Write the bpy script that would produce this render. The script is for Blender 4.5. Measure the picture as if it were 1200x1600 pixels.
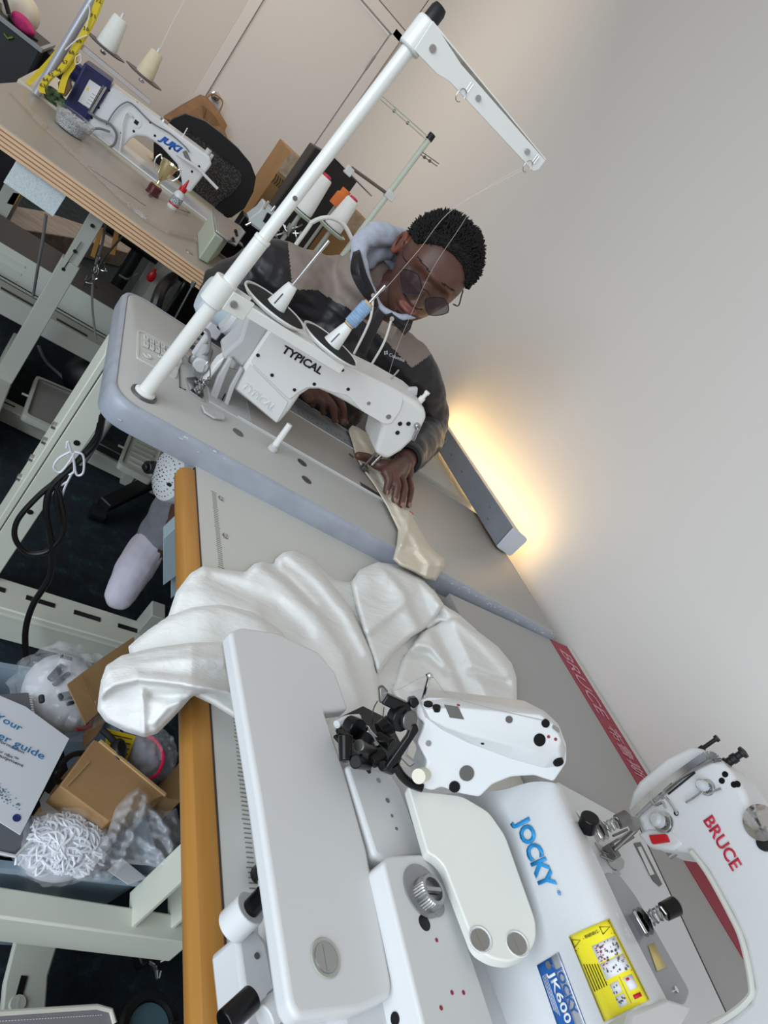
import bpy, bmesh, math, random
from mathutils import Vector, Matrix, noise
random.seed(7)
for o in list(bpy.data.objects): bpy.data.objects.remove(o)
SC = bpy.context.scene
COL = SC.collection

# ------------------------------------------------------------------ camera
CR = ((0.72098572, -0.26028265, 0.6422091), (0.39585333, -0.60596568, -0.69000416), (0.56875279, 0.75170376, -0.33385885))  # right, down, forward
CAM = Vector((-1.37121386, -0.8999135, 1.19610417))
FPX = 986.2735
cd = bpy.data.cameras.new('camera'); cam = bpy.data.objects.new('camera', cd); COL.objects.link(cam)
r_, d_, f_ = (Vector(v) for v in CR)
cam.matrix_world = Matrix(((r_.x, -d_.x, -f_.x, CAM.x), (r_.y, -d_.y, -f_.y, CAM.y), (r_.z, -d_.z, -f_.z, CAM.z), (0, 0, 0, 1)))
cd.sensor_fit = 'VERTICAL'; cd.sensor_height = 36; cd.sensor_width = 27; cd.lens = FPX / 1600 * 36
cd.clip_start = 0.02
SC.camera = cam

# ------------------------------------------------------------------ light
SC.view_settings.view_transform = 'Standard'; SC.view_settings.look = 'None'
SC.view_settings.gamma = 1; SC.view_settings.use_curve_mapping = False
SC.view_settings.exposure = 0.0
W = bpy.data.worlds.new('world'); SC.world = W; W.use_nodes = True
W.node_tree.nodes['Background'].inputs[0].default_value = (1.0, 0.965, 0.915, 1)
W.node_tree.nodes['Background'].inputs[1].default_value = 0.47

def area(name, loc, target, sx, sy, power, color):
    l = bpy.data.lights.new(name, 'AREA'); l.shape = 'RECTANGLE'; l.size = sx; l.size_y = sy; l.energy = power; l.color = color
    o = bpy.data.objects.new(name, l); COL.objects.link(o); o.location = loc
    o.rotation_euler = (Vector(target) - Vector(loc)).to_track_quat('-Z', 'Y').to_euler()
    return o
area('window_daylight', (-3.3, -2.0, 1.6), (0, -0.75, 1.0), 3.4, 1.9, 108, (0.76, 0.88, 1.0))
area('ceiling_lamp_light', (-1.7, 2.6, 2.55), (-1.2, 4.5, 0.9), 1.2, 0.6, 24, (1.0, 0.86, 0.7))

# ------------------------------------------------------------------ helpers
def P(px, py, x=None, y=None, z=None, pl=None, d=None):
    """point of the room seen at a photo pixel, on a real plane of the room"""
    v = r_ * ((px - 600) / FPX) + d_ * ((py - 800) / FPX) + f_
    if pl is not None:
        t = (pl[0] - CAM).dot(pl[1]) / v.dot(pl[1])
    elif x is not None: t = (x - CAM.x) / v.x
    elif y is not None: t = (y - CAM.y) / v.y
    elif z is not None: t = (z - CAM.z) / v.z
    else: t = d
    return CAM + v * t

def plane3(a, b, c):
    n = (b - a).cross(c - a).normalized()
    return (a, n)

def lin(c):
    c = c / 255.0
    return c / 12.92 if c <= 0.04045 else ((c + 0.055) / 1.055) ** 2.4
def rgb(r, g, b): return (lin(r), lin(g), lin(b), 1)

MATS = {}
def mat(name, col, rough=0.5, metal=0.0, var=0.0, vs=20, bump=0.0, bs=200, col2=None, spec=0.5, trans=0.0, emit=None, es=1.0, alpha=1.0, coat=0.0, sheen=0.0, ior=1.45):
    if name in MATS: return MATS[name]
    m = bpy.data.materials.new(name); m.use_nodes = True; nt = m.node_tree; b = nt.nodes['Principled BSDF']
    c = rgb(*col)
    b.inputs['Base Color'].default_value = c; b.inputs['Roughness'].default_value = rough; b.inputs['Metallic'].default_value = metal
    b.inputs['Specular IOR Level'].default_value = spec; b.inputs['Transmission Weight'].default_value = trans
    b.inputs['Alpha'].default_value = alpha; b.inputs['Coat Weight'].default_value = coat; b.inputs['Sheen Weight'].default_value = sheen
    b.inputs['IOR'].default_value = ior
    if emit: b.inputs['Emission Color'].default_value = rgb(*emit); b.inputs['Emission Strength'].default_value = es
    if var or col2 or bump:
        tc = nt.nodes.new('ShaderNodeTexCoord')
    if var or col2:
        n = nt.nodes.new('ShaderNodeTexNoise'); n.inputs['Scale'].default_value = vs; n.inputs['Detail'].default_value = 6
        nt.links.new(tc.outputs['Object'], n.inputs['Vector'])
        r = nt.nodes.new('ShaderNodeValToRGB'); nt.links.new(n.outputs['Fac'], r.inputs[0])
        c2 = rgb(*col2) if col2 else tuple(max(0, x * (1 - var)) for x in c[:3]) + (1,)
        r.color_ramp.elements[0].position = 0.35; r.color_ramp.elements[1].position = 0.65
        r.color_ramp.elements[0].color = c2; r.color_ramp.elements[1].color = c
        nt.links.new(r.outputs[0], b.inputs['Base Color'])
    if bump:
        n2 = nt.nodes.new('ShaderNodeTexNoise'); n2.inputs['Scale'].default_value = bs; n2.inputs['Detail'].default_value = 3
        nt.links.new(tc.outputs['Object'], n2.inputs['Vector'])
        bp = nt.nodes.new('ShaderNodeBump'); bp.inputs['Strength'].default_value = bump; bp.inputs['Distance'].default_value = 0.003
        nt.links.new(n2.outputs['Fac'], bp.inputs['Height']); nt.links.new(bp.outputs[0], b.inputs['Normal'])
    MATS[name] = m
    return m

def frame(z, hint=None):
    z = Vector(z).normalized(); h = Vector(hint) if hint else (Vector((0, 0, 1)) if abs(z.z) < 0.9 else Vector((1, 0, 0)))
    x = h.cross(z).normalized(); y = z.cross(x)
    return x, y, z

class MB:
    def __init__(s): s.bm = bmesh.new(); s.mi = 0
    def face(s, vs):
        try:
            f = s.bm.faces.new(vs); f.material_index = s.mi; return f
        except ValueError: return None
    def ring(s, pts): return [s.bm.verts.new(p) for p in pts]
    def loft(s, rings, closed=True, cap0=True, cap1=True):
        R = [s.ring(r) for r in rings]; n = len(R[0])
        for a, b in zip(R, R[1:]):
            for i in range(n if closed else n - 1):
                j = (i + 1) % n; s.face([a[i], a[j], b[j], b[i]])
        if cap0: s.face(R[0][::-1])
        if cap1: s.face(R[-1])
        return s
    def prism(s, poly, vec):
        vec = Vector(vec); poly = [Vector(p) for p in poly]
        return s.loft([poly, [p + vec for p in poly]])
    def box(s, c, sz, rz=0, M=None):
        c = Vector(c); hx, hy, hz = sz[0] / 2, sz[1] / 2, sz[2] / 2
        R = M if M else Matrix.Rotation(rz, 3, 'Z')
        a = [c + R @ Vector((x, y, -hz)) for x, y in ((-hx, -hy), (hx, -hy), (hx, hy), (-hx, hy))]
        b = [c + R @ Vector((x, y, hz)) for x, y in ((-hx, -hy), (hx, -hy), (hx, hy), (-hx, hy))]
        return s.loft([a, b])
    def beam(s, p0, p1, w, h, hint=(0, 0, 1)):
        p0, p1 = Vector(p0), Vector(p1); x, y, z = frame(p1 - p0, hint)
        q = lambda p: [p + x * a * w / 2 + y * b * h / 2 for a, b in ((-1, -1), (1, -1), (1, 1), (-1, 1))]
        return s.loft([q(p0), q(p1)])
    def cyl(s, p0, p1, r0, r1=None, n=20, caps=True):
        p0, p1 = Vector(p0), Vector(p1); r1 = r0 if r1 is None else r1; x, y, z = frame(p1 - p0)
        c = lambda p, r: [p + (x * math.cos(2 * math.pi * i / n) + y * math.sin(2 * math.pi * i / n)) * r for i in range(n)]
        return s.loft([c(p0, r0), c(p1, r1)], cap0=caps, cap1=caps)
    def lathe(s, base, axis, prof, n=28):
        base = Vector(base); x, y, z = frame(axis)
        rs = []
        for r, h in prof:
            r = max(r, 1e-5)
            rs.append([base + z * h + (x * math.cos(2 * math.pi * i / n) + y * math.sin(2 * math.pi * i / n)) * r for i in range(n)])
        return s.loft(rs)
    def tube(s, pts, r, n=8, closed=False):
        pts = [Vector(p) for p in pts]; rr = r if isinstance(r, (list, tuple)) else [r] * len(pts)
        t = [(pts[min(i + 1, len(pts) - 1)] - pts[max(i - 1, 0)]).normalized() for i in range(len(pts))]
        x, y, z = frame(t[0]); rings = []
        for i, p in enumerate(pts):
            x = (x - t[i] * x.dot(t[i])); x = x.normalized() if x.length > 1e-6 else frame(t[i])[0]
            y = t[i].cross(x)
            rings.append([p + (x * math.cos(2 * math.pi * k / n) + y * math.sin(2 * math.pi * k / n)) * rr[i] for k in range(n)])
        return s.loft(rings)
    def grid(s, f, nu, nv):
        V = [[s.bm.verts.new(f(i / nu, j / nv)) for j in range(nv + 1)] for i in range(nu + 1)]
        for i in range(nu):
            for j in range(nv): s.face([V[i][j], V[i + 1][j], V[i + 1][j + 1], V[i][j + 1]])
        return s
    def sphere(s, c, r, n=16, sc=(1, 1, 1)):
        c = Vector(c); rings = []
        for i in range(1, n // 2):
            a = math.pi * i / (n // 2)
            rings.append([c + Vector((math.sin(a) * math.cos(2 * math.pi * k / n) * r * sc[0], math.sin(a) * math.sin(2 * math.pi * k / n) * r * sc[1], -math.cos(a) * r * sc[2])) for k in range(n)])
        return s.loft(rings)
    def build(s, name, m, parent=None, smooth=True, bevel=0, seg=2, solid=0, sub=0, kind=None, label=None, angle=35):
        bmesh.ops.recalc_face_normals(s.bm, faces=s.bm.faces)
        me = bpy.data.meshes.new(name); s.bm.to_mesh(me); s.bm.free()
        for mm in (m if isinstance(m, (list, tuple)) else [m]): me.materials.append(mm)
        if smooth:
            me.shade_smooth()
            try: me.set_sharp_from_angle(angle=math.radians(angle))
            except Exception: pass
        o = bpy.data.objects.new(name, me); COL.objects.link(o)
        if solid:
            md = o.modifiers.new('solid', 'SOLIDIFY'); md.thickness = solid; md.offset = 0
        if bevel:
            md = o.modifiers.new('bevel', 'BEVEL'); md.width = bevel; md.segments = seg; md.limit_method = 'ANGLE'; md.angle_limit = math.radians(40)
            md.harden_normals = False
        if sub:
            md = o.modifiers.new('sub', 'SUBSURF'); md.levels = sub; md.render_levels = sub
        if kind: o['kind'] = kind
        if label: o['label'] = label
        setparent(o, parent)
        return o

def world_of(o):
    m = o.matrix_basis.copy()
    if o.parent: m = world_of(o.parent) @ o.matrix_parent_inverse @ m
    return m
def setparent(o, parent):
    if parent is not None:
        o.parent = parent; o.matrix_parent_inverse = world_of(parent).inverted()
def tag(o, label, cat, group=None):
    o['label'] = label; o['category'] = cat
    if group: o['group'] = group
    return o
def thing(name, label, cat, loc=(0, 0, 0), group=None):
    o = bpy.data.objects.new(name, None); COL.objects.link(o); o.location = loc; o.empty_display_size = 0.05
    return tag(o, label, cat, group)
def copy_tree(o, parent=None):
    c = o.copy(); COL.objects.link(c)
    if parent is not None: c.parent = parent
    for ch in list(o.children): copy_tree(ch, c)
    return c
def struct(o): o['kind'] = 'structure'; return o

def text(name, body, origin, right, up, size, m, parent, depth=0.0004, width=None, shear=0.0, bold=0.0, space=1.0):
    """flat lettering laid on a surface; origin = baseline start"""
    cu = bpy.data.curves.new(name, 'FONT'); cu.body = body; cu.size = 1.0; cu.extrude = 0; cu.shear = shear; cu.offset = bold; cu.space_character = space
    cu.resolution_u = 3
    o = bpy.data.objects.new('tmp', cu); COL.objects.link(o)
    dg = bpy.context.evaluated_depsgraph_get(); me = bpy.data.meshes.new_from_object(o.evaluated_get(dg))
    bpy.data.objects.remove(o); bpy.data.curves.remove(cu)
    right = Vector(right).normalized(); up = Vector(up); up = (up - right * up.dot(right)).normalized(); n = right.cross(up)
    xs = [v.co.x for v in me.vertices]; ys = [v.co.y for v in me.vertices]
    w = (max(xs) - min(xs)) or 1; x0 = min(xs); h = max(ys) or 1
    sx = (width / w) if width else size / 0.7; sy = size / 0.7
    for v in me.vertices:
        v.co = Vector(origin) + right * ((v.co.x - x0) * sx) + up * (v.co.y * sy) + n * 0.0006
    me.materials.clear(); me.materials.append(m)
    ob = bpy.data.objects.new(name, me); COL.objects.link(ob)
    md = ob.modifiers.new('solid', 'SOLIDIFY'); md.thickness = depth; md.offset = 0
    setparent(ob, parent)
    return ob

def inside(p, poly):
    c = False; n = len(poly)
    for i in range(n):
        a, b = poly[i], poly[(i + 1) % n]
        if (a[1] > p[1]) != (b[1] > p[1]) and p[0] < (b[0] - a[0]) * (p[1] - a[1]) / (b[1] - a[1]) + a[0]: c = not c
    return c
def rpoly(pts, r, n=5):
    """round the corners of a polygon (list of Vectors in a plane)"""
    out = []; N = len(pts); rr = r if isinstance(r, (list, tuple)) else [r] * N
    for i in range(N):
        p, a, b = Vector(pts[i]), Vector(pts[i - 1]), Vector(pts[(i + 1) % N]); q = rr[i]
        if q <= 0: out.append(p); continue
        u, v = (a - p), (b - p); q = min(q, u.length * 0.48, v.length * 0.48); s, e = p + u.normalized() * q, p + v.normalized() * q
        for k in range(n + 1):
            t = k / n; out.append(s * (1 - t) ** 2 + p * 2 * t * (1 - t) + e * t * t)
    return out
def bez(pts, n=8):
    """Catmull-Rom through points"""
    pts = [Vector(p) for p in pts]; out = []
    for i in range(len(pts) - 1):
        p0 = pts[max(i - 1, 0)]; p1 = pts[i]; p2 = pts[i + 1]; p3 = pts[min(i + 2, len(pts) - 1)]
        for k in range(n):
            t = k / n; out.append(0.5 * ((2 * p1) + (p2 - p0) * t + (2 * p0 - 5 * p1 + 4 * p2 - p3) * t * t + (3 * p1 - p0 - 3 * p2 + p3) * t ** 3))
    out.append(pts[-1]); return out
def screw(parent, p, n, r, m, name='screw', h=0.0015):
    p = Vector(p); n = Vector(n).normalized(); x, y, z = frame(n); b = MB()
    b.cyl(p - n * 0.002, p + n * h, r, r * 0.9, n=14)
    b.box(p + n * h, (r * 1.5, r * 0.28, 0.0006), M=Matrix((x, y, z)).transposed())
    return b.build(name, m, parent)

# ------------------------------------------------------------------ materials
M_wall = mat('wall_paint', (212, 208, 203), 0.85, bump=0.03, bs=60)
M_bwall = mat('back_wall_paint', (200, 193, 188), 0.85)
M_door = mat('door_paint', (206, 202, 200), 0.5)
M_black = mat('black_plastic', (18, 18, 20), 0.45)
M_blackgloss = mat('black_oxide_steel', (14, 14, 16), 0.28, metal=0.3)
M_white = mat('white_enamel', (212, 213, 214), 0.36, bump=0.08, bs=330, coat=0.15)
M_whites = mat('smooth_white_enamel', (213, 214, 214), 0.36)
M_cream = mat('cream_powder_coat', (206, 208, 194), 0.45, var=0.05, vs=8)
M_dkcream = mat('greyed_powder_coat', (170, 172, 162), 0.5, var=0.08, vs=8)
M_steel = mat('brushed_steel', (178, 178, 178), 0.3, metal=1.0)
M_chrome = mat('chrome', (215, 215, 215), 0.12, metal=1.0)
M_dksteel = mat('dull_steel', (120, 118, 116), 0.4, metal=0.9)
M_grey = mat('grey_enamel', (160, 161, 161), 0.4, var=0.05)
M_table = mat('grey_laminate', (180, 179, 175), 0.42, var=0.04, vs=5, spec=0.4)
M_rim = mat('blue_grey_edge_band', (158, 163, 173), 0.35, var=0.12, vs=30)
M_lam = mat('cream_laminate', (205, 204, 197), 0.4, var=0.03, vs=5)
M_lam2 = mat('cool_grey_laminate', (163, 162, 161), 0.45)
M_print = mat('grey_print', (120, 118, 112), 0.6)
M_red = mat('red_plastic', (190, 22, 30), 0.35)
M_thread = mat('white_thread', (235, 235, 232), 0.8, bump=0.3, bs=600)
M_card = mat('cardboard', (166, 130, 88), 0.85, var=0.12, vs=12, bump=0.1, bs=90)
M_cable = mat('black_cable', (16, 16, 17), 0.4)
M_gcable = mat('grey_cable', (120, 120, 120), 0.5)
M_skin = mat('dark_skin', (96, 63, 53), 0.42, var=0.25, vs=30, bump=0.12, bs=350)
M_glass = mat('clear_plastic', (235, 240, 240), 0.08, trans=0.9, alpha=0.35, ior=1.3)
M_lk = mat('label_ink', (28, 28, 30), 0.5); M_lw = mat('label_white', (226, 226, 228), 0.5); mat('yellow_label', (238, 222, 40), 0.4)
M_logo_black = mat('black_print', (15, 15, 15), 0.5)
M_cable_w = mat('white_cable', (225, 225, 222), 0.5)

# ------------------------------------------------------------------ floor and walls
def carpet():
    m = bpy.data.materials.new('dark_teal_carpet'); m.use_nodes = True; nt = m.node_tree; b = nt.nodes['Principled BSDF']
    tc = nt.nodes.new('ShaderNodeTexCoord'); n = nt.nodes.new('ShaderNodeTexNoise'); n.inputs['Scale'].default_value = 22; n.inputs['Detail'].default_value = 9; n.inputs['Roughness'].default_value = 0.75
    r = nt.nodes.new('ShaderNodeValToRGB'); e = r.color_ramp.elements
    e[0].position = 0.38; e[0].color = rgb(8, 13, 20); e[1].position = 0.74; e[1].color = rgb(44, 80, 82)
    k = r.color_ramp.elements.new(0.56); k.color = rgb(13, 34, 44)
    nt.links.new(tc.outputs['Object'], n.inputs['Vector']); nt.links.new(n.outputs['Fac'], r.inputs[0]); nt.links.new(r.outputs[0], b.inputs['Base Color'])
    b.inputs['Roughness'].default_value = 0.95
    bp = nt.nodes.new('ShaderNodeBump'); bp.inputs['Strength'].default_value = 0.6; n2 = nt.nodes.new('ShaderNodeTexNoise'); n2.inputs['Scale'].default_value = 400
    nt.links.new(tc.outputs['Object'], n2.inputs['Vector']); nt.links.new(n2.outputs['Fac'], bp.inputs['Height']); nt.links.new(bp.outputs[0], b.inputs['Normal'])
    return m
struct(MB().box((-2.0, 1.0, -0.05), (4.4, 7.6, 0.1)).build('floor', carpet()))
struct(MB().box((0.05, 1.0, 1.35), (0.1, 7.6, 2.7)).build('wall_right', M_wall))
# back wall with a door opening
b = MB()
b.box((-2.60, 4.56, 1.35), (3.26, 0.1, 2.7)); b.box((-0.015, 4.56, 1.35), (0.08, 0.1, 2.7)); b.box((-0.51, 4.56, 2.43), (0.92, 0.1, 0.54))
struct(b.build('wall_back', M_bwall))
struct(MB().box((-2.0, 4.495, 0.05), (2.0, 0.02, 0.1)).build('baseboard_back', M_door))
dr = MB().box((-0.523, 4.535, 1.03), (0.774, 0.04, 2.05)).build('door_1', M_door, bevel=0.002); struct(dr)
b = MB()
b.box((-0.95, 4.515, 1.06), (0.07, 0.07, 2.12)); b.box((-0.095, 4.515, 1.06), (0.07, 0.07, 2.12)); b.box((-0.523, 4.515, 2.11), (0.925, 0.07, 0.075))
struct(b.build('trim_1', M_door, bevel=0.003))
kb = P(338, 152, y=4.46)
b = MB(); b.lathe((kb.x, 4.515, kb.z), (0, -1, 0), [(0.032, 0), (0.032, 0.006), (0.012, 0.010), (0.011, 0.03), (0.026, 0.04), (0.029, 0.052), (0.024, 0.064), (0, 0.067)])
b.build('door_knob', M_chrome, dr)
b = MB(); b.cyl((-0.134, 4.508, 1.80), (-0.134, 4.508, 1.90), 0.007); b.build('hinge', M_dksteel, dr)

# ------------------------------------------------------------------ front work table (cream laminate, wooden front edge)
zc = 0.71
ft = thing('work_table', 'cream topped work table with an orange wooden edge and a printed ruler', 'table', (-0.5, -0.6, 0))
b = MB(); b.prism([(-1.04, -1.5, zc - 0.04), (-0.475, -1.5, zc - 0.04), (-0.475, -0.004, zc - 0.04), (-1.04, -0.004, zc - 0.04)], (0, 0, 0.04))
b.build('tabletop', M_lam, ft, bevel=0.002)
# the cooler grey rear half with the seam

def woodmat(name, c1, c2, sc=(2, 60, 60), rough=0.4):
    m = bpy.data.materials.new(name); m.use_nodes = True; nt = m.node_tree; bb = nt.nodes['Principled BSDF']
    tc = nt.nodes.new('ShaderNodeTexCoord'); mp = nt.nodes.new('ShaderNodeMapping'); mp.inputs['Scale'].default_value = sc
    n = nt.nodes.new('ShaderNodeTexNoise'); n.inputs['Scale'].default_value = 1; n.inputs['Detail'].default_value = 5
    r = nt.nodes.new('ShaderNodeValToRGB'); r.color_ramp.elements[0].position = 0.3; r.color_ramp.elements[1].position = 0.7
    r.color_ramp.elements[0].color = rgb(*c1); r.color_ramp.elements[1].color = rgb(*c2)
    nt.links.new(tc.outputs['Object'], mp.inputs[0]); nt.links.new(mp.outputs[0], n.inputs['Vector']); nt.links.new(n.outputs['Fac'], r.inputs[0]); nt.links.new(r.outputs[0], bb.inputs['Base Color'])
    bb.inputs['Roughness'].default_value = rough; return m
M_edgewood = woodmat('varnished_edge_wood', (158, 108, 44), (180, 128, 62), (50, 3, 50))
sec = [(-1.041, zc - 0.0005), (-1.052, zc - 0.001), (-1.060, zc - 0.005), (-1.064, zc - 0.014), (-1.062, zc - 0.027), (-1.056, zc - 0.036), (-1.041, zc - 0.04)]
b = MB(); b.loft([[Vector((x, y, z)) for x, z in sec] for y in (-1.5, -0.03, -0.02)]); b.build('wooden_edge', M_edgewood, ft)
b = MB(); b.box((-1.0405, -0.75, zc - 0.018), (0.0015, 1.48, 0.037)); b.build('dark_joint', mat('dark_joint', (60, 48, 44), 0.6), ft)
# printed ruler
b = MB()
for i in range(140):
    y = -0.058 - i * 0.00445 * 1.0
    w = 0.0075 if i % 10 else 0.010
    b.box((-1.009, y, zc + 0.0003), (w, 0.0009, 0.0005))
b.build('ruler_ticks', M_print, ft, kind='stuff')
for k, lab in enumerate(['30', '20', '0', '10', '20', '30']):
    y = [-0.066, -0.160, -0.522, -0.611, -0.70, -0.79][k]
    b = MB(); b.prism([(-0.9985, y - 0.0058, zc + 0.0003), (-0.9925, y - 0.0058, zc + 0.0003), (-0.9925, y + 0.0058, zc + 0.0003), (-0.9985, y + 0.0058, zc + 0.0003), (-1.002, y, zc + 0.0003)], (0, 0, 0.0005)); b.build('ruler_marker', M_print, ft)
    text('ruler_number', lab, (-0.9935, y - 0.005, zc + 0.0008), (0, 1, 0), (-1, 0, 0), 0.0052, M_lam, ft, width=0.0095 if len(lab) > 1 else 0.004)
# red stripe along the wall with lettering
zg = 0.735
gt_ = thing('machine_table', 'grey work table along the wall with a crimson BRUCE stripe', 'table', (-0.24, -0.7, 0))
b = MB(); b.prism([(-0.472, -1.5, zg - .035), (-0.010, -1.5, zg - .035), (-0.010, -0.045, zg - .035), (-0.472, -0.062, zg - .035)], (0, 0, .035)); b.build('tabletop', M_lam2, gt_, bevel=.0015)
for yy_ in (-0.25, -1.3): b = MB(); b.box((-0.12, yy_, (zg - .035) / 2), (.05, .05, zg - .035)); b.build('leg', M_cream, gt_)
M_stripe = mat('crimson_stripe', (150, 42, 62), 0.5)
b = MB(); b.prism([(-0.102, -1.5, zg), (-0.025, -1.5, zg), (-0.025, -0.046, zg), (-0.102, -0.05, zg)], (0, 0, 0.0012)); b.build('red_stripe', M_stripe, gt_)
b = MB(); b.prism([(-0.025, -1.5, zg), (-0.010, -1.5, zg), (-0.010, -0.045, zg), (-0.025, -0.045, zg)], (0, 0, 0.003)); b.build('rear_trim', M_lam, gt_)
M_stext = mat('stripe_lettering', (205, 150, 158), 0.5)
text('stripe_lettering', 'BRUCE', (-0.086, -0.075, zg + 0.0016), (0, -1, 0), (1, 0, 0), 0.040, M_stext, gt_, width=0.19, shear=0.25)
text('stripe_characters', '布鲁斯', (-0.082, -0.285, zg + 0.0016), (0, -1, 0), (1, 0, 0), 0.034, M_stext, gt_, width=0.125, shear=0.2)
# stand under it: foot bar, leg channel
a0, a1 = P(-60, 1400, z=0.28), P(300, 1453, z=0.28); a0.z = a1.z = 0.25
b = MB(); b.beam(a0, a1, 0.036, 0.06); b.build('foot_bar', M_cream, ft, bevel=0.003)
b = MB(); lg = P(235, 1425, z=0.27)
b.box((lg.x - 0.03, lg.y, 0.47), (0.006, 0.05, 0.40)); b.box((lg.x + 0.03, lg.y, 0.47), (0.006, 0.05, 0.40)); b.box((lg.x, lg.y + 0.024, 0.47), (0.06, 0.004, 0.40))
b.build('leg', M_cream, ft, bevel=0.001)
b = MB(); b.box((-0.15, -0.45, 0.33), (0.06, 0.05, 0.66)); b.box((-0.52, -0.30, 0.65), (0.8, 0.05, 0.03)); b.build('rear_leg', M_cream, ft, bevel=0.002)
# floor strap with slot
q = [P(x, y, z=0.06) for x, y in ((22, 1462), (88, 1472), (70, 1530), (62, 1640), (-8, 1640), (2, 1540))]
b = MB(); b.prism(q, (0, 0, 0.012)); b.build('foot', M_cream, ft, bevel=0.003)
s0, s1 = P(38, 1525, z=0.073), P(28, 1562, z=0.073)
b = MB(); b.beam(s0, s1, 0.009, 0.002); b.build('slot', M_black, ft)
screw(ft, P(28, 1568, z=0.074), (0, 0, 1), 0.012, M_cream, 'bolt')

# ------------------------------------------------------------------ grey sewing table of the near machine
tt = thing('sewing_table', 'grey laminate sewing table with rounded corners where the man is sewing', 'table', (-0.6, 0.23, 0))
X0, X1, Y0, Y1, ZT = -1.205, -0.082, 0.0, 0.475, 0.75
def slab(z, i):
    return rpoly([Vector((X0 + i, Y0 + i, z)), Vector((X1 - i, Y0 - 0.05 + i, z)), Vector((X1 - i, Y1 - 0.055 - i, z)), Vector((X0 + i, Y1 - i, z))], [0.05, 0.012, 0.012, 0.05], 8)
b = MB(); b.loft([slab(ZT - 0.042, 0.010), slab(ZT - 0.002, 0.009), slab(ZT, 0.0105)]); b.build('tabletop', M_table, tt, angle=60)
b = MB()
rr = [slab(ZT - 0.046, 0.009), slab(ZT - 0.045, 0.002), slab(ZT - 0.036, 0), slab(ZT - 0.010, 0), slab(ZT - 0.002, 0.003), slab(ZT + 0.0006, 0.0075), slab(ZT - 0.001, 0.0095)]
b.loft(rr, cap0=False, cap1=False); b.build('edge_band', M_rim, tt, angle=60)
# chips on the worn edge band
b = MB()
for i in range(40):
    if i < 34: x = random.uniform(-0.47, -0.1)
    else: x = random.uniform(-1.18, -0.9)
    zz = ZT - random.uniform(0.0, 0.012 if i < 30 else 0.03)
    b.box((x, -0.0003 - 0.05 * (x + 1.205) / 1.123 + (0.003 if zz > ZT - 0.006 else 0), zz), (random.uniform(0.002, 0.009), 0.0012, random.uniform(0.001, 0.0025)))
b.build('edge_chips', mat('chipped_white', (205, 207, 210), 0.6), tt, kind='stuff')
# stand
b = MB(); b.box((-1.165, 0.262, 0.35), (0.045, 0.022, 0.69)); b.build('leg', M_cream, tt, bevel=0.002)
b = MB(); b.box((-1.195, 0.295, 0.35), (0.012, 0.09, 0.69)); b.build('leg_flange', M_cream, tt, bevel=0.002)
b = MB(); b.box((-0.08, 0.26, 0.35), (0.05, 0.04, 0.69)); b.build('leg', M_cream, tt, bevel=0.002)
for zz in (0.50, 0.46, 0.395, 0.34):
    screw(tt, (-1.202, 0.275 if zz > .45 else 0.30, zz), (-1, 0, 0), 0.008, M_steel, 'bolt', 0.006)
for (px, py) in ((120, 692), (47, 800)):
    q = P(px, py, y=0.2505); b = MB(); b.cyl((q.x, 0.2495, q.z), (q.x, 0.255, q.z), 0.006, n=12); b.build('bolt_hole', M_black, tt)
b = MB(); b.box((-0.66, 0.225, 0.055), (1.2, 0.085, 0.09)); b.build('crossbar', M_cream, tt, bevel=0.003)
b = MB()
for k in range(6): b.box((-1.15 + k * 0.105, 0.232, 0.101), (0.062, 0.012, 0.002))
b.build('crossbar_slots', M_black, tt, kind='stuff')
b = MB(); b.box((-0.66, 0.181, 0.082), (1.2, 0.004, 0.004)); b.build('crossbar_lip', M_cream, tt)
b = MB(); b.box((-0.80, 0.25, 0.13), (0.035, 0.05, 0.08)); b.build('brace', M_dkcream, tt, bevel=0.002)
# steel drip pan edge of the table cutout, slots, discs
def oval(cx, cy, r): return [Vector((cx + r * math.cos(a * math.pi / 12), cy + r * math.sin(a * math.pi / 12), 0)) for a in range(24)]
for px, py in ((372, 676), (472, 723), (479, 750)):
    q = P(px, py, z=ZT); b = MB(); b.lathe((q.x, q.y, ZT - 0.001), (0, 0, 1), [(0.011, 0), (0.011, 0.0016), (0.0085, 0.0018), (0.008, 0.0012), (0, 0.0012)]); b.build('hole_plug', M_dksteel, tt)
q0, q1 = P(372, 645, z=ZT + 0.0008), P(408, 668, z=ZT + 0.0008)
b = MB(); b.beam(q0, q1, 0.012, 0.002); b.build('slot_plate', M_dksteel, tt); b = MB(); b.beam(q0.lerp(q1, .14), q0.lerp(q1, .86), 0.007, 0.003); b.build('slot', mat('slot_grey', (150, 148, 142), .5), tt)
# moulded parts tray let into the top
tr = [P(x, y, z=ZT) for x, y in ((214, 516), (224, 519), (287, 551), (274, 592), (213, 560))]
cx = sum((p.x for p in tr)) / 5; cy = sum((p.y for p in tr)) / 5
x0, x1, y0, y1 = -1.178, -1.085, 0.175, 0.315
x0 = min(p.x for p in tr); x1 = max(p.x for p in tr); y0 = min(p.y for p in tr); y1 = max(p.y for p in tr)
tray = thing('parts_tray', 'white moulded tray of small compartments let into the grey sewing table', 'tray', (cx, cy, ZT))
M_tray = mat('tray_white', (205, 205, 200), 0.3)
o = rpoly(tr, 0.004, 3); cc = Vector((cx, cy, ZT))
ins = [cc + (p - cc) * 0.9 for p in o]
b = MB(); b.loft([[p + Vector((0, 0, 0.0)) for p in o], [p + Vector((0, 0, 0.0022)) for p in o], [p + Vector((0, 0, 0.0022)) for p in ins], [p + Vector((0, 0, 0.0006)) for p in ins]], cap0=False); b.build('tray_rim', M_tray, tray)
A, B_, D = tr[0], tr[2], tr[4]
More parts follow.
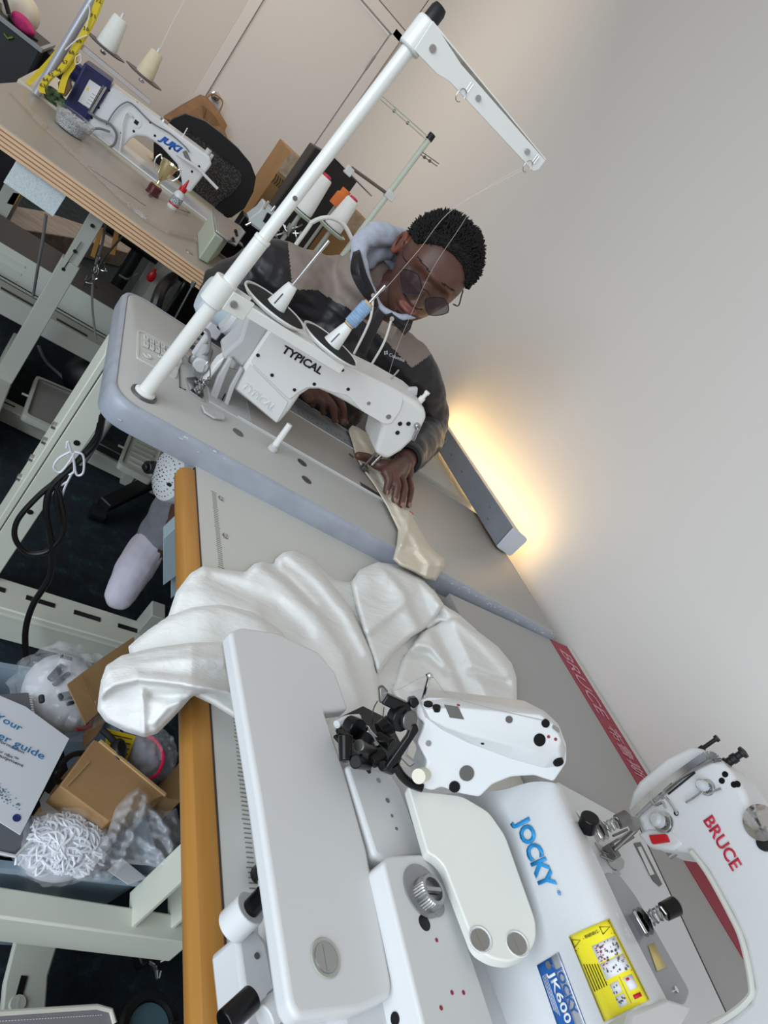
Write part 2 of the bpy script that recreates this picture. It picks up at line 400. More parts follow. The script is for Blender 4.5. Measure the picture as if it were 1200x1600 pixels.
def uv(u, v): return A + (B_ - A) * u + (D - A) * v + Vector((0, 0, 0.0012))
b = MB()
for j in range(2):
    for i in range(7):
        u0 = 0.12 + i * 0.115; v0 = 0.12 + j * 0.22
        c = [uv(u0, v0), uv(u0 + 0.09, v0), uv(u0 + 0.09, v0 + 0.17), uv(u0, v0 + 0.17)]
        m_ = sum(c, Vector()) / 4
        b.loft([c, [p + Vector((0, 0, 0.004)) for p in c], [m_ + (p - m_) * 0.75 + Vector((0, 0, 0.0045)) for p in c], [m_ + (p - m_) * 0.6 + Vector((0, 0, 0.002)) for p in c]], cap0=False)
b.build('compartments', M_tray, tray)
for (u, v, w) in ((0.2, 0.78, 0.1), (0.45, 0.62, 0.05), (0.62, 0.60, 0.06)):
    q = uv(u, v); b = MB(); b.lathe(q, (0, 0, 1), [(w * 0.08, 0), (w * 0.08, 0.002), (w * .06, 0.0022), (w * 0.05, 0.0008), (0, 0.0008)]); b.build('dimple', M_tray, tray)
q = uv(0.72, 0.62); b = MB(); b.box(q + Vector((0, 0, 0.002)), (0.016, 0.013, 0.002), rz=0.2); b.build('tray_lid', M_whites, tray, bevel=0.001)

# ------------------------------------------------------------------ table behind the lamp at the wall
bt = thing('back_side_table', 'table with yellow wooden edge against the wall behind the man', 'table', (-0.2, 0.9, 0))
b = MB(); b.box((-0.165, 1.0, 0.725), (0.325, 1.0, 0.03)); b.build('tabletop', M_lam, bt)
b = MB(); b.box((-0.337, 1.0, 0.722), (0.018, 1.0, 0.036)); b.build('wooden_edge', woodmat('yellow_wood', (206, 160, 74), (220, 178, 96), (40, 4, 40)), bt)
for yy_ in (0.6, 1.4): b = MB(); b.box((-0.28, yy_, 0.355), (0.04, 0.04, 0.71)); b.build('leg', M_cream, bt)

# ------------------------------------------------------------------ plywood table of the blue-ended machine
jt = thing('plywood_table', 'beige topped table with a thick striped plywood edge at the back left', 'table', (-1.3, 1.2, 0))
ZJ = 0.75
p0, p1 = P(0, 193, z=ZJ), P(327, 430, z=ZJ)
dirn = (p1 - p0).normalized(); nrm = Vector((-dirn.y, dirn.x, 0))
Lx = lambda s, t, z=ZJ: Vector((p0.x, p0.y, z)) + dirn * s + nrm * t
poly = rpoly([Lx(-0.11, 0), Lx(0.66, 0), Lx(0.66, 0.575), Lx(-0.11, 0.575)], [0.01, 0.01, 0.03, 0.03])
M_beige = mat('beige_laminate', (176, 165, 152), 0.35, var=0.03, vs=4)
b = MB(); b.prism([p - Vector((0, 0, 0.003)) for p in poly], (0, 0, 0.003)); b.build('laminate_top', M_beige, jt)
plyc = [(220, 186, 150), (158, 112, 80)]
for k in range(9):
    h = 0.0068 if k % 2 == 0 else 0.0034; z = ZJ - 0.003 - (k // 2) * 0.0102 - (0.0068 if k % 2 == 0 else 0.0102)
    ins = 0.0 if k % 2 == 0 else 0.0008
    pl_ = rpoly([Lx(-0.11, ins), Lx(0.66, ins), Lx(0.66, 0.575), Lx(-0.11, 0.575)], [0.01, 0.01, 0.03, 0.03])
    b = MB(); b.prism([Vector((p.x, p.y, z)) for p in pl_], (0, 0, h)); b.build('ply_layer', woodmat('ply_%d' % (k % 2), tuple(c - 12 for c in plyc[k % 2]), plyc[k % 2], (12, 12, 60)), jt)
# sewing table standing behind the plywood one
rt = thing('machine_table', 'pale table carrying the blue-ended machine behind the plywood table', 'table', (-1.25, 1.9, 0))
b = MB(); b.prism([(-1.60, 1.60, 0.722), (-0.86, 1.56, 0.722), (-0.86, 2.06, 0.722), (-1.60, 2.10, 0.722)], (0, 0, 0.034)); b.build('tabletop', mat('pale_wood', (205, 196, 178), 0.5), rt, bevel=0.002)
for xx_ in (-1.5, -0.95): b = MB(); b.box((xx_, 1.92, 0.36), (0.05, 0.34, 0.72)); b.build('leg', M_dkcream, rt)
def stand_leg(x, y, par, zt=0.7):
    b = MB(); b.box((x, y, zt - 0.10), (0.040, 0.03, 0.20)); b.build('inner_leg', M_dkcream, par, bevel=0.002)
    b = MB(); b.box((x, y, (zt - 0.17 + 0.1) / 2), (0.050, 0.04, zt - 0.17 - 0.1)); b.build('leg', M_dkcream, par, bevel=0.002)
    b = MB(); b.box((x, y, 0.06), (0.05, 0.62, 0.09)); b.build('foot', M_dkcream, par, bevel=0.004)
stand_leg(-1.275, 1.08, jt); stand_leg(-1.275 + 0.9 - 0.3, 1.30, jt)
for px, py in ((144, 353), (117, 393), (99, 421)):
    q = P(px, py, y=1.0575); b = MB(); b.cyl((q.x, 1.0585, q.z), (q.x, 1.062, q.z), 0.005, n=10); b.build('bolt_hole', M_black, jt)
q, w = P(127, 378, y=1.0585), P(99, 420, y=1.0585); b = MB(); b.beam(q, w, 0.0015, 0.003, hint=(0, 1, 0)); b.build('slot', M_black, jt)
# cross beams of the stands behind
def xbeam(name, ptop, pbot, y, th, par, m=M_dkcream, x0=-2.1, x1=-0.75):
    zt = P(*ptop, y=y).z; zb = P(*pbot, y=y).z
    b = MB(); b.box(((x0 + x1) / 2, y + th / 2, (zt + zb) / 2), (x1 - x0, th, zt - zb)); return b.build(name, m, par, bevel=0.003), zt, zb
o_, zt, zb = xbeam('crossbar', (110, 515), (100, 545), 1.28, 0.08, jt)
b = MB()
for k in range(7): b.beam((-1.9 + k * 0.17, 1.30, zt + 0.001), (-1.8 + k * 0.17, 1.30, zt + 0.001), 0.012, 0.002)
b.build('crossbar_slots', M_black, jt, kind='stuff')
cab = thing('metal_trough', 'long cream metal trough with pressed ribs low behind the plywood table legs', 'trough', (-1.5, 1.6, 0))
zt = P(40, 402, y=1.50).z; zb = P(30, 452, y=1.50).z
b = MB(); b.box((-1.45, 1.502, (zt + zb) / 2), (1.3, 0.004, zt - zb)); b.box((-1.45, 1.72, (zt + zb) / 2), (1.3, 0.004, zt - zb)); b.box((-1.45, 1.61, zb + 0.01), (1.3, 0.22, 0.004)); b.build('trough_body', mat('pale_green_cream', (196, 200, 190), 0.45), cab)
b = MB(); b.prism([(-2.1, 1.50, zt), (-0.8, 1.50, zt), (-0.8, 1.72, zt + 0.004), (-2.1, 1.72, zt + 0.004)], (0, 0, 0.003)); b.build('trough_lid', mat('dark_taupe_metal', (92, 88, 84), 0.5), cab)
b = MB()
for k in range(3): b.beam((-1.85, 1.499, zt - 0.03 - k * 0.03), (-1.36, 1.499, zt - 0.03 - k * 0.03), 0.004, 0.006)
b.build('pressed_ribs', mat('pale_green_cream', (0, 0, 0)), cab)
b = MB(); b.box((-2.0, 1.61, zb / 2), (0.05, 0.2, zb)); b.build('trough_foot', M_dkcream, cab); b = MB(); b.box((-0.9, 1.61, zb / 2), (0.05, 0.2, zb)); b.build('trough_foot', M_dkcream, cab)

# floor-level stand bar and foot pedals
st = thing('pedal_bar', 'low slotted stand bar on the carpet that carries the two foot pedals', 'stand bar', (-1.0, 1.0, 0))
yA = P(0, 628, z=0.05).y; yB = P(92, 682, z=0.05).y
b = MB(); b.beam((-1.75, P(0, 628, z=0.05).y + .03, 0.03), (-0.55, P(92, 682, z=0.05).y + .0, 0.03), 0.055, 0.05); b.build('bar', M_dkcream, st, bevel=0.003)
b = MB(); b.beam((-1.27, yA + 0.0, 0.056), (-1.215, yA - 0.0, 0.056), 0.006, 0.002); b.beam((-0.95, yB + 0.02, 0.056), (-0.88, yB + 0.02, 0.056), 0.006, 0.002); b.build('slot', M_black, st)
def pedal(pix, z, label, ribs, tilt=0.03):
    q = [P(x, y, z=z) for x, y in pix]; c = sum(q, Vector()) / len(q)
    t = thing('foot_pedal', label, 'pedal', (c.x, c.y, 0), 'foot pedals')
    o = rpoly(q, 0.015, 4)
    b = MB(); b.loft([[p - Vector((0, 0, 0.02)) for p in o], o, [c + (p - c) * 0.86 for p in o], [c + (p - c) * 0.84 - Vector((0, 0, 0.006)) for p in o]]); b.build('tread', mat('pedal_grey' if not ribs else 'pedal_cream', (120, 118, 114) if not ribs else (190, 190, 178), 0.5), t)
    b = MB(); b.loft([[c + (p - c) * 1.01 - Vector((0, 0, 0.02)) for p in o], [c + (p - c) * 1.01 + Vector((0, 0, 0.001)) for p in o], [c + (p - c) * 0.9 + Vector((0, 0, 0.002)) for p in o]], cap0=False, cap1=False); b.build('tread_rim', M_dkcream, t)
    if ribs:
        for k in range(6):
            v = (k + 1) / 7.5
            a = q[0].lerp(q[3], v); e = q[1].lerp(q[2], v); b = MB(); b.beam(a.lerp(e, .2) - Vector((0, 0, .003)), a.lerp(e, .8) - Vector((0, 0, .003)), 0.008, 0.006); b.build('rib', M_dkcream, t)
    b = MB(); b.box((c.x, c.y, (z - 0.02) / 2), (0.03, 0.06, z - 0.02)); b.cyl(q[0].lerp(q[3], .5) + Vector((-0.02, 0, -.01)), q[1].lerp(q[2], .5) + Vector((0.02, 0, -.01)), 0.004); b.build('pivot', M_dkcream, t)
    return t
pedal([(57, 587), (140, 622), (110, 682), (36, 648)], 0.09, 'wide grey foot pedal with cream rim left of the sewing table leg', False)
pedal([(206, 672), (258, 695), (238, 752), (186, 724)], 0.12, 'ribbed cream foot pedal under the grey sewing table beside the motor', True)

# ------------------------------------------------------------------ sewing machine on the grey table
YR = 0.19
R_ = lambda px, py, y=YR: P(px, py, y=y)
sm = thing('sewing_machine', 'white sewing machine with black TYPICAL lettering that the man is using', 'sewing machine', (-0.8, 0.25, ZT))
M_typ = mat('warm_white_enamel', (224, 223, 220), 0.36, coat=0.1)
M_typ2 = mat('warm_white_cover', (229, 228, 226), 0.4)
M_typg = mat('pale_grey_cover', (190, 190, 190), 0.4)
# bed plate with guide
b = MB(); b.prism([(-1.03, 0.158, ZT - 0.02), (-0.5, 0.150, ZT - 0.02), (-0.5, 0.335, ZT - 0.02), (-1.03, 0.335, ZT - 0.02)], (0, 0, 0.0225)); b.build('bed', M_typg, sm, bevel=0.001)
b = MB(); b.prism([(-0.94, 0.162, ZT + 0.0025), (-0.50, 0.154, ZT + 0.0025), (-0.50, 0.331, ZT + 0.0025), (-0.94, 0.331, ZT + 0.0025)], (0, 0, 0.0012)); b.build('bed_surface', mat('bed_enamel', (176, 170, 163), 0.3), sm)
b = MB(); b.prism([(-0.97, 0.158, ZT + 0.003), (-0.5, 0.150, ZT + 0.003), (-0.5, 0.153, ZT + 0.003), (-0.97, 0.161, ZT + 0.003)], (0, 0, 0.0018)); b.prism([(-0.9, 0.331, ZT + 0.003), (-0.5, 0.331, ZT + 0.003), (-0.5, 0.334, ZT + 0.003), (-0.9, 0.334, ZT + 0.003)], (0, 0, 0.0018)); b.build('bed_edge_trim', M_whites, sm)
b = MB(); b.prism([(-0.95, 0.345, ZT + 0.001), (-0.55, 0.345, ZT + 0.001), (-0.55, 0.40, ZT + 0.001), (-0.95, 0.40, ZT + 0.001)], (0, 0, 0.0012)); b.build('printed_strip', mat('strip_blue_grey', (140, 144, 148), 0.5), sm)
b = MB()
for i in range(26): b.box((-0.93 + i * 0.014, 0.36 + 0.008 * (i % 2), ZT + 0.0025), (0.004, 0.008, 0.0006))
b.build('strip_print', M_print, sm, kind='stuff')
# main casting: outline of pillar, arm and head
arch = [(586, 709), (593, 684), (598, 668), (590, 658), (566, 645), (541, 630), (518, 618), (499, 610), (484, 610), (470, 619), (455, 641)]
outl = [(424, 513), (490, 546), (558, 581), (607, 604), (650, 628), (664, 640), (668, 652), (655, 680), (628, 706), (607, 719), (599, 717)] + arch + [(434, 666), (398, 636), (362, 607), (372, 590)]
b = MB(); b.prism([R_(*p) for p in outl], (0, 0.105, 0)); b.build('casting', M_typ, sm, bevel=0.010, seg=4)
# rear cover plate: slightly proud sheet with its own outline
cov = [(423, 516), (490, 549), (556, 583), (604, 607), (630, 622), (625, 641), (611, 661), (600, 662), (566, 642), (543, 617), (520, 612), (499, 605), (480, 604), (466, 612), (452, 624), (391, 564)]
cpl = rpoly([R_(*p, YR - 0.001) for p in cov], 0.006, 3)
b = MB(); b.prism(cpl, (0, -0.0022, 0)); b.build('rear_cover', M_typ2, sm, bevel=0.0008)
low = [(389, 568), (450, 628), (444, 640), (432, 660), (370, 607)]
b = MB(); b.prism([R_(*p, YR - 0.001) for p in low], (0, -0.0012, 0)); b.build('pillar_panel', M_typ2, sm, bevel=0.0006)
for px, py in ((403, 555), (425, 586), (460, 609), (491, 600), (535, 578), (544, 608)): screw(sm, R_(px, py, YR - 0.0032), (0, -1, 0), 0.0036, M_black)
for px, py in ((625, 662), (638, 662), (621, 676)): screw(sm, R_(px, py, YR), (0, -1, 0), 0.0052, M_black)
for px, py in ((576, 630), (607, 651)): screw(sm, R_(px, py, YR - 0.0032), (0, -1, 0), 0.0042 if px < 600 else 0.006, M_steel)
o1, o2 = R_(439, 549, YR - 0.0035), R_(500, 585, YR - 0.0035)
text('machine_lettering', 'TYPICAL', o1, (o2 - o1), (0, 0, 1), 0.0145, M_logo_black, sm, width=(o2 - o1).length, bold=0.03)
o1, o2 = R_(376, 604, YR - 0.0024), R_(424, 643, YR - 0.0024)
text('embossed_lettering', 'TYPICAL', o1, (o2 - o1), (0, 0, 1), 0.014, M_typ, sm, width=(o2 - o1).length, depth=0.0015)
# presser lever, knobs on the head
b = MB(); c = R_(652, 666, YR - 0.004); b.cyl(c + Vector((0, 0.01, 0)), c - Vector((0, 0.006, 0)), 0.007); e = R_(645, 688, YR - 0.009); b.beam(c - Vector((0, 0.005, 0)), e, 0.006, 0.011, hint=(0, 1, 0)); b.build('presser_lever', M_steel, sm, bevel=0.002)
b = MB(); a = P(660, 622, y=0.235); b.cyl(a - Vector((0, 0, 0.02)), a + Vector((0, 0, 0.002)), 0.007); b.cyl(a, a + Vector((0, 0, 0.014)), 0.0045); b.cyl(a + Vector((0, 0, 0.012)), a + Vector((0, 0, 0.018)), 0.006); b.build('pressure_knob', M_typ2, sm)
b = MB(); a = P(646, 612, y=0.245); x = MB(); b.beam(a - Vector((0.012, 0, 0.008)), a + Vector((0.006, 0, 0.006)), 0.012, 0.02); b.build('take_up_guard', M_typg, sm, bevel=0.004)
b = MB(); a = P(606, 598, y=0.25); e = a + Vector((0.0, 0, 0.035)); b.cyl(a - Vector((0, 0, 0.004)), e, 0.002, n=10); b.build('thread_pin', M_steel, sm)
# needle bar, needle, presser foot
nb = P(596, 712, y=0.235); nd = P(581, 737, z=ZT + 0.004)
b = MB(); b.cyl(nb + Vector((0, 0, 0.015)), Vector((nb.x - .002, nb.y, nb.z - 0.014)), 0.0045); b.cyl((nb.x - .002, nb.y, nb.z - 0.012), (nb.x - .003, nb.y, nb.z - 0.03), 0.0036); b.build('needle_bar', M_chrome, sm)
b = MB(); b.cyl((nb.x - .003, nb.y, nb.z - 0.028), (nb.x - .004, nb.y, ZT + 0.006), 0.0009, n=8); b.build('needle', M_steel, sm)
b = MB(); b.cyl((nb.x - 0.013, nb.y + 0.004, nb.z + 0.01), (nb.x - 0.013, nb.y + 0.004, ZT + 0.018), 0.003, n=10)
for s in (-1, 1): b.beam((nb.x - 0.012, nb.y + 0.004 * s, ZT + 0.012), (nb.x + 0.02, nb.y + 0.004 * s, ZT + 0.007), 0.003, 0.002)
b.box((nb.x - 0.012, nb.y + 0.002, ZT + 0.013), (0.012, 0.014, 0.012)); b.build('presser_foot', M_dksteel, sm, bevel=0.0008)
for px, py, r, r2 in ((570, 722, 0.02, .02), (549, 712, 0.008, 0.008)):
    q = P(px, py, z=ZT + 0.004); b = MB(); b.lathe((q.x, q.y, ZT + 0.0036), (0, 0, 1), [(r, 0), (r, 0.0006), (0, 0.0007)]); b.build('needle_plate', M_dksteel, sm)
q0, q1 = P(563, 756, z=ZT + 0.0035), P(608, 784, z=ZT + 0.0035)
b = MB(); b.beam(q0, q1, 0.016, 0.0015); b.build('slide_plate', M_dksteel, sm)
# belt cover, handwheel, bobbin winder guard at the pillar end
def slabp(pix, y, th, par, name, m, bev=0.003, r=0.0):
    pts = [P(*p, y=y) for p in pix]
    if r: pts = rpoly(pts, r, 4)
    return MB().prism(pts, (0, th, 0)).build(name, m, par, bevel=bev)
slabp([(393, 488), (422, 512), (392, 562), (378, 577), (364, 562), (352, 566), (346, 556), (375, 530), (384, 500)], 0.20, 0.07, sm, 'belt_cover', M_typg, 0.006)
slabp([(358, 560), (364, 562), (352, 590), (334, 640), (322, 640), (340, 590)], 0.185, 0.012, sm, 'guard_frame', M_typg, 0.002)
slabp([(376, 575), (381, 578), (366, 608), (352, 648), (345, 648), (359, 605)], 0.185, 0.012, sm, 'guard_frame', M_typg, 0.002)
slabp([(354, 574), (374, 580), (352, 642), (328, 632)], 0.192, 0.004, sm, 'slotted_plate', M_steel, 0.001)
for a, e in (((343, 609), (338, 622)), ((352, 615), (346, 628))):
    b = MB(); b.beam(P(*a, y=0.1915), P(*e, y=0.1915), 0.002, 0.003, hint=(0, 1, 0)); b.build('slot', M_black, sm)
q = [P(x, y, z=ZT + 0.003) for x, y in ((314, 634), (322, 640), (348, 648), (350, 657), (334, 655), (318, 645))]
b = MB(); b.prism(q, (0, 0, 0.004)); b.build('guard_foot', M_typg, sm, bevel=0.001)
slabp([(352, 558), (346, 572), (322, 602), (316, 600), (340, 566)], 0.20, 0.03, sm, 'hand_lever', M_typ, 0.003)
b = MB(); c = P(370, 498, y=0.30); c = Vector((-1.035, 0.30, c.z)); b.lathe(c, (1, 0, 0), [(0.0, -0.02), (0.032, -0.02), (0.038, -0.012), (0.038, 0.0), (0.032, 0.008), (0.012, 0.010), (0.012, 0.05)]); b.build('handwheel', M_typg, sm)
# bobbin winder bracket and thread tension assembly on the table
bw = thing('bobbin_winder', 'small metal bobbin winder screwed to the grey table behind the upright pole', 'bobbin winder', (-1.06, 0.2, ZT))
q = [P(x, y, z=ZT + 0.001) for x, y in ((290, 592), (296, 612), (318, 628), (316, 612), (306, 590))]
b = MB(); b.prism(q, (0, 0, 0.003)); b.build('base_plate', M_chrome, bw)
c = P(308, 606, z=ZT + 0.012)
for k, (dx, dy, dz, r) in enumerate(((0, 0, 0, .008), (0.006, 0.004, 0.014, .006), (-0.006, 0.006, 0.012, .005), (0.002, -0.004, 0.026, .004))):
    b = MB(); b.lathe(c + Vector((dx, dy, dz - 0.008)), (0.5, 0.2, 0.8), [(r, 0), (r, 0.003), (r * .4, 0.004), (r * .4, 0.008), (r * 1.1, 0.009), (r * 1.1, 0.012), (0, 0.013)]); b.build('tension_disc', M_dksteel, bw)
b = MB(); b.tube(bez([c + Vector((-0.004, 0, 0.02)), c + Vector((-0.01, 0.005, 0.05)), c + Vector((0.008, 0.006, 0.03)), c + Vector((0.012, 0, 0.0))], 6), 0.0012, 6); b.build('wire_guide', M_steel, bw)
b = MB(); q0 = P(322, 548, z=ZT + 0.03); q1 = P(313, 572, z=ZT + 0.03); b.cyl(q0, q1, 0.014); b.build('winder_body', M_typg, bw, bevel=0.003)
b = MB(); b.cyl(P(303, 533, z=ZT + 0.02), P(309, 530, z=ZT + 0.03), 0.007); b.cyl(P(296, 556, z=ZT + 0.01), P(300, 562, z=ZT + 0.02), 0.008); b.box(P(300, 545, z=ZT + 0.004), (0.02, 0.03, 0.008)); b.build('clamp_screw', M_chrome, bw)
gc = MB().tube(bez([P(313, 512, z=0.83), P(326, 520, z=0.83), P(325, 550, z=0.80), P(304, 562, z=0.78), P(303, 580, z=0.765), P(308, 588, z=0.76)], 8), 0.0028, 8).build('winder_cable', M_gcable, bw)
# cutout line around the machine
b = MB(); b.tube([P(280, 560, z=ZT + .001), P(281, 605, z=ZT + .001), P(290, 609, z=ZT + .001)], 0.0012, 6); b.build('cutout_seam', M_dksteel, tt)
# motor hub on the far side (white housing with black rod)
mh = thing('motor_housing', 'round white motor housing with a black rod behind the pole clamp', 'motor', (-1.08, 0.33, ZT))
b = MB(); c0 = P(338, 470, y=0.34); b.lathe(c0 - Vector((0.03, 0, 0.0)), (1, 0, 0), [(0, 0), (0.034, 0.002), (0.042, 0.012), (0.042, 0.05), (0.036, 0.06), (0, 0.06)]); b.build('housing', mat('ice_white_plastic', (198, 210, 216), 0.3), mh)
b = MB(); c1 = P(334, 512, y=0.33); b.box(c1, (0.03, 0.03, 0.032)); b.cyl(c1, (c1.x, c1.y, ZT), 0.008); b.build('connector', M_typg, mh, bevel=0.003)
b = MB(); b.cyl(P(338, 508, y=0.32), P(358, 522, y=0.31), 0.0045); b.build('rod', M_black, mh)

# ------------------------------------------------------------------ peg standing on the table
pg = thing('table_peg', 'short pale grey peg standing on the grey sewing table below the machine', 'peg', (-0.911, 0.079, ZT))
q0 = P(425, 703, z=ZT); q1 = P(453, 663, y=q0.y + 0.004)
b = MB(); b.lathe(q0, q1 - q0, [(0.0, 0), (0.0095, 0), (0.0095, 0.006), (0.0075, 0.008), (0.007, 0.012)]); b.build('collar', M_typg, pg)
b = MB(); b.cyl(q0, q1, 0.0066, 0.0055); b.build('pin', M_typ, pg, bevel=0.001)

# ------------------------------------------------------------------ thread stand
ts = thing('thread_stand', 'tall white thread stand with black end cap and two black discs', 'thread stand', (-1.153, 0.053, ZT))
pb = P(224, 617, z=ZT); pt = P(688, 12, y=0.053); ax = (pt - pb).normalized(); LN = (pt - pb).length
mid = P(405, 372, y=0.053); lm_ = (mid - pb).dot(ax)
M_pole = mat('pole_white', (226, 226, 221), 0.3, coat=0.3)
b = MB(); b.cyl(pb, pb + ax * lm_, 0.0118, n=28); b.lathe(pb + ax * (lm_ - 0.002), ax, [(0.0118, 0), (0.0125, 0.001), (0.0122, 0.006), (0.0095, 0.007)]); b.build('lower_pole', M_pole, ts)
b = MB(); b.cyl(pb + ax * (lm_ - 0.01), pb + ax * (LN - 0.012), 0.0093, n=28); b.build('upper_pole', M_pole, ts)
b = MB(); b.lathe(pb + ax * (LN - 0.022), ax, [(0.0093, 0), (0.0108, 0), (0.0105, 0.018), (0.0085, 0.023), (0, 0.0235)]); b.build('end_cap', M_black, ts)
b = MB(); b.lathe(pb, (0, 0, 1), [(0.0, 0), (0.021, 0), (0.021, 0.004), (0.018, 0.005), (0.0165, 0.002)]); b.build('base_ring', M_dksteel, ts)
b = MB(); b.lathe(pb, (0, 0, 1), [(0.0, 0), (0.0165, 0.002), (0.0165, 0.007), (0.0128, 0.010)]); b.build('base_collar', M_pole, ts)
q = P(461, 310, y=0.043); screw(ts, q, (q - Vector((-1.135, 0.056, q.z))).normalized(), 0.0035, M_dksteel, 'pole_screw', 0.0002)
# lower arm
A0 = P(342, 456, y=0.055); A1 = P(541, 562, y=0.085); A1.z = A0.z + 0.004
ad = (A1 - A0).normalized(); an = Vector((-ad.y, ad.x, 0)).normalized()
b = MB(); b.cyl(A0 - ax * 0.022, A0 + ax * 0.022, 0.018, n=28); b.build('arm_clamp', M_pole, ts, bevel=0.002)
b = MB(); b.beam(A0 + ad * 0.012 - an * 0.014, A0 + ad * 0.05 - an * 0.010, 0.004, 0.032); b.beam(A0 + ad * 0.012 + an * 0.014, A0 + ad * 0.05 + an * 0.010, 0.004, 0.032); b.build('clamp_strap', M_pole, ts, bevel=0.001)
screw(ts, A0 + ad * 0.022 - an * 0.016, -an, 0.006, M_steel, 'clamp_bolt', 0.003)
b = MB(); b.beam(A0 + ad * 0.02 - an * 0.010, A1 - an * 0.010, 0.003, 0.017); b.beam(A0 + ad * 0.02 + an * 0.010, A1 + an * 0.010, 0.003, 0.017); b.beam(A0 + ad * 0.02 + Vector((0, 0, 0.008)), A1 + Vector((0, 0, 0.008)), 0.022, 0.003); b.build('spool_arm', M_pole, ts, bevel=0.001)
for (dp, c_, top, blue) in (((429, 481), (440, 474), (514, 376), False), ((516, 540), (522, 543), (602, 446), True)):
    z = A0.z + 0.017; dc = P(*dp, z=z)
    b = MB(); b.lathe(dc, (0, 0, 1), [(0, -0.003), (0.052, -0.003), (0.0585, 0.002), (0.0585, 0.0045), (0.056, 0.0045), (0.054, 0.0005), (0, 0.0005)], 48); b.build('spool_tray', M_pole, ts)
    b = MB(); b.lathe(dc, (0, 0, 1), [(0, 0.0006), (0.053, 0.0006), (0.053, 0.003), (0.051, 0.004), (0.016, 0.004), (0, 0.004)], 48); b.build('foam_pad', mat('black_foam', (34, 34, 36), 0.95, bump=0.3, bs=900), ts)
    pn = P(*top, y=dc.y); base = dc + Vector((0, 0, 0.004)); pa = (pn - base).normalized()
    b = MB(); b.lathe(base, pa, [(0.0, 0), (0.0165, 0.0), (0.0145, 0.010), (0.0105, 0.034), (0.0085, 0.042), (0.004, 0.043)]); b.build('cone_holder', mat('ivory_white_plastic', (232, 233, 230), 0.4), ts)
    for ang in (0, 2.1, 4.2):
        x, y, zz = frame(pa); dv = x * math.cos(ang + 3.6) + y * math.sin(ang + 3.6)
        b = MB(); b.beam(base + dv * 0.0164 + pa * 0.004, base + dv * 0.0128 + pa * 0.024, 0.0016, 0.0016, hint=dv); b.build('cone_slot', M_black, ts)
    b = MB(); b.cyl(base + pa * 0.03, pn, 0.0026, n=12); b.build('spool_pin', M_steel, ts)
    if blue:
        L_ = (pn - base).length
        bs = thing('thread_spool', 'small pale blue thread spool on the right pin of the near thread stand', 'thread spool', base)
        b = MB(); b.lathe(base + pa * 0.0435, pa, [(0.005, 0), (0.0095, 0.0), (0.0095, 0.003), (0.0105, 0.004), (0.0105, 0.046), (0.0085, 0.048), (0.0085, 0.0505), (0.003, 0.0505)]); b.build('spool_core', mat('tan_paper', (200, 170, 130), 0.8), bs)
        b = MB()
        prof = [(0.0098, 0.003)] + [(0.0112 + 0.0005 * math.sin(i * 1.9) + 0.0003 * (i % 2), 0.004 + i * 0.001) for i in range(43)] + [(0.0095, 0.047)]
        b.lathe(base + pa * 0.0435, pa, prof); b.build('blue_thread', mat('pale_blue_thread', (150, 182, 214), 0.6, var=0.25, vs=120), bs)
# upper guide arm: folded channel
G0 = P(652, 52, y=0.05); G1 = P(838, 240, y=0.055); G1.z = G0.z + 0.012
gd = (G1 - G0).normalized(); gn = Vector((-gd.y, gd.x, 0)).normalized(); up = gd.cross(gn) * -1
up = Vector((0, 0, 1)) - gd * gd.z; up.normalize()
C0 = pb + ax * ((G0 - pb).dot(ax))
b = MB(); b.cyl(C0 - ax * 0.02, C0 + ax * 0.02, 0.0155, n=28); b.build('guide_clamp', M_pole, ts, bevel=0.003)
f0 = C0 + gd * 0.0 - gn * 0.0165; f1 = C0 + gd * 0.24 - gn * 0.013
b = MB()
b.prism([f0 + up * 0.020, f0 - up * 0.017, f0 + gd * 0.04 - up * 0.017, f0 + gd * 0.06 - up * 0.0125, f1 - up * 0.0125, f1 + gd * 0.006 - up * 0.006, f1 + gd * 0.006 + up * 0.009, f0 + gd * 0.06 + up * 0.011], gn * 0.002)
b.prism([f0 + up * 0.018 + gn * 0.0, f1 + gd * 0.006 + up * 0.009, f1 + gd * 0.006 + up * 0.009 + gn * 0.02, f0 + up * 0.018 + gn * 0.03], up * 0.002)
b.build('guide_arm', M_pole, ts, bevel=0.0006)
for s, r in ((0.018, 0.005), (0.105, 0.004), (0.212, 0.0038)):
    screw(ts, C0 + gd * s - gn * 0.017 - up * 0.001, -gn, r, M_steel)
for s in (0.085, 0.228):
    c = C0 + gd * s - gn * 0.016; b = MB()
    b.tube([c + up * 0.006, c - up * 0.006, c + gd * 0.004 - up * 0.006, c + gd * 0.004 + up * 0.006], 0.0007, 6)
    b.tube([c - up * 0.006 + Vector((math.cos(a) * 0.006 - 0.002, -0.002, -0.008 + math.sin(a) * 0.0085)) for a in [k * 0.55 for k in range(11)]], 0.0006, 6); b.build('wire_loop', M_steel, ts)

# threads from the guide arm down
M_tl = mat('fine_thread', (205, 196, 186), 0.7)
th = thing('loose_threads', 'two fine pale threads hanging from the upper guide arm past the man', 'thread', P(600, 447, y=0.1))
g = C0 + gd * 0.228 - gn * 0.016 - up * 0.014; g2 = g - gd * 0.004
b = MB(); b.tube(bez([g, P(710, 325, y=0.06), P(655, 390, y=0.10), P(612, 440, y=0.12), P(598, 455, y=.13)], 8), 0.00035, 5); b.build('strand', M_tl, th)
b = MB(); b.tube(bez([g2, P(752, 300, y=0.06), P(722, 350, y=0.09), P(676, 420, y=0.14), P(645, 485, y=0.19), P(620, 545, y=0.23), P(606, 590, y=0.25)], 8), 0.00033, 5); b.build('strand', M_tl, th)

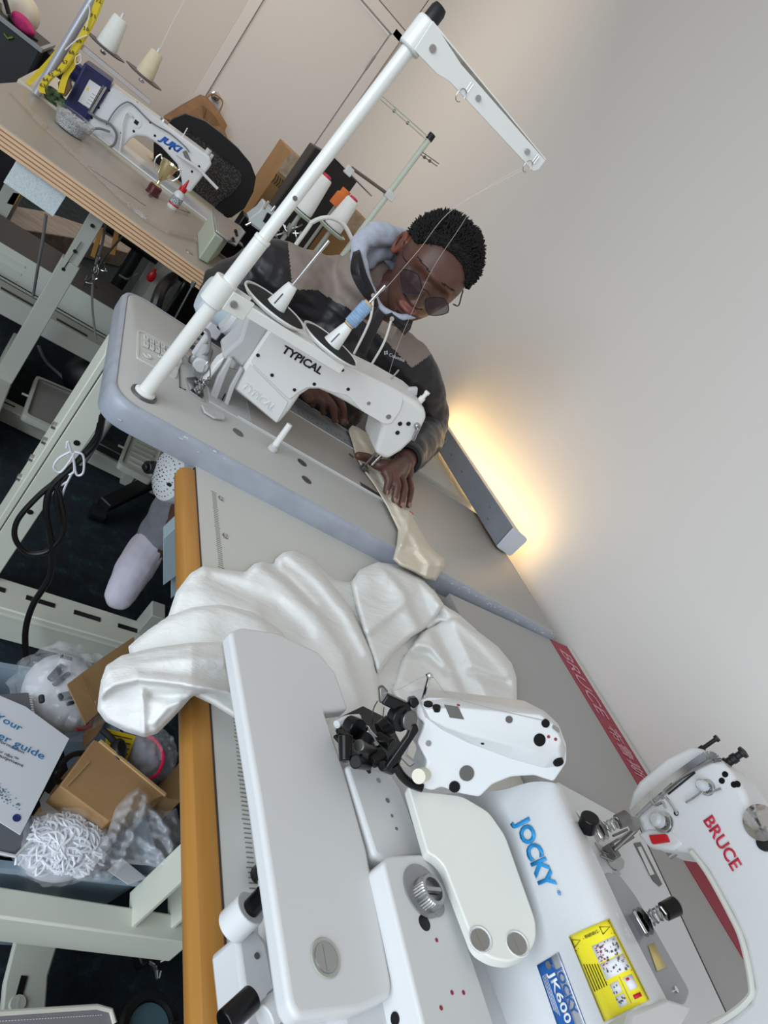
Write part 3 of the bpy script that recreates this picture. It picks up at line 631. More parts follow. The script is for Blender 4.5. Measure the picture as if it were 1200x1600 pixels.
# ------------------------------------------------------------------ motor under the table
um = thing('table_motor', 'white round motor with perforated grille hanging under the grey sewing table', 'motor', (-0.93, 0.3, 0.5))
c = P(262, 742, y=0.24); axm = Vector((-0.93, -0.36, 0.0)).normalized()
M_mot = mat('motor_white', (196, 198, 198), 0.35)
b = MB(); b.lathe(c, -axm, [(0.0, -0.016), (0.03, -0.012), (0.054, 0.0), (0.057, 0.01), (0.057, 0.09), (0.04, 0.10), (0, 0.10)], 40); b.build('motor_body', M_mot, um)
x, y, z = frame(axm); b = MB()
for i in range(5):
    for k in range(6 + 6 * i):
        a = k * 2 * math.pi / (6 + 6 * i); r = 0.008 + i * 0.0095
        p = c + axm * (0.0165 - 0.017 * (r / 0.055) ** 2) + (x * math.cos(a) + y * math.sin(a)) * r
        b.cyl(p - axm * 0.003, p + axm * 0.0008, 0.0008 if (i * k) % 3 else 0.0014, n=6)
b.build('grille_holes', mat('dark_grey_holes', (70, 70, 74), 0.7), um, kind='stuff')
b = MB(); b.box((-0.90, 0.30, 0.64), (0.05, 0.08, 0.14)); b.build('bracket', M_mot, um, bevel=0.003)
b = MB(); q = P(229, 730, y=0.27); b.cyl(q, q + Vector((0.03, 0.02, 0)), 0.014); b.cyl(q - Vector((0.006, 0.004, 0)), q, 0.008); b.build('knob', M_black, um, bevel=0.003)
b = MB(); b.beam(P(262, 756, y=0.20), P(290, 768, y=0.22), 0.004, 0.006); b.build('belt_slot', M_black, um)

# ------------------------------------------------------------------ lamp bar behind
lb = thing('lamp_bar', 'long grey metal lamp bar glowing warm against the wall', 'lamp', (-0.11, 0.5, ZT))
cx_, cz_ = -0.110, ZT + 0.037
cs = [(-0.142, 0.7545), (-0.149, 0.812), (-0.080, 0.806), (-0.076, 0.7515)]
cs = [P(768, 861, y=0.25), P(794, 832, y=0.25), P(817, 850, y=0.25), P(789, 876, y=0.25)]
dz = ZT + 0.002 - min(p.z for p in cs)
cs = [p + Vector((0, 0, dz)) for p in cs]
A, B_, C_, D = cs; L_ = Vector((0.0, 0.80, 0.0))
b = MB()
b.prism([A, B_, B_ + (C_ - B_) * 0.05, A + (D - A) * 0.05], L_); b.build('metal_housing', mat('lamp_grey', (150, 154, 162), 0.35, metal=0.2, var=0.12, vs=14), lb, bevel=0.001)
b = MB(); b.prism([A + (D - A) * 0.05 + (B_ - A) * 0.02, B_ + (C_ - B_) * 0.05, B_ + (C_ - B_) * 0.5, A + (D - A) * 0.9], L_); b.build('back_tray', M_typg, lb)
ecp = rpoly([A, B_, C_, D], [0.002, 0.002, 0.012, 0.012], 5)
b = MB(); b.prism([p - Vector((0, 0.003, 0)) for p in ecp], (0, 0.010, 0)); b.build('end_cap', mat('lamp_end_cap', (206, 210, 222), 0.4), lb, bevel=0.001)
M_lamp = mat('warm_tube', (255, 225, 170), 0.5, emit=(255, 214, 150), es=15.0)
b = MB(); lc = B_ * 0.15 + C_ * 0.55 + D * 0.3
b.cyl(lc + Vector((0, 0.02, 0)), lc + Vector((0, 0.78, 0)), 0.012, n=16); b.build('light_tube', M_lamp, lb)
b = MB()
for (u, v, r) in ((0.30, 0.12, .003), (0.65, 0.15, .0025), (0.45, 0.4, .0028), (0.45, 0.52, .0025), (0.6, 0.62, .0045), (0.4, 0.6, .002), (0.62, 0.66, .006), (0.55, 0.72, .008)):
    p = A.lerp(B_, v if False else u) + Vector((0, 0.8 * (v), 0)); n_ = (B_ - A).cross(L_).normalized(); n_ = n_ if n_.x < 0 else -n_
    b.box(p + n_ * 0.0005, (0.002, r * 3, r), M=Matrix.Rotation(0.3, 3, 'Y'))
b.build('knockouts', mat('knockout_grey', (96, 98, 104), 0.5), lb)
for v, rad in ((0.66, 0.017), (0.66, 0.009)):
    p = A.lerp(B_, 0.5) + Vector((0, 0.5, 0)); x, y, z = frame(n_)
    b = MB(); b.tube([p + (x * math.cos(k * .5) + y * math.sin(k * .5)) * rad for k in range(14)], 0.0008, 6); b.build('pressed_ring', M_steel, lb)

# ------------------------------------------------------------------ the man
def eval_mesh(b, voxel, smooth_it=3, sm=0.5, name='tmpm'):
    bmesh.ops.recalc_face_normals(b.bm, faces=b.bm.faces)
    me = bpy.data.meshes.new(name); b.bm.to_mesh(me); b.bm.free()
    o = bpy.data.objects.new(name, me); COL.objects.link(o)
    r = o.modifiers.new('r', 'REMESH'); r.mode = 'VOXEL'; r.voxel_size = voxel; r.use_smooth_shade = True
    if smooth_it:
        s = o.modifiers.new('s', 'SMOOTH'); s.iterations = smooth_it; s.factor = sm
    dg = bpy.context.evaluated_depsgraph_get(); m2 = bpy.data.meshes.new_from_object(o.evaluated_get(dg))
    bpy.data.objects.remove(o); bpy.data.meshes.remove(me)
    return m2
def displace(me, fn):
    nn = [v.normal.copy() for v in me.vertices]; co = []
    for v, n in zip(me.vertices, nn): co.extend(v.co + n * fn(v.co))
    me.vertices.foreach_set('co', co); me.update()
def link_mesh(name, me, mats, parent):
    me.materials.clear()
    for m in mats: me.materials.append(m)
    me.shade_smooth(); me.name = name
    o = bpy.data.objects.new(name, me); COL.objects.link(o); setparent(o, parent); return o
def capsule(b, pts, rad, n=16, sub=5):
    """tapered limb with rounded ends"""
    pts = [Vector(p) for p in pts]
    P_ = bez(pts, sub); N = len(P_); R = []
    for i in range(N):
        t = i / sub; k = min(int(t), len(rad) - 2); f = t - k; R.append(rad[k] * (1 - f) + rad[k + 1] * f)
    d0 = (P_[1] - P_[0]).normalized(); d1 = (P_[-1] - P_[-2]).normalized()
    pre = [P_[0] - d0 * R[0] * math.cos(a) for a in (0.25, 0.7, 1.15)]; prr = [R[0] * math.sin(a) for a in (0.25, 0.7, 1.15)]
    post = [P_[-1] + d1 * R[-1] * math.cos(a) for a in (1.15, 0.7, 0.25)]; por = [R[-1] * math.sin(a) for a in (1.15, 0.7, 0.25)]
    b.tube(pre + P_ + post, prr + R + por, n)

cv = lambda a, b_, c: (r_ * a + d_ * b_ + f_ * c)
HF = cv(-0.15, 0.66, -0.72).normalized(); HU = cv(0.62, -0.47, -0.64); HU = (HU - HF * HU.dot(HF)).normalized(); HR = HF.cross(HU)   # face, crown, his right
HC = P(677, 418, y=0.50)
HS = 1.12
H = lambda x, f, u: HC + (HR * x + HF * f + HU * u) * HS
g_ = lambda v, s: math.exp(-(v / s) ** 2)
def head_pt(th, ph):
    """th 0 = face front, ph -90..90"""
    sx, sy, sz = math.cos(ph) * math.sin(th), math.cos(ph) * math.cos(th), math.sin(ph)
    z = sz * (0.118 if sz < 0 else 0.094); w = 0.073; fr = 0.089
    if sz < 0:
        w *= 1 - 0.20 * min(1, -sz * 1.25) ** 1.6
    pw = 0.86
    x = math.copysign(abs(sx) ** pw, sx) * w; y = math.copysign(abs(sy) ** pw, sy) * fr
    if sy < 0:
        y *= 1.06
        if sz < -0.1: y *= 1 - 0.35 * (-sz - 0.1)
    # flatten low face, bring chin forward
    if sz < -0.35 and sy > 0: y += 0.022 * min(1, (-sz - 0.35) / 0.5) * max(0, sy + .15) ** 0.3; z += 0.0
    if sz < 0: z = -abs(sz) ** 0.93 * 0.118
    if sy > 0:
        fx = max(0, sy) ** 0.5
        y -= fx * 0.013 * (g_(abs(x) - 0.031, 0.016) * g_(z + 0.004, 0.013))            # eye sockets
        y += fx * 0.006 * g_(z - 0.018, 0.010) * g_(x, 0.05)                              # brow
        y -= fx * 0.004 * g_(x, 0.012) * g_(z - 0.004, 0.008)
        nz = (z + 0.004) / -0.040                                                        # nose
        if -0.1 < nz < 1.25:
            hgt = 0.006 + 0.026 * max(0, min(nz, 1)) if nz <= 1 else 0.032 * (1.25 - nz) / 0.25
            wd = 0.009 + 0.009 * max(0, min(nz, 1)) ** 1.5
            y += fx * hgt * g_(x, wd) * (1 if nz > 0.05 else max(0, (nz + 0.1) / 0.15))
        y += fx * 0.006 * g_(abs(x) - 0.013, 0.006) * g_(z + 0.040, 0.006)                # nostril wings
        y += fx * 0.010 * g_(x, 0.024) * g_(z + 0.062, 0.010)                             # mouth mound
        y += fx * 0.0065 * g_(x, 0.019) * (g_(z + 0.0565, 0.0042) + 1.15 * g_(z + 0.0685, 0.0050))
        y -= fx * 0.0045 * g_(x, 0.021) * g_(z + 0.0625, 0.0018)
        y -= fx * 0.004 * g_(x, 0.02) * g_(z + 0.080, 0.006)
        y += fx * 0.007 * g_(x, 0.016) * g_(z + 0.098, 0.012)                             # chin
        y += fx * 0.004 * g_(abs(x) - 0.045, 0.015) * g_(z + 0.028, 0.018)                # cheeks
    return H(x, y, z)
NT, NP = 120, 96
rings = []
for j in range(1, NP):
    ph = -math.pi / 2 + math.pi * j / NP
    rings.append([head_pt(2 * math.pi * i / NT, ph) for i in range(NT)])
man = thing('person', 'man in tinted glasses and a taupe and black jacket bent over the machine', 'person', (-0.75, 0.72, 0))
B = MB(); B.loft(rings)
# ears
for s in (1, -1):
    c = H(0.076 * s, -0.006, -0.012) if s == 1 else H(-0.072, -0.034, -0.014)
    e = [c + HU * (0.027 * math.cos(a)) * (1.0 if math.cos(a) > 0 else 0.9) + HF * (0.016 * math.sin(a)) + HR * s * (0.008 - 0.006 * math.sin(a)) for a in [k * 2 * math.pi / 14 for k in range(14)]]
    B.tube(e + [e[0]], 0.0048, 8); capsule(B, [c - HR * s * 0.001 + HU * 0.016, c - HR * s * 0.001 - HU * 0.016], [0.0125, 0.010], 12)
# neck, torso
neck_base = P(588, 470, y=0.66)
neck_base = Vector((-0.735, 0.640, 1.00))
capsule(B, [H(0, -0.030, -0.03), H(0, -0.040, -0.10), neck_base], [0.064, 0.060, 0.066])
hips = Vector((-0.70, 0.86, 0.50)); chest = Vector((-0.74, 0.72, 0.86))
capsule(B, [hips, (hips + chest) / 2 + Vector((0, 0.03, 0)), chest + Vector((0, 0.02, 0)), neck_base - Vector((0, -0.02, 0.06))], [0.11, 0.10, 0.10, 0.06])
SR = P(447, 408, y=0.64); SL = P(645, 548, y=0.62)
ER = P(352, 462, y=0.64); EL = P(668, 672, y=0.60)
WR = Vector((-0.845, 0.455, 0.810)); WL = P(631, 722, z=0.812)
for S, E_, W_ in ((SR, ER, WR), (SL, EL, WL)):
    capsule(B, [neck_base.lerp(S, 0.3) - Vector((0, 0, 0.05)), S - Vector((0, 0, 0.035)), E_, W_], [0.04, 0.035, 0.034, 0.026])
def hand(wrist, knuckles, mids, tips, thumb, r=0.0088):
    pc = sum(knuckles, Vector()) / 4
    for k in range(4):
        capsule(B, [wrist.lerp(knuckles[k], 0.08), wrist.lerp(knuckles[k], 0.55) + Vector((0, 0, 0.004)), knuckles[k]], [0.020, 0.0155, 0.0115], 12)
        rr = r * (1.0, 1.03, 0.98, 0.86)[k]
        capsule(B, [knuckles[k], mids[k], mids[k].lerp(tips[k], 0.5) + Vector((0, 0, 0.0015)), tips[k]], [rr * 1.15, rr * 1.08, rr * 0.95, rr * 0.82], 12)
    capsule(B, thumb, [0.018, 0.014, 0.0115, 0.0095][:len(thumb)], 12)
zt = 0.772
# his left hand, flat on the cloth
kn = [P(603, 738, z=0.800), P(616, 744, z=0.802), P(627, 746, z=0.800), P(638, 745, z=0.796)]
tp = [P(603, 768, z=zt), P(616, 781, z=zt), P(627, 789, z=zt - .002), P(638, 790, z=zt - .002)]
md_ = [a.lerp(t, 0.5) + Vector((0, 0, 0.009)) for a, t in zip(kn, tp)]
hand(WL, kn, md_, tp, [WL.lerp(kn[0], 0.35) - Vector((0.006, 0, 0.008)), P(592, 726, z=0.785), P(575, 716, z=0.778), P(560, 712, z=0.776)])
nail_list = list(zip(tp, md_))
# his right hand behind the machine arch
kn2 = [P(522, 617, z=0.812), P(507, 619, z=0.806), P(493, 620, z=0.797), P(482, 622, z=0.788)]
tp2 = [P(539, 660, z=0.770), P(523, 657, z=0.770), P(505, 645, z=0.768), P(488, 634, z=0.768)]
md2 = [a.lerp(t, 0.45) + Vector((0, -0.004, 0.010)) for a, t in zip(kn2, tp2)]
hand(WR, kn2, md2, tp2, [WR.lerp(kn2[0], 0.4) + Vector((0.012, 0.02, -0.01)), Vector((-0.70, 0.47, 0.775)), Vector((-0.67, 0.44, 0.772)), Vector((-0.655, 0.415, 0.770))])
nail_list += list(zip(tp2, md2))
# legs
KR = Vector((-0.80, 0.52, 0.50)); AR = P(246, 842, z=0.22); KL = Vector((-0.56, 0.50, 0.50)); AL = Vector((-0.55, 0.45, 0.10))
TR = P(188, 930, z=0.13)
capsule(B, [hips + Vector((-0.09, 0, -0.02)), KR, AR], [0.06, 0.045, 0.040]); capsule(B, [hips + Vector((0.09, 0, -0.02)), KL, AL], [0.06, 0.045, 0.040])
capsule(B, [AR, AR.lerp(TR, 0.5) + Vector((0, 0, -0.01)), TR], [0.042, 0.040, 0.028]); capsule(B, [AL, AL + Vector((0, -0.2, -0.055))], [0.042, 0.03])
me = eval_mesh(B, 0.0026, 2, 0.4)
M_lip = mat('lip_skin', (142, 88, 82), 0.4, var=0.2, vs=90)
M_brow = mat('brow_hair', (22, 17, 16), 0.8)
body = link_mesh('body', me, [M_skin, M_lip, M_brow, mat('ear_skin', (128, 74, 56), 0.45, var=0.3, vs=60)], man)
for p in me.polygons:
    v = (p.center - HC) / HS
    if v.length > 0.2: continue
    x, f, u = v.dot(HR), v.dot(HF), v.dot(HU)
    if f > 0.085 and abs(x) < 0.024 and -0.076 < u < -0.052:
        hw = 0.021 * math.sqrt(max(0, 1 - ((u + 0.0635) / 0.0115) ** 2))
        if abs(x) < hw: p.material_index = 1
    elif f > 0.05 and 0.014 < abs(x) < 0.050 and abs(u - (0.021 - 0.12 * max(0, abs(x) - 0.034))) < 0.0014: p.material_index = 2
    elif abs(x) > 0.074 and abs(u) < 0.06 and abs(f) < 0.04: p.material_index = 3
    elif f > 0.06 and ((abs(x) < 0.026 and -0.050 < u < -0.046) or (abs(x) < 0.012 and -0.10 < u < -0.084) or (0.0 < abs(x) < 0.04 and u < -0.106)): p.material_index = 2
# finger nails
bn = MB()
for t, m_ in nail_list:
    d = (t - m_).normalized(); up_ = Vector((0, 0, 1)); up_ = (up_ - d * up_.dot(d)).normalized(); sx = d.cross(up_)
    c = t + d * 0.001 + up_ * 0.0066
    bn.loft([[c + sx * a * 0.0052 + d * e * 0.0062 + up_ * (-0.0014 * abs(a)) for a, e in ((-1, -.7), (0, -1), (1, -.7), (1, .6), (0, 1.1), (-1, .6))], [c + up_ * 0.0006 + sx * a * 0.0042 + d * e * 0.0054 for a, e in ((-1, -.7), (0, -1), (1, -.7), (1, .6), (0, 1.1), (-1, .6))]])
bn.build('fingernails', mat('nail', (150, 108, 96), 0.35), man, kind='stuff')

# hair: cap plus short curled tufts
def hair_line(th):   # lower limit in crown direction by angle round the head
    a = abs(math.degrees(th)); a = min(a, 360 - a)
    tab = [(0, 0.066), (25, 0.062), (45, 0.048), (58, 0.030), (75, 0.022), (95, 0.018), (110, -0.012), (130, -0.040), (180, -0.050)]
    for (a0, v0), (a1, v1) in zip(tab, tab[1:]):
        if a0 <= a <= a1: return v0 + (v1 - v0) * (a - a0) / (a1 - a0)
hb = MB(); rnd = random.Random(3)
def hp(th, ph, off):
    p = head_pt(th, ph); n = (p - (HC + HU * 0.01)).normalized(); return p + n * off
rows = []
for j in range(34):
    row = []
    for i in range(72):
        th = 2 * math.pi * i / 72; lim = hair_line(th); ph0 = math.asin(max(-0.99, min(0.99, lim / 0.094))); ph = ph0 + (math.pi / 2 - 0.02 - ph0) * (j / 33)
        u = j / 33; off = 0.002 + 0.011 * min(1, u * 4.5) ** 0.7 * (0.55 + 0.45 * min(1, max(0, math.sin(ph)) * 1.6)) + 0.0035 * noise.noise(Vector((th * 9, ph * 14, 1)))
        if j == 0: off = -0.003
        row.append(hp(th, ph, off))
    rows.append(row)
hb.loft(rows, cap0=False)
for k in range(2300):
    th = rnd.uniform(0, 2 * math.pi); lim = hair_line(th); s0 = lim / 0.094 + 0.02; s = rnd.uniform(s0, 0.999); ph = math.asin(min(.999, s))
    u = (ph - math.asin(max(-.99, lim / 0.094))) / (math.pi / 2)
    base = 0.003 + 0.009 * min(1, u * 4.5) ** 0.7
    p = hp(th, ph, base); n = (p - HC).normalized(); t = Vector((rnd.uniform(-1, 1), rnd.uniform(-1, 1), rnd.uniform(-1, 1))); t = (t - n * t.dot(n)).normalized()
    l = rnd.uniform(0.006, 0.012) * (0.5 + min(1, u * 4) * 0.6)
    hb.tube([p - n * 0.003, p + n * l * 0.5 + t * 0.002, p + n * l + t * 0.0045], [0.0030, 0.0024, 0.0006], 4)
hb.build('hair', mat('black_curly_hair', (17, 14, 14), 0.75, bump=0.5, bs=500), man, angle=180)

# glasses
gl = MB(); lens = MB()
def lens_pts(s, r=1.0):
    out = []
    for k in range(24):
        a = 2 * math.pi * k / 24; sq = 1 / max(abs(math.cos(a)) ** 1.3 + abs(math.sin(a)) ** 1.3, 0.01) ** (1 / 1.6)
        x = 0.0345 * s + 0.0275 * math.cos(a) * sq * r; u = -0.011 + 0.0225 * math.sin(a) * sq * r
        out.append(H(x, 0.119 - 0.10 * max(0, abs(x) - 0.035) ** 1.0 * 2.2 * 0.25 - 0.02 * (abs(x) / 0.06) ** 2 + 0.004, u))
    return out
for s in (-1, 1):
    o = lens_pts(s); gl.tube(o + [o[0]], 0.0011, 6)
    lp_ = lens_pts(s, 0.98); lc_ = sum(lp_, Vector()) / 24; lens.loft([[lc_ + (p - lc_) * k for p in lp_] for k in (1, .5, .02)], cap0=False)
    gl.tube(bez([H(0.061 * s, 0.088, 0.004), H(0.074 * s, 0.075, 0.004), H(0.079 * s, 0.02, 0.002), H(0.080 * s, -0.014, 0.002), H(0.079 * s, -0.03, -0.02)], 5), [0.0016] * 21, 6)
gl.tube(bez([H(0.009, 0.115, -0.004), H(0, 0.119, 0.0), H(-0.009, 0.115, -0.004)], 5), 0.0013, 6)
gl.build('glasses_frame', mat('dark_metal_frame', (34, 28, 28), 0.4, metal=0.2), man)
mt = mat('tinted_lens', (52, 40, 46), 0.08, trans=0.0, alpha=0.76, spec=0.6)
lens.build('lens', mt, man, kind='stuff')

# jacket
J = MB()
capsule(J, [hips + Vector((0, 0.0, 0.02)), (hips + chest) / 2 + Vector((-0.01, 0.03, 0)), chest + Vector((0, 0, 0)), chest.lerp(neck_base, 0.50) + Vector((-0.01, 0.015, 0))], [0.20, 0.19, 0.185, 0.125], 28)
capsule(J, [chest + Vector((0.03, -0.03, -0.02)), Vector((-0.64, 0.645, 0.72)), Vector((-0.64, 0.68, 0.60))], [0.15, 0.135, 0.13], 24)
capsule(J, [SR - Vector((0.02, 0, 0.045)), chest.lerp(neck_base, 0.62) + Vector((-0.03, 0.015, -0.02)), SL - Vector((-0.005, 0, 0.045))], [0.070, 0.112, 0.068], 24)
capsule(J, [neck_base + Vector((-0.0, 0.03, -0.03)), neck_base + Vector((-0.01, 0.0, 0.025))], [0.10, 0.078], 24)
for S, E_, W_, cut in ((SR, ER, WR, 0.66), (SL, EL, WL, 0.84)):
    w = E_.lerp(W_, cut)
    capsule(J, [S - Vector((0, 0, 0.045)), S.lerp(E_, 0.5) + Vector((0, 0.01, 0)), E_, E_.lerp(W_, 0.5), w], [0.072, 0.068, 0.062, 0.052, 0.041], 24)
me = eval_mesh(J, 0.0036, 6, 0.5)
displace(me, lambda c: noise.noise(c * 9) * 0.010 + noise.noise(Vector((c.x * 14, c.y * 14, c.z * 38))) * 0.007 + noise.noise(c * 40) * 0.002)
M_jb = mat('black_jacket_nylon', (27, 26, 30), 0.42, bump=0.25, bs=60, sheen=0.1)
M_jt = mat('taupe_jacket_nylon', (140, 126, 117), 0.55, bump=0.25, bs=60)
jk = link_mesh('jacket', me, [M_jb, M_jt], man)
yoke = [(446, 300), (449, 368), (457, 452), (495, 453), (522, 470), (546, 482), (600, 530), (644, 575), (662, 562), (684, 545), (720, 520), (720, 300)]
for p in me.polygons:
    v = p.center - CAM; k = v.dot(f_)
    if inside((600 + FPX * v.dot(r_) / k, 800 + FPX * v.dot(d_) / k), yoke) and p.center.z > 0.9: p.material_index = 1
# cuffs
for E_, W_, cut in ((ER, WR, 0.66), (EL, WL, 0.84)):
    b = MB(); w = E_.lerp(W_, cut); dd = (W_ - E_).normalized(); b.lathe(w - dd * 0.005, dd, [(0.036, 0), (0.041, 0.006), (0.041, 0.034), (0.038, 0.042), (0.030, 0.042), (0.028, 0.02)]); b.build('cuff', M_jb, man)
# collar flaps, zip, hood, drawstrings
def strip(name, pts_l, pts_r, m, th=0.008, sub=5):
    L_ = bez(pts_l, sub); R__ = bez(pts_r, sub); b = MB()
    off = Vector((0.0, -th, 0))
    b.loft([[a, a.lerp(c, .5) + off * .8, c, c - off * .5 + Vector((0, .003, 0)), a - off * .5 + Vector((0, .003, 0))] for a, c in zip(L_, R__)])
    return b.build(name, m, man, angle=60)
strip('collar', [P(553, 396, y=0.50), P(549, 425, y=0.475), P(560, 452, y=0.46), P(580, 478, y=0.445)], [P(563, 392, y=0.50), P(572, 425, y=0.475), P(585, 455, y=0.46), P(592, 478, y=0.445)], M_jb, 0.014)
strip('collar', [P(600, 492, y=0.44), P(615, 506, y=0.435), P(632, 524, y=0.44)], [P(612, 488, y=0.44), P(634, 500, y=0.44), P(646, 500, y=0.46)], M_jb, 0.014)
strip('zip_flap', [P(590, 480, y=0.438), P(574, 512, y=0.43), P(556, 545, y=0.425)], [P(602, 492, y=0.438), P(588, 520, y=0.43), P(572, 556, y=0.425)], M_jb, 0.008)
strip('pocket_panel', [P(597, 500, y=0.437), P(590, 515, y=0.432)], [P(622, 512, y=0.437), P(612, 530, y=0.435)], M_jt, 0.006)
# hood
hp_ = [P(616, 370, y=0.60), P(590, 366, y=0.585), P(566, 376, y=0.56), P(560, 400, y=0.53), P(569, 430, y=0.500), P(580, 458, y=0.475), P(594, 480, y=0.455), P(618, 494, y=0.442), P(642, 494, y=0.442), P(660, 484, y=0.46), P(672, 470, y=0.52), Vector((-0.64, 0.64, 1.10)), Vector((-0.70, 0.70, 1.11))]
hr_ = [0.024, 0.027, 0.022, 0.018, 0.016, 0.0125, 0.0095, 0.0075, 0.0075, 0.010, 0.02, 0.03, 0.03]
Hd = MB(); capsule(Hd, hp_, hr_, 16, 5)
capsule(Hd, [P(604, 392, y=0.625), P(586, 398, y=0.60), P(575, 415, y=0.575)], [0.024, 0.022, 0.012]); capsule(Hd, [P(610, 378, y=0.66), P(640, 395, y=0.70), Vector((-0.66, 0.72, 1.06))], [0.035, 0.05, 0.04])
me = eval_mesh(Hd, 0.0035, 3, 0.5)
displace(me, lambda c: noise.noise(Vector((c.x * 30, c.y * 30, c.z * 70))) * 0.0045 + noise.noise(c * 22) * 0.003)
M_hood = mat('heather_grey_jersey', (182, 188, 202), 0.9, var=0.10, vs=160, bump=0.4, bs=700, sheen=0.2)
link_mesh('hood', me, [M_hood], man)
for a, m_, e in ((P(583, 462, y=0.440), P(578, 500, y=0.415), P(553, 553, y=0.40)), (P(612, 498, y=0.428), P(600, 535, y=0.41), P(579, 572, y=0.40))):
    b = MB(); b.tube(bez([a, m_, e], 8), 0.0029, 8); b.build('drawstring', mat('white_cord', (214, 212, 206), 0.8), man)
    b = MB(); b.lathe(a + Vector((0, -0.001, 0)), (-0.3, -0.9, 0.3), [(0.0035, 0), (0.0058, 0), (0.0052, 0.002), (0.0035, 0.002)]); b.build('eyelet', M_chrome, man)
# chest lettering
M_jtxt = mat('jacket_lettering', (200, 200, 205), 0.6)
t0, t1 = P(607, 556, y=0.43), P(630, 565, y=0.43); hit = 0.0
text('chest_lettering', 'Columbia', t0, (t1 - t0), (0, 0.2, 1), 0.0078, M_jtxt, man, width=(t1 - t0).length * 1.06)
dm = MB(); c = P(603, 551, y=0.43)
for a in range(4):
    q = c + Vector((math.cos(a * math.pi / 2) * 0.0036, 0, math.sin(a * math.pi / 2) * 0.0036)); dm.box(q, (0.0034, 0.001, 0.0034), M=Matrix.Rotation(math.pi / 4, 3, 'Y'))
dm.build('chest_emblem', M_jtxt, man)
# trousers and sock
T = MB()
capsule(T, [hips + Vector((-0.09, 0, -0.02)), KR, KR.lerp(AR, 0.5) + Vector((0, .02, 0)), AR], [0.115, 0.080, 0.066, 0.054]); capsule(T, [hips + Vector((0.09, 0, -0.02)), KL, AL + Vector((0, 0, 0.03))], [0.115, 0.080, 0.055]); capsule(T, [hips + Vector((-0.08, 0, 0)), hips + Vector((0.08, 0, 0))], [0.13, 0.13])
me = eval_mesh(T, 0.007, 3, 0.5)
displace(me, lambda c: noise.noise(Vector((c.x * 22, c.y * 22, c.z * 30))) * 0.006)
link_mesh('trousers', me, [mat('light_grey_jersey', (128, 130, 138), 0.9, var=0.15, vs=60, bump=0.3, bs=400)], man)
S_ = MB()
capsule(S_, [AR + Vector((0.01, 0.02, 0.02)), AR + Vector((-0.012, -0.02, -0.025)), AR.lerp(TR, 0.55) + Vector((-0.006, 0, -0.006)), TR + Vector((0, 0.0, 0.0))], [0.046, 0.048, 0.047, 0.036]); capsule(S_, [AR + Vector((0.02, 0.03, -0.05)), TR.lerp(AR, 0.3) + Vector((0, 0, -0.02))], [0.032, 0.034])
me = eval_mesh(S_, 0.004, 4, 0.5)
displace(me, lambda c: noise.noise(c * 45) * 0.0018)
link_mesh('sock', me, [mat('white_sock', (206, 202, 216), 0.95, bump=0.3, bs=500)], man)
S2 = MB(); capsule(S2, [AL, AL + Vector((0, -0.2, -0.055))], [0.046, 0.034]); link_mesh('sock', eval_mesh(S2, 0.006, 2), [MATS['white_sock']], man)

# his office chair
oc = thing('office_chair', 'black office chair the man sits on, mostly hidden behind his jacket', 'chair', (-0.78, 0.98, 0))
b = MB(); b.prism(rpoly([Vector((-0.98, 0.72, 0.40)), Vector((-0.48, 0.72, 0.40)), Vector((-0.48, 1.12, 0.40)), Vector((-0.98, 1.12, 0.40))], 0.06, 5), (0, 0, 0.05)); b.build('seat', M_black, oc, bevel=0.015)
b = MB(); b.loft([[Vector((x, 1.08 - 0.10 * ((x + .78) / .25) ** 2 + dy, z)) for x, dy in [(-1.02 + .06 * i, 0) for i in range(9)] + [(-0.54 - .06 * i, 0.03) for i in range(9)]] for z in (0.47, 0.58, 0.66, 0.69)]); b.build('backrest', M_black, oc, bevel=0.01)
b = MB(); b.cyl((-0.75, 0.95, 0.08), (-0.75, 0.95, 0.40), 0.03); b.build('column', M_black, oc)
for k in range(5):
    a = k * 2 * math.pi / 5 + 0.3; e = Vector((-0.75 + 0.28 * math.cos(a), 0.95 + 0.28 * math.sin(a), 0.06)); b = MB(); b.beam((-0.75, 0.95, 0.10), e, 0.045, 0.03); b.build('base_spoke', M_black, oc, bevel=0.005)
    b = MB(); b.cyl(e + Vector((-0.02, 0, -0.035)), e + Vector((0.02, 0, -0.035)), 0.025); b.build('castor', M_black, oc)
b = MB(); b.tube(bez([(-1.02, 0.86, 0.45), (-1.07, 0.86, 0.62), (-1.07, 0.92, 0.66), (-1.04, 1.05, 0.66)], 6), 0.016, 10); b.build('armrest', M_black, oc)

# ------------------------------------------------------------------ projecting small fittings onto built surfaces
from mathutils.bvhtree import BVHTree
def bvh_of(*obs):
    V, F = [], []
    for o in obs:
        k = len(V); V += [v.co.copy() for v in o.data.vertices]; F += [[i + k for i in p.vertices] for p in o.data.polygons]
    return BVHTree.FromPolygons(V, F)
def hit(bv, px, py):
    v = (r_ * ((px - 600) / FPX) + d_ * ((py - 800) / FPX) + f_).normalized()
    h = bv.ray_cast(CAM, v)
    if h[0] is None: return None, None
    n = h[1] if h[1].dot(v) < 0 else -h[1]
    return h[0], n
def decal(name, bv, poly, m, parent, nu=6, nv=6, off=0.0008, th=0.0004):
    """quad given by four photo corners (start, along, far, up) laid on the surface"""
    b = MB(); (x0, y0), (x1, y1), (x2, y2), (x3, y3) = poly
    def f(u, v):
        px = (x0 * (1 - u) + x1 * u) * (1 - v) + (x3 * (1 - u) + x2 * u) * v; py = (y0 * (1 - u) + y1 * u) * (1 - v) + (y3 * (1 - u) + y2 * u) * v
        p, n = hit(bv, px, py)
        return (p + n * off) if p else P(px, py, z=0.9)
    b.grid(f, nu, nv); return b.build(name, m, parent, solid=th)
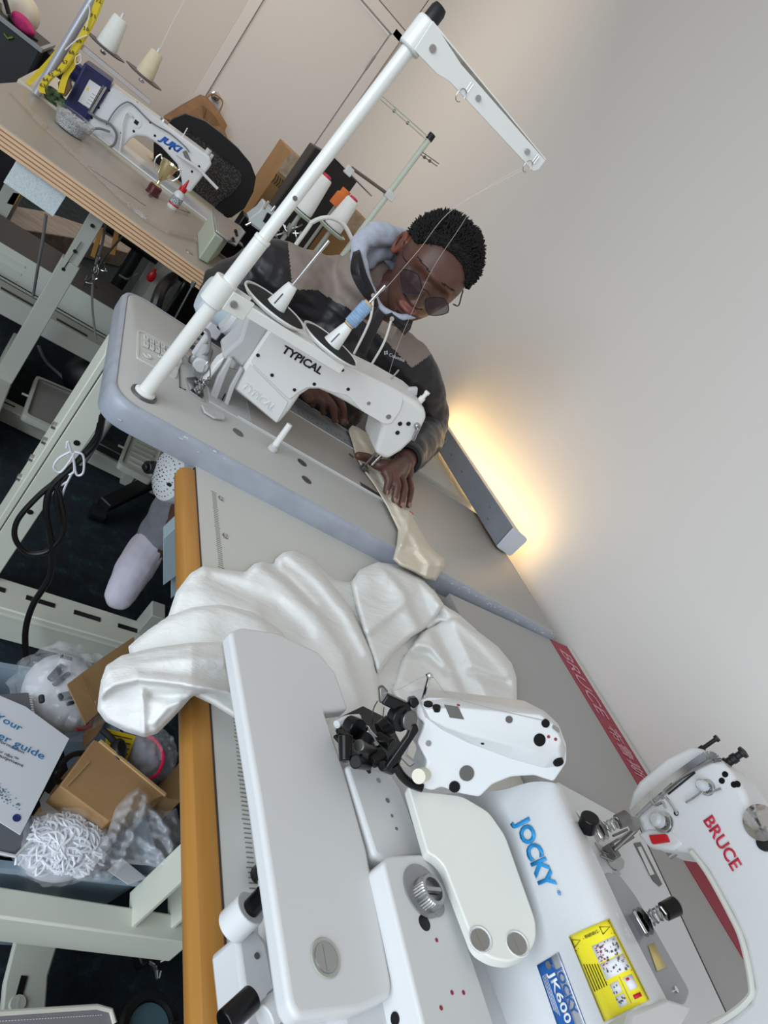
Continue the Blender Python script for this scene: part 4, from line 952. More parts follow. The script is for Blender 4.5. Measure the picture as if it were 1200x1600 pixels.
def text_on(name, body, bv, quad, m, parent, off=0.0016, shear=0.0, bold=0.0, res=3, font_h=0.72):
    """lettering fitted in a photo quad: baseline start, baseline end, top end, top start"""
    cu = bpy.data.curves.new(name, 'FONT'); cu.body = body; cu.shear = shear; cu.offset = bold; cu.resolution_u = res
    o = bpy.data.objects.new('tmp', cu); COL.objects.link(o); dg = bpy.context.evaluated_depsgraph_get(); me = bpy.data.meshes.new_from_object(o.evaluated_get(dg))
    bpy.data.objects.remove(o); bpy.data.curves.remove(cu)
    xs = [v.co.x for v in me.vertices]; ys = [v.co.y for v in me.vertices]; x0, x1, y0, y1 = min(xs), max(xs), 0.0, max(ys)
    (ax, ay), (bx, by), (cx, cy), (dx, dy) = quad
    for v in me.vertices:
        u = (v.co.x - x0) / (x1 - x0); w = (v.co.y - y0) / (y1 - y0)
        px = (ax * (1 - u) + bx * u) * (1 - w) + (dx * (1 - u) + cx * u) * w; py = (ay * (1 - u) + by * u) * (1 - w) + (dy * (1 - u) + cy * u) * w
        p, n = hit(bv, px, py); v.co = p + n * off if p else Vector((0, 0, -1))
    me.materials.clear(); me.materials.append(m); ob = bpy.data.objects.new(name, me); COL.objects.link(ob)
    md = ob.modifiers.new('solid', 'SOLIDIFY'); md.thickness = 0.0003; md.offset = 0; setparent(ob, parent); return ob
def fit(bv, px, py, r, m, parent, name='screw', h=0.0015, slot=True):
    p, n = hit(bv, px, py)
    if p is None: return
    if slot: return screw(parent, p, n, r, m, name, h)
    b = MB(); b.cyl(p - n * 0.001, p + n * h, r, n=16); return b.build(name, m, parent)

# ------------------------------------------------------------------ machine with red lettering by the wall
bm_ = thing('lockstitch_machine', 'white machine with red BRUCE lettering standing on the work table by the wall', 'sewing machine', (-0.36, -0.6, zg))
n_ = Vector((-0.985, 0.17, 0)).normalized(); PB = (Vector((-0.44, -0.6, 0.85)), n_)
BP = lambda x, y, o=0.0: P(x, y, pl=(PB[0] + n_ * o, n_))
axis_b = Vector((0.17, 0.985, 0)).normalized()
# bed
l0, l1 = P(1002, 1300, z=zg + 0.012), P(1136, 1586, z=zg + 0.012)
ab = (l1 - l0).normalized(); nb_ = Vector((ab.y, -ab.x, 0)); nb_ = nb_ if nb_.x < 0 else -nb_
b = MB(); b.prism([Vector((*(l0 - ab * 0.01).xy, zg + 0.001)), Vector((*(l1 + ab * 0.25).xy, zg + 0.001)), Vector((*(l1 + ab * 0.25 + nb_ * 0.21).xy, zg + 0.001)), Vector((*(l0 - ab * 0.01 + nb_ * 0.21).xy, zg + 0.001))], (0, 0, 0.011)); b.build('bed', M_white, bm_, bevel=0.001)
b = MB(); b.beam(l0 - ab * 0.01 - nb_ * 0.001 + Vector((0, 0, -.006)), l1 + ab * 0.2 - nb_ * 0.001 + Vector((0, 0, -.006)), 0.0022, 0.013); b.build('bed_seam', M_black, bm_)
q = [P(x, y, z=zg + 0.0125) for x, y in ((928, 1315), (945, 1325), (962, 1335), (975, 1345), (974, 1356), (966, 1361), (957, 1358), (946, 1345))]
b = MB(); b.prism(rpoly(q, 0.004, 3), (0, 0, 0.0012)); b.build('needle_plate', M_steel, bm_)
q = [P(x, y, z=zg + 0.0125) for x, y in ((990, 1318), (1000, 1316), (1034, 1382), (1030, 1385), (1020, 1376))]
b = MB(); b.prism(q, (0, 0, 0.0012)); b.build('slide_plate', M_dksteel, bm_)
q = [P(x, y, z=zg + 0.0138) for x, y in ((996, 1324), (1001, 1323), (1022, 1366), (1016, 1368))]
b = MB(); b.prism(q, (0, 0, 0.0008)); b.build('slide_window', M_white, bm_)
q = [P(x, y, z=zg + 0.0125) for x, y in ((957, 1362), (964, 1360), (970, 1366), (962, 1368))]
b = MB(); b.prism(q, (0, 0, 0.001)); b.build('bed_stud', M_steel, bm_)
# casting
outl = [(992, 1276), (1050, 1226), (1104, 1178), (1122, 1184), (1140, 1202), (1160, 1232), (1174, 1262), (1205, 1305), (1262, 1400), (1300, 1500), (1310, 1640), (1120, 1640), (1106, 1603), (1138, 1587), (1168, 1562), (1174, 1540), (1160, 1472), (1140, 1427), (1104, 1362), (1080, 1331), (1050, 1328), (1020, 1324), (1004, 1302)]
bd = [BP(*p) for p in outl]
for p in bd: p.z = max(p.z, zg + 0.012)
b = MB(); b.prism(bd, -n_ * 0.075); bc = b.build('casting', M_white, bm_, bevel=0.008, seg=4)
rim = [(1080, 1331), (1104, 1362), (1140, 1427), (1160, 1472), (1174, 1540), (1168, 1562), (1138, 1587), (1108, 1603)]
rp = [BP(x, y, 0.001) for x, y in rim]
b = MB(); b.tube(bez(rp, 4), 0.0035, 8); b.build('throat_rim', mat('aged_white_edge', (205, 206, 198), 0.4), bm_)
cap = [(984, 1276), (980, 1262), (987, 1237), (997, 1220), (1040, 1183), (1080, 1165), (1096, 1169), (1106, 1178), (1050, 1228), (996, 1280)]
b = MB(); b.prism([BP(*p, -0.006) for p in cap], -n_ * 0.06); b.build('face_cover', M_white, bm_, bevel=0.010, seg=4)
bv = bvh_of(bc)
# chrome take-up strip
for (pts, w, m) in ((((990, 1270), (1010, 1250), (1045, 1222), (1078, 1198), (1104, 1181), (1118, 1184), (1121, 1192)), 0.0105, M_chrome), (((1038, 1236), (1060, 1218), (1090, 1200), (1112, 1190)), 0.0035, M_steel)):
    b = MB(); pp = bez([BP(x, y, 0.0035) for x, y in pts], 4)
    for a, e in zip(pp, pp[1:]): b.beam(a, e, w, 0.003, hint=n_)
    b.build('take_up_guard', m, bm_)
b = MB(); b.beam(BP(1044, 1241, 0.001), BP(1086, 1207, 0.001), 0.0018, 0.0022, hint=n_); b.build('take_up_slot', M_black, bm_)
for (x0, y0, x1, y1, r) in ((1020, 1278, 1038, 1286, 0.0115), (1091, 1224, 1106, 1231, 0.0085)):
    e = hit(bv, x1, y1)[0]; s = P(x0, y0, pl=(e + n_ * 0.024, n_)); ax_ = (s - e).normalized(); L_ = (s - e).length
    b = MB(); b.lathe(e, ax_, [(r * 1.25, 0), (r * 1.25, .0015), (r * .6, .002), (r * 1.15, .004), (r * 1.15, .005), (r * .5, .0055), (r * .5, L_ * .5)]); b.build('tension_disc', M_chrome, bm_)
    b = MB(); b.lathe(e + ax_ * L_ * .45, ax_, [(r * .45, 0), (r * .85, 0), (r * .8, L_ * .35), (r * .5, L_ * .5), (0, L_ * .52)]); b.build('tension_knob', mat('grey_nylon', (190, 194, 196), .35), bm_)
    b = MB(); b.tube([e + ax_ * (0.001 + k * 0.0009) + (frame(ax_)[0] * math.cos(k * 1.2) + frame(ax_)[1] * math.sin(k * 1.2)) * r * 0.62 for k in range(14)], 0.0006, 5); b.build('tension_spring', M_steel, bm_)
for pts in (((1072, 1254), (1085, 1246), (1098, 1236)), ((1104, 1240), (1116, 1236), (1127, 1232)), ((1018, 1250), (1024, 1258), (1035, 1254), (1040, 1262)), ((1040, 1246), (1050, 1258), (1058, 1272))):
    b = MB(); b.tube(bez([BP(x, y, 0.006) for x, y in pts], 4), 0.0018, 8); b.build('thread_guide', M_chrome, bm_)
fit(bv, 1057, 1271, 0.0035, M_blackgloss, bm_); fit(bv, 1035, 1246, 0.003, M_steel, bm_)
for (x0, y0, x1, y1, prof) in ((1094, 1172, 1119, 1155, [(0.0045, 0), (0.0045, .006), (.0028, .007), (.0028, .026), (.0048, .027), (.0048, .031), (0, .0315)]), (1128, 1198, 1156, 1176, [(.008, 0), (.008, .010), (.0055, .011), (.0055, .016), (.0065, .017), (.0065, .024), (.0045, .025), (.0045, .031), (.0078, .033), (.0078, .037), (.004, .038), (0, .036)])):
    a = BP(x0, y0, -0.03); b = MB(); b.lathe(a, (0, 0, 1), prof); b.build('black_knob', M_black, bm_)
for x, y in ((1128, 1220), (1133, 1210), (1147, 1226), (1152, 1225)): fit(bv, x, y, 0.004, M_blackgloss, bm_, slot=False, h=0.0006, name='hole_plug')
b = MB(); c = hit(bv, 1030, 1310)[0]; q = rpoly([BP(1016, 1306, 0.002), BP(1043, 1304, 0.002), BP(1048, 1316, 0.002), BP(1021, 1320, 0.002)], 0.002, 3); b.prism(q, n_ * 0.004); b.build('red_button', M_red, bm_, bevel=0.0015)
b = MB(); b.prism([BP(x, y, 0.002) for x, y in ((994, 1302), (1014, 1294), (1048, 1296), (1068, 1318), (1050, 1328), (1012, 1322))], -n_ * 0.02); b.build('button_housing', M_white, bm_, bevel=0.004)
a = BP(1056, 1330, -0.03); b = MB(); b.cyl(a, a - Vector((0, 0, 0.012)), 0.005); b.build('lift_pin', M_steel, bm_)
text_on('machine_lettering', 'BRUCE', bv, ((1100, 1283), (1146, 1362), (1161, 1351), (1114, 1273)), mat('red_print', (190, 40, 62), 0.4), bm_, bold=0.02)
# needle bar, foot
nbq = BP(996, 1290, -0.035); npt = Vector((nbq.x, nbq.y, zg + 0.016))
b = MB(); b.cyl(nbq + Vector((0, 0, 0.02)), nbq - Vector((0, 0, 0.012)), 0.0045); b.cyl(nbq - Vector((0, 0, 0.01)), npt, 0.0008, n=8); b.build('needle_bar', M_chrome, bm_)
b = MB(); t = BP(994, 1296, -0.03); ft_ = P(948, 1336, z=zg + 0.016)
b.cyl(t, ft_ + Vector((0, 0, 0.012)), 0.0035, n=10); b.box(ft_ + Vector((0.0, 0, 0.009)), (0.016, 0.02, 0.014), rz=0.2); b.build('presser_bar', M_dksteel, bm_, bevel=0.001)
for (a_, e_) in (((940, 1330), (962, 1340)), ((938, 1337), (958, 1345)), ((958, 1306), (980, 1296)), ((955, 1318), (985, 1300)), ((962, 1326), (990, 1308))):
    z0 = zg + 0.018 if a_[1] > 1325 else zg + 0.035
    b = MB(); b.tube([P(*a_, z=z0), P(*e_, z=z0 + 0.008)], 0.0018, 6); b.build('foot_link', M_dksteel, bm_)
p, nn = hit(bv, 990, 1290)
b = MB(); c = BP(992, 1288, 0.004); b.lathe(c, n_, [(0.0, 0), (0.0095, 0), (0.0095, 0.003), (0, 0.0035)]); b.build('thumb_plate', M_steel, bm_)
# stitch dial at the frame edge
c = BP(1192, 1287, 0.0); b = MB(); b.lathe(c, n_, [(0.0, 0), (0.02, 0), (0.021, 0.006), (0.012, 0.010), (0, 0.010)]); b.build('stitch_dial', M_chrome, bm_)
c = BP(1196, 1318, 0.0); b = MB(); b.lathe(c, n_, [(0.0, 0), (0.009, 0), (0.009, 0.004), (0, 0.005)]); b.build('reverse_stud', M_black, bm_)

# ------------------------------------------------------------------ coverstitch machine in front
jm = thing('coverstitch_machine', 'large white machine with blue JOCKY lettering in the foreground', 'sewing machine', (-0.90, -0.68, zc))
Z = lambda x, y, z: P(x, y, z=z)
def ps(name, pix, z, th, m=None, bev=0.004, r=0.0, seg=3):
    q = [Z(x, y, z) if len((x, y)) == 2 else None for x, y in pix]
    if r: q = rpoly(q, r, 4)
    return MB().prism(q, (0, 0, -th)).build(name, m or M_whites, jm, bevel=bev, seg=seg)
def pl_slab(name, pix, pl, n, th, m, bev, r, seg):
    q = rpoly([P(x, y, pl=pl) for x, y in pix], r, 4); return MB().prism(q, -n * th).build(name, m, jm, bevel=bev, seg=seg)
# lower base
b = MB(); b.prism([(-1.035, -0.86, zc + 0.001), (-0.74, -0.86, zc + 0.001), (-0.74, -0.60, zc + 0.001), (-0.86, -0.56, zc + 0.001), (-1.00, -0.58, zc + 0.001)], (0, 0, 0.095)); b.build('base', M_white, jm, bevel=0.01, seg=3)
plate = ps('front_plate', [(359, 986), (378, 979), (432, 987), (498, 1018), (525, 1050), (545, 1108), (508, 1112), (540, 1205), (575, 1330), (614, 1538), (611, 1558), (590, 1568), (560, 1580), (466, 1592), (452, 1570), (404, 1250)], 0.82, 0.016, M_whites, 0.0075, 0.004, 5)
bvp = bvh_of(plate)
b = MB(); p, n = hit(bvp, 508, 1497); b.lathe(p, n, [(0.0, -0.002), (0.0105, -0.002), (0.0125, 0.0006), (0.0118, 0.0012), (0.0105, 0.0008)]); b.build('screw_recess', M_dkcream, jm); screw(jm, p, n, 0.0105, M_steel)
strip_ = ps('bed_strip', [(541, 1196), (556, 1190), (612, 1207), (628, 1232), (668, 1340), (640, 1340), (602, 1345), (585, 1335)], 0.822, 0.05, M_whites, 0.004)
side_ = ps('bed_side', [(538, 1200), (556, 1190), (578, 1205), (600, 1340), (612, 1420), (640, 1600), (600, 1620), (560, 1330)], 0.800, 0.05, M_typg, 0.006)
bx = ps('dial_housing', [(598, 1348), (608, 1336), (660, 1334), (686, 1346), (694, 1362), (790, 1650), (672, 1650)], 0.838, 0.07, M_whites, 0.007, 0.004, 4)
PTC = plane3(P(668, 1332, z=0.848), P(838, 1440, z=0.880), P(655, 1235, z=0.850)); tn = PTC[1] if PTC[1].z > 0 else -PTC[1]
pan = pl_slab('throat_cover', [(636, 1222), (655, 1235), (722, 1243), (764, 1268), (790, 1305), (838, 1440), (838, 1470), (824, 1492), (798, 1503), (770, 1498), (744, 1482), (694, 1352), (680, 1338), (668, 1332), (650, 1270)], PTC, tn, 0.012, mat('ivory_enamel', (222, 222, 214), 0.35), 0.003, 0.006, 3)
bvb, bvs, bvn = bvh_of(bx), bvh_of(strip_), bvh_of(pan)
for x, y in ((591, 1220), (605, 1251), (612, 1275), (619, 1295)): fit(bvs, x, y, 0.0024 if y < 1260 else 0.0015, M_steel, jm, slot=False, h=0.0006, name='dowel')
for x, y in ((750, 1468), (808, 1475)):
    p, n = hit(bvn, x, y); b = MB(); b.lathe(p, n, [(0.0085, -0.001), (0.0098, 0.0005), (0.009, 0.001), (0.0085, 0.0)]); b.build('screw_rim', M_whites, jm); screw(jm, p, n, 0.0085, M_steel, h=0.0005)
# dial
p, n = hit(bvb, 660, 1392)
b = MB(); b.lathe(p, n, [(0.0, 0), (0.0205, 0), (0.0205, 0.0015), (0.017, 0.0018), (0.0, 0.0018)], 40); b.build('dial_scale', mat('dial_grey', (150, 150, 152), 0.3, metal=0.5), jm)
b = MB(); x, y, z = frame(n)
rings = []
for h, k in ((0.0018, 1.0), (0.010, 0.98), (0.012, 0.9)): rings.append([p + x * 0.004 + n * h + (x * math.cos(a * math.pi / 36) + y * math.sin(a * math.pi / 36)) * (0.0125 * k + (0.0006 if a % 2 else 0)) for a in range(72)])
rings.append([p + x * 0.004 + n * 0.012 + (x * math.cos(a * math.pi / 36) + y * math.sin(a * math.pi / 36)) * 0.009 for a in range(72)]); rings.append([p + x * 0.004 + n * 0.007 + (x * math.cos(a * math.pi / 36) + y * math.sin(a * math.pi / 36)) * 0.0085 for a in range(72)])
b.loft(rings); b.build('dial_knob', M_steel, jm)
b = MB(); b.box(p + x * 0.004 + n * 0.010, (0.003, 0.017, 0.004), M=Matrix((x, y, z)).transposed()); b.build('dial_grip', M_steel, jm)
b = MB(); b.lathe(p + x * 0.0, n, [(0.0, 0.0)] + [(0.0, 0.0001)]); b.bm.clear(); q, n2 = hit(bvb, 679, 1414); b.cyl(q, q + n2 * 0.002, 0.009, n=20); b.build('dial_tab', MATS['dial_grey'], jm)
fit(bvb, 663, 1442, 0.0058, M_blackgloss, jm, slot=False, h=0.0004, name='rubber_plug')
for x, y in ((682, 1469), (706, 1551), (724, 1551), (689, 1575)): fit(bvb, x, y, 0.0015, mat('red_mark', (150, 40, 60), 0.5), jm, slot=False, h=0.0004, name='red_mark')
b = MB(); q, n2 = hit(bvh_of(side_, bx), 618, 1592) ; 
if q: b.cyl(q, q + n2 * 0.001, 0.004)
b.build('oil_hole', M_blackgloss, jm)
# body of the arm: loft of rounded sections along its length
def sect(pts, zs):
    s = bez([Z(x, y, z) for (x, y), z in zip(pts, zs)], 5)
    e, a = s[-1], s[0]
    return s + [Vector((e.x + 0.004, e.y, 0.80)), Vector((e.x, e.y, 0.74)), Vector((a.x, a.y, 0.74))]
zsq = (0.806, 0.840, 0.880, 0.918, 0.938, 0.934)
S0 = sect([(688, 1240), (735, 1238), (785, 1234), (830, 1222), (868, 1224), (888, 1240)], (0.82, 0.846, 0.880, 0.910, 0.928, 0.922))
S1 = sect([(716, 1300), (765, 1305), (810, 1300), (852, 1288), (888, 1280), (910, 1292)], (0.812, 0.844, 0.882, 0.916, 0.936, 0.932))
S2 = sect([(744, 1470), (800, 1475), (860, 1470), (910, 1455), (950, 1435), (974, 1430)], zsq)
S3 = sect([(796, 1610), (860, 1615), (920, 1605), (970, 1590), (1012, 1572), (1042, 1562)], zsq)
S4 = sect([(850, 1760), (930, 1770), (1000, 1760), (1050, 1740), (1095, 1715), (1125, 1700)], zsq)
b = MB(); b.loft([S0, S1, S2, S3, S4]); body_j = b.build('arm_body', M_white, jm, angle=50)
bvj = bvh_of(body_j)
text_on('machine_lettering', 'JOCKY', bvj, ((806, 1283), (849, 1393), (873, 1383), (826, 1272)), mat('sky_blue_print', (30, 138, 200), 0.45), jm, bold=0.035)
text_on('registered_mark', '®', bvj, ((872, 1393), (876, 1401), (880, 1398), (876, 1390)), mat('sky_blue_print', (0, 0, 0)), jm)
M_yel = mat('yellow_label', (238, 222, 40), 0.4); M_blu = mat('blue_label', (32, 92, 164), 0.4); M_lw = mat('label_white', (226, 226, 228), 0.5); M_lk = mat('label_ink', (28, 28, 30), 0.5); M_silver = mat('silver_label', (176, 178, 182), 0.35, metal=0.3)
Q = ((890, 1463), (945, 1597), (1014, 1563), (951, 1436))    # corners: far-left, near-left, near-right, far-right
decal('warning_label', bvj, Q, M_yel, jm, 12, 10)
def sub(Q, u0, u1, v0, v1):
    f = lambda u, v: tuple((Q[0][k] * (1 - u) + Q[1][k] * u) * (1 - v) + (Q[3][k] * (1 - u) + Q[2][k] * u) * v for k in (0, 1))
    return (f(u0, v0), f(u1, v0), f(u1, v1), f(u0, v1))
def box_lines(Q, rects, name, m, off=0.0014, kind='stuff'):
    b = MB()
    for (u0, u1, v0, v1) in rects:
        q = sub(Q, u0, u1, v0, v1); v = [hit(bvj, *c) for c in q]
        if all(h[0] for h in v): b.face([b.bm.verts.new(h[0] + h[1] * off) for h in v])
    return b.build(name, m, jm, solid=0.0002, kind=kind)
fr = [(0.02, 0.985, 0.03, 0.036), (0.02, 0.985, 0.96, 0.966), (0.02, 0.026, 0.03, 0.966), (0.98, 0.986, 0.03, 0.966), (0.17, 0.176, 0.03, 0.966)]
fr += [(0.20 + i * 0.0, 0.2, 0.2, 0.2) for i in range(0)]
for i in range(6): fr += [(0.34 + i * 0.012 + 0.0, 0.66, 0.08 + i * 0.055, 0.095 + i * 0.055)]
fr += [(0.02 + 0.14, 0.165, 0.1, 0.9), (0.62, 0.625, 0.36, 0.95), (0.63, 0.95, 0.66, 0.665)]
box_lines(Q, fr, 'label_lines', M_lk)
decal('label_picture', bvj, sub(Q, 0.20, 0.40, 0.40, 0.93), M_lw, jm, 3, 3, 0.0012); decal('label_picture', bvj, sub(Q, 0.415, 0.60, 0.40, 0.93), M_lw, jm, 3, 3, 0.0012)
for a, c_ in ((0.66, 0.42), (0.81, 0.42), (0.66, 0.72)):
    decal('label_picture', bvj, sub(Q, a, a + 0.13 if c_ < .5 else a + .16, c_, c_ + 0.18), M_lw, jm, 2, 2, 0.0012)
b_r = random.Random(5); rects = []
for i in range(60):
    u = b_r.uniform(0.21, 0.57); v = b_r.uniform(0.42, 0.9); rects.append((u, u + b_r.uniform(.006, .03), v, v + b_r.uniform(.01, .04)))
for i in range(14):
    u = b_r.choice((b_r.uniform(.67, .77), b_r.uniform(.82, .92))); v = b_r.uniform(.43, .58); rects.append((u, u + .02, v, v + .02))
box_lines(Q, rects, 'label_drawings', mat('label_drawing', (90, 80, 90), .5), 0.0018)
box_lines(Q, [(0.24 + .05 * (i % 5), 0.25 + .05 * (i % 5), 0.46 + .08 * (i // 5), 0.50 + .08 * (i // 5)) for i in range(12)] + [(0.88, 0.93, 0.74, 0.88), (0.68, 0.71, 0.75, 0.82)], 'label_red_marks', mat('label_red', (196, 30, 50), .5), 0.0021)
# warning triangles
def tri(Q, u, v, s):
    b = MB(); c = [sub(Q, u + a, u + a, v + e, v + e)[0] for a, e in ((-s * .5, -s), (s * .5, -s), (0, s))]
    v_ = [hit(bvj, *k) for k in c]
    p3 = [h[0] + h[1] * 0.0016 for h in v_]; b.tube(p3 + [p3[0], p3[1]], 0.0003, 4); b.build('warning_triangle', M_lk, jm)
tri(Q, 0.09, 0.14, 0.09); tri(Q, 0.09, 0.83, 0.09)
text_on('label_text', '- WARNING -', bvj, sub(Q, 0.10, 0.10, 0.3, 0.3)[:1] + (sub(Q, 0.10, 0.1, 0.70, 0.7)[0], sub(Q, 0.06, 0.06, 0.70, 0.7)[0], sub(Q, 0.06, 0.06, 0.3, 0.3)[0]), M_lk, jm, off=0.0013)
QB = ((840, 1508), (902, 1690), (940, 1665), (874, 1488))
decal('maker_label', bvj, QB, M_blu, jm, 10, 6)
decal('maker_label_strip', bvj, sub(QB, 0.0, 1.0, 0.66, 1.0), M_silver, jm, 10, 3, 0.0012)
def tl(name, s, QQ, u0, u1, v0, v1, m):
    q = sub(QQ, u0, u1, v0, v1); text_on(name, s, bvj, q, m, jm, off=0.0018, bold=0.02)
tl('label_text', 'JOCKY', QB, 0.10, 0.52, 0.70, 0.95, M_blu)
tl('label_text', 'JK600', QB, 0.10, 0.55, 0.36, 0.62, M_lw)
box_lines(QB, [(0.10 + 0.0 * i, 0.40 + 0.02 * i, 0.08 + 0.05 * i, 0.095 + 0.05 * i) for i in range(4)], 'label_small_print', M_lw, 0.0014)
p, n = hit(bvj, 861, 1507)
if p: b = MB(); b.cyl(p, p + n * 0.003, 0.0028); b.build('rivet', M_chrome, jm)
# head at the far end
pa, pb_, pc = Z(655, 1095, 0.905), Z(880, 1165, 0.955), Z(700, 1235, 0.868); PHD = plane3(pa, pb_, pc); hn = PHD[1] if PHD[1].dot(CAM - pa) > 0 else -PHD[1]
HP = lambda x, y, o=0.0: P(x, y, pl=(pa + hn * o, hn))
def hs(name, pix, o, th, m=M_whites, bev=0.004, r=0.0, seg=3):
    q = [HP(x, y, o) for x, y in pix]
    if r: q = rpoly(q, r, 4)
    return MB().prism(q, -hn * th).build(name, m, jm, bevel=bev, seg=seg)
hA = hs('head', [(652, 1098), (668, 1090), (706, 1092), (850, 1110), (874, 1132), (886, 1165), (886, 1192), (866, 1222), (836, 1212), (800, 1214), (770, 1226), (750, 1246), (722, 1241), (690, 1230), (676, 1236), (655, 1230), (668, 1190), (652, 1160), (664, 1130), (648, 1118)], 0.0, 0.05, M_whites, 0.009, 0.003, 5)
hq = [(656, 1096), (706, 1091), (848, 1109), (872, 1132), (884, 1170), (880, 1196), (850, 1200), (800, 1186), (730, 1160), (690, 1140), (664, 1120)]; hcx, hcy = 776, 1144
b = MB(); b.loft([[HP(x, y, -0.01) for x, y in hq], [HP(x, y, 0.001) for x, y in hq], [HP(hcx + (x - hcx) * .93, hcy + (y - hcy) * .62 - 5, 0.013) for x, y in hq]]); hB = b.build('head_cover', M_whites, jm, bevel=0.004, seg=4)
bvh_h = bvh_of(hA, hB)
for x, y, r, m in ((669, 1101, .0045, M_blackgloss), (682, 1106, .004, M_blackgloss), (795, 1124, .0035, M_dksteel), (852, 1130, .0042, M_blackgloss), (754, 1160, .0018, M_blackgloss), (872, 1190, .0055, M_blackgloss), (710, 1229, .0055, M_blackgloss), (729, 1208, .0075, M_dksteel), (669, 1161, .0028, M_steel), (645, 1180, .006, M_blackgloss)): fit(bvh_h, x, y, r, m, jm)
for x, y in ((843, 1156),): fit(bvh_h, x, y, .0058, M_blackgloss, jm, slot=False, h=.0005, name='rubber_plug')
for x, y in ((857, 1151), (868, 1155), (716, 1102)): fit(bvh_h, x, y, .0015, MATS['red_mark'], jm, slot=False, h=.0005, name='red_mark')
def hdecal(name, quad, m):
    global_b = MB(); (x0, y0), (x1, y1), (x2, y2), (x3, y3) = quad
    global_b.prism([HP(x, y, 0.0135) for x, y in quad], -hn * 0.003); global_b.build(name, m, jm, solid=0.0004)
hdecal('rating_plate', ((695, 1102), (716, 1105), (725, 1124), (703, 1121)), M_dksteel)
b = MB(); e = hit(bvh_h, 862, 1134)[0]; b.beam(e + hn * 0.003, HP(873, 1142, 0.016), 0.004, 0.002); b.build('thread_hook', M_steel, jm)
pp = hit(bvh_h, 661, 1092)[0] or HP(661, 1094); b = MB(); tp_ = P(671, 1056, y=pp.y + 0.0); b.cyl(pp, tp_, 0.0018, n=10); b.sphere(tp_, 0.0032, 10); b.cyl(tp_ - Vector((.004, 0, 0)), tp_ + Vector((.004, 0, 0)), 0.001, n=8); b.build('guide_post', M_chrome, jm)
b = MB(); b.tube(bez([HP(598, 1084, 0.02), HP(625, 1076, 0.02), tp_, HP(700, 1085, 0.016), HP(760, 1105, 0.014), HP(850, 1126, 0.014)], 6), 0.0003, 4); b.build('threading', mat('grey_thread', (150, 146, 138), .7), jm)
# black needle mechanism
def blob(pix, o, th, m=M_blackgloss, bev=0.0015, name='black_lever'):
    return hs(name, pix, o, th, m, bev)
blob([(592, 1075), (600, 1072), (607, 1080), (606, 1092), (594, 1100)], 0.008, 0.010, M_dksteel)
blob([(596, 1100), (606, 1085), (622, 1092), (640, 1100), (644, 1112), (628, 1118), (612, 1108)], 0.012, 0.016)
blob([(640, 1092), (652, 1090), (656, 1100), (648, 1108), (640, 1104)], 0.010, 0.012)
for (x0, y0, x1, y1, r, m) in ((630, 1124, 616, 1116, 0.012, M_blackgloss), (642, 1126, 628, 1122, 0.009, M_dksteel), (610, 1132, 592, 1142, 0.010, M_blackgloss), (560, 1140, 545, 1130, 0.010, M_blackgloss), (575, 1150, 560, 1170, 0.008, M_blackgloss), (600, 1180, 580, 1190, 0.008, M_blackgloss), (540, 1150, 540, 1190, 0.007, M_blackgloss), (560, 1165, 585, 1175, 0.006, M_dksteel), (555, 1190, 575, 1195, 0.006, M_blackgloss), (570, 1140, 590, 1160, 0.005, M_chrome), (612, 1165, 590, 1150, 0.007, M_blackgloss), (598, 1196, 612, 1204, 0.005, M_blackgloss)):
    a = Z(x0, y0, 0.850) if y0 > 1128 else HP(x0, y0, 0.012); e = Z(x1, y1, 0.842) if y0 > 1128 else HP(x1, y1, 0.002)
    b = MB(); b.cyl(a, e, r, r * 0.8, n=14); b.build('needle_clamp_part', m, jm, bevel=0.001)
blob([(643, 1133), (652, 1132), (655, 1142), (622, 1192), (606, 1206), (602, 1198), (636, 1150)], 0.012, 0.008)
b = MB(); arc = bez([HP(618, 1196, 0.0), HP(628, 1212, 0.0), HP(642, 1224, 0.0), HP(660, 1231, 0.0)], 5); b.tube(arc, 0.004, 8); b.build('looper_rod', M_blackgloss, jm)
b = MB(); q = HP(654, 1213, 0.01); b.cyl(q, HP(668, 1208, -0.01), 0.0065); b.build('ivory_roller', mat('ivory_plastic', (214, 210, 190), .4), jm)
blob([(628, 1160), (640, 1165), (636, 1180), (652, 1192), (640, 1200), (626, 1185)], 0.004, 0.006, M_steel, name='link_plate')
b = MB(); b.prism([Z(x, y, 0.795) for x, y in ((522, 1128), (560, 1110), (600, 1130), (625, 1180), (612, 1210), (545, 1200))], (0, 0, 0.008)); b.build('recess_floor', M_black, jm)
b = MB(); b.tube(bez([Z(526, 1132, 0.822), Z(540, 1124, 0.823), Z(560, 1122, 0.823)], 5), 0.004, 8); b.build('recess_lip', M_whites, jm)
b = MB()
for pts in (((590, 1095, .875), (583, 1110, .86), (582, 1135, .84)), ((600, 1105, .875), (598, 1125, .86))): b.tube(bez([Z(*p) for p in pts], 4), 0.0006, 5)
b.build('hook_wires', M_steel, jm, kind='stuff')
rr_ = random.Random(11)
for k in range(10):
    x, y = rr_.uniform(535, 608), rr_.uniform(1135, 1195); q = Z(x, y, rr_.uniform(0.822, 0.845)); v = Vector((rr_.uniform(-1, 1), rr_.uniform(-1, 1), rr_.uniform(-.4, .6))).normalized()
    b = MB(); b.beam(q - v * 0.011, q + v * 0.011, 0.006, 0.003); b.build('mechanism_link', rr_.choice([M_blackgloss, M_blackgloss, M_black, M_dksteel]), jm, bevel=0.0008)
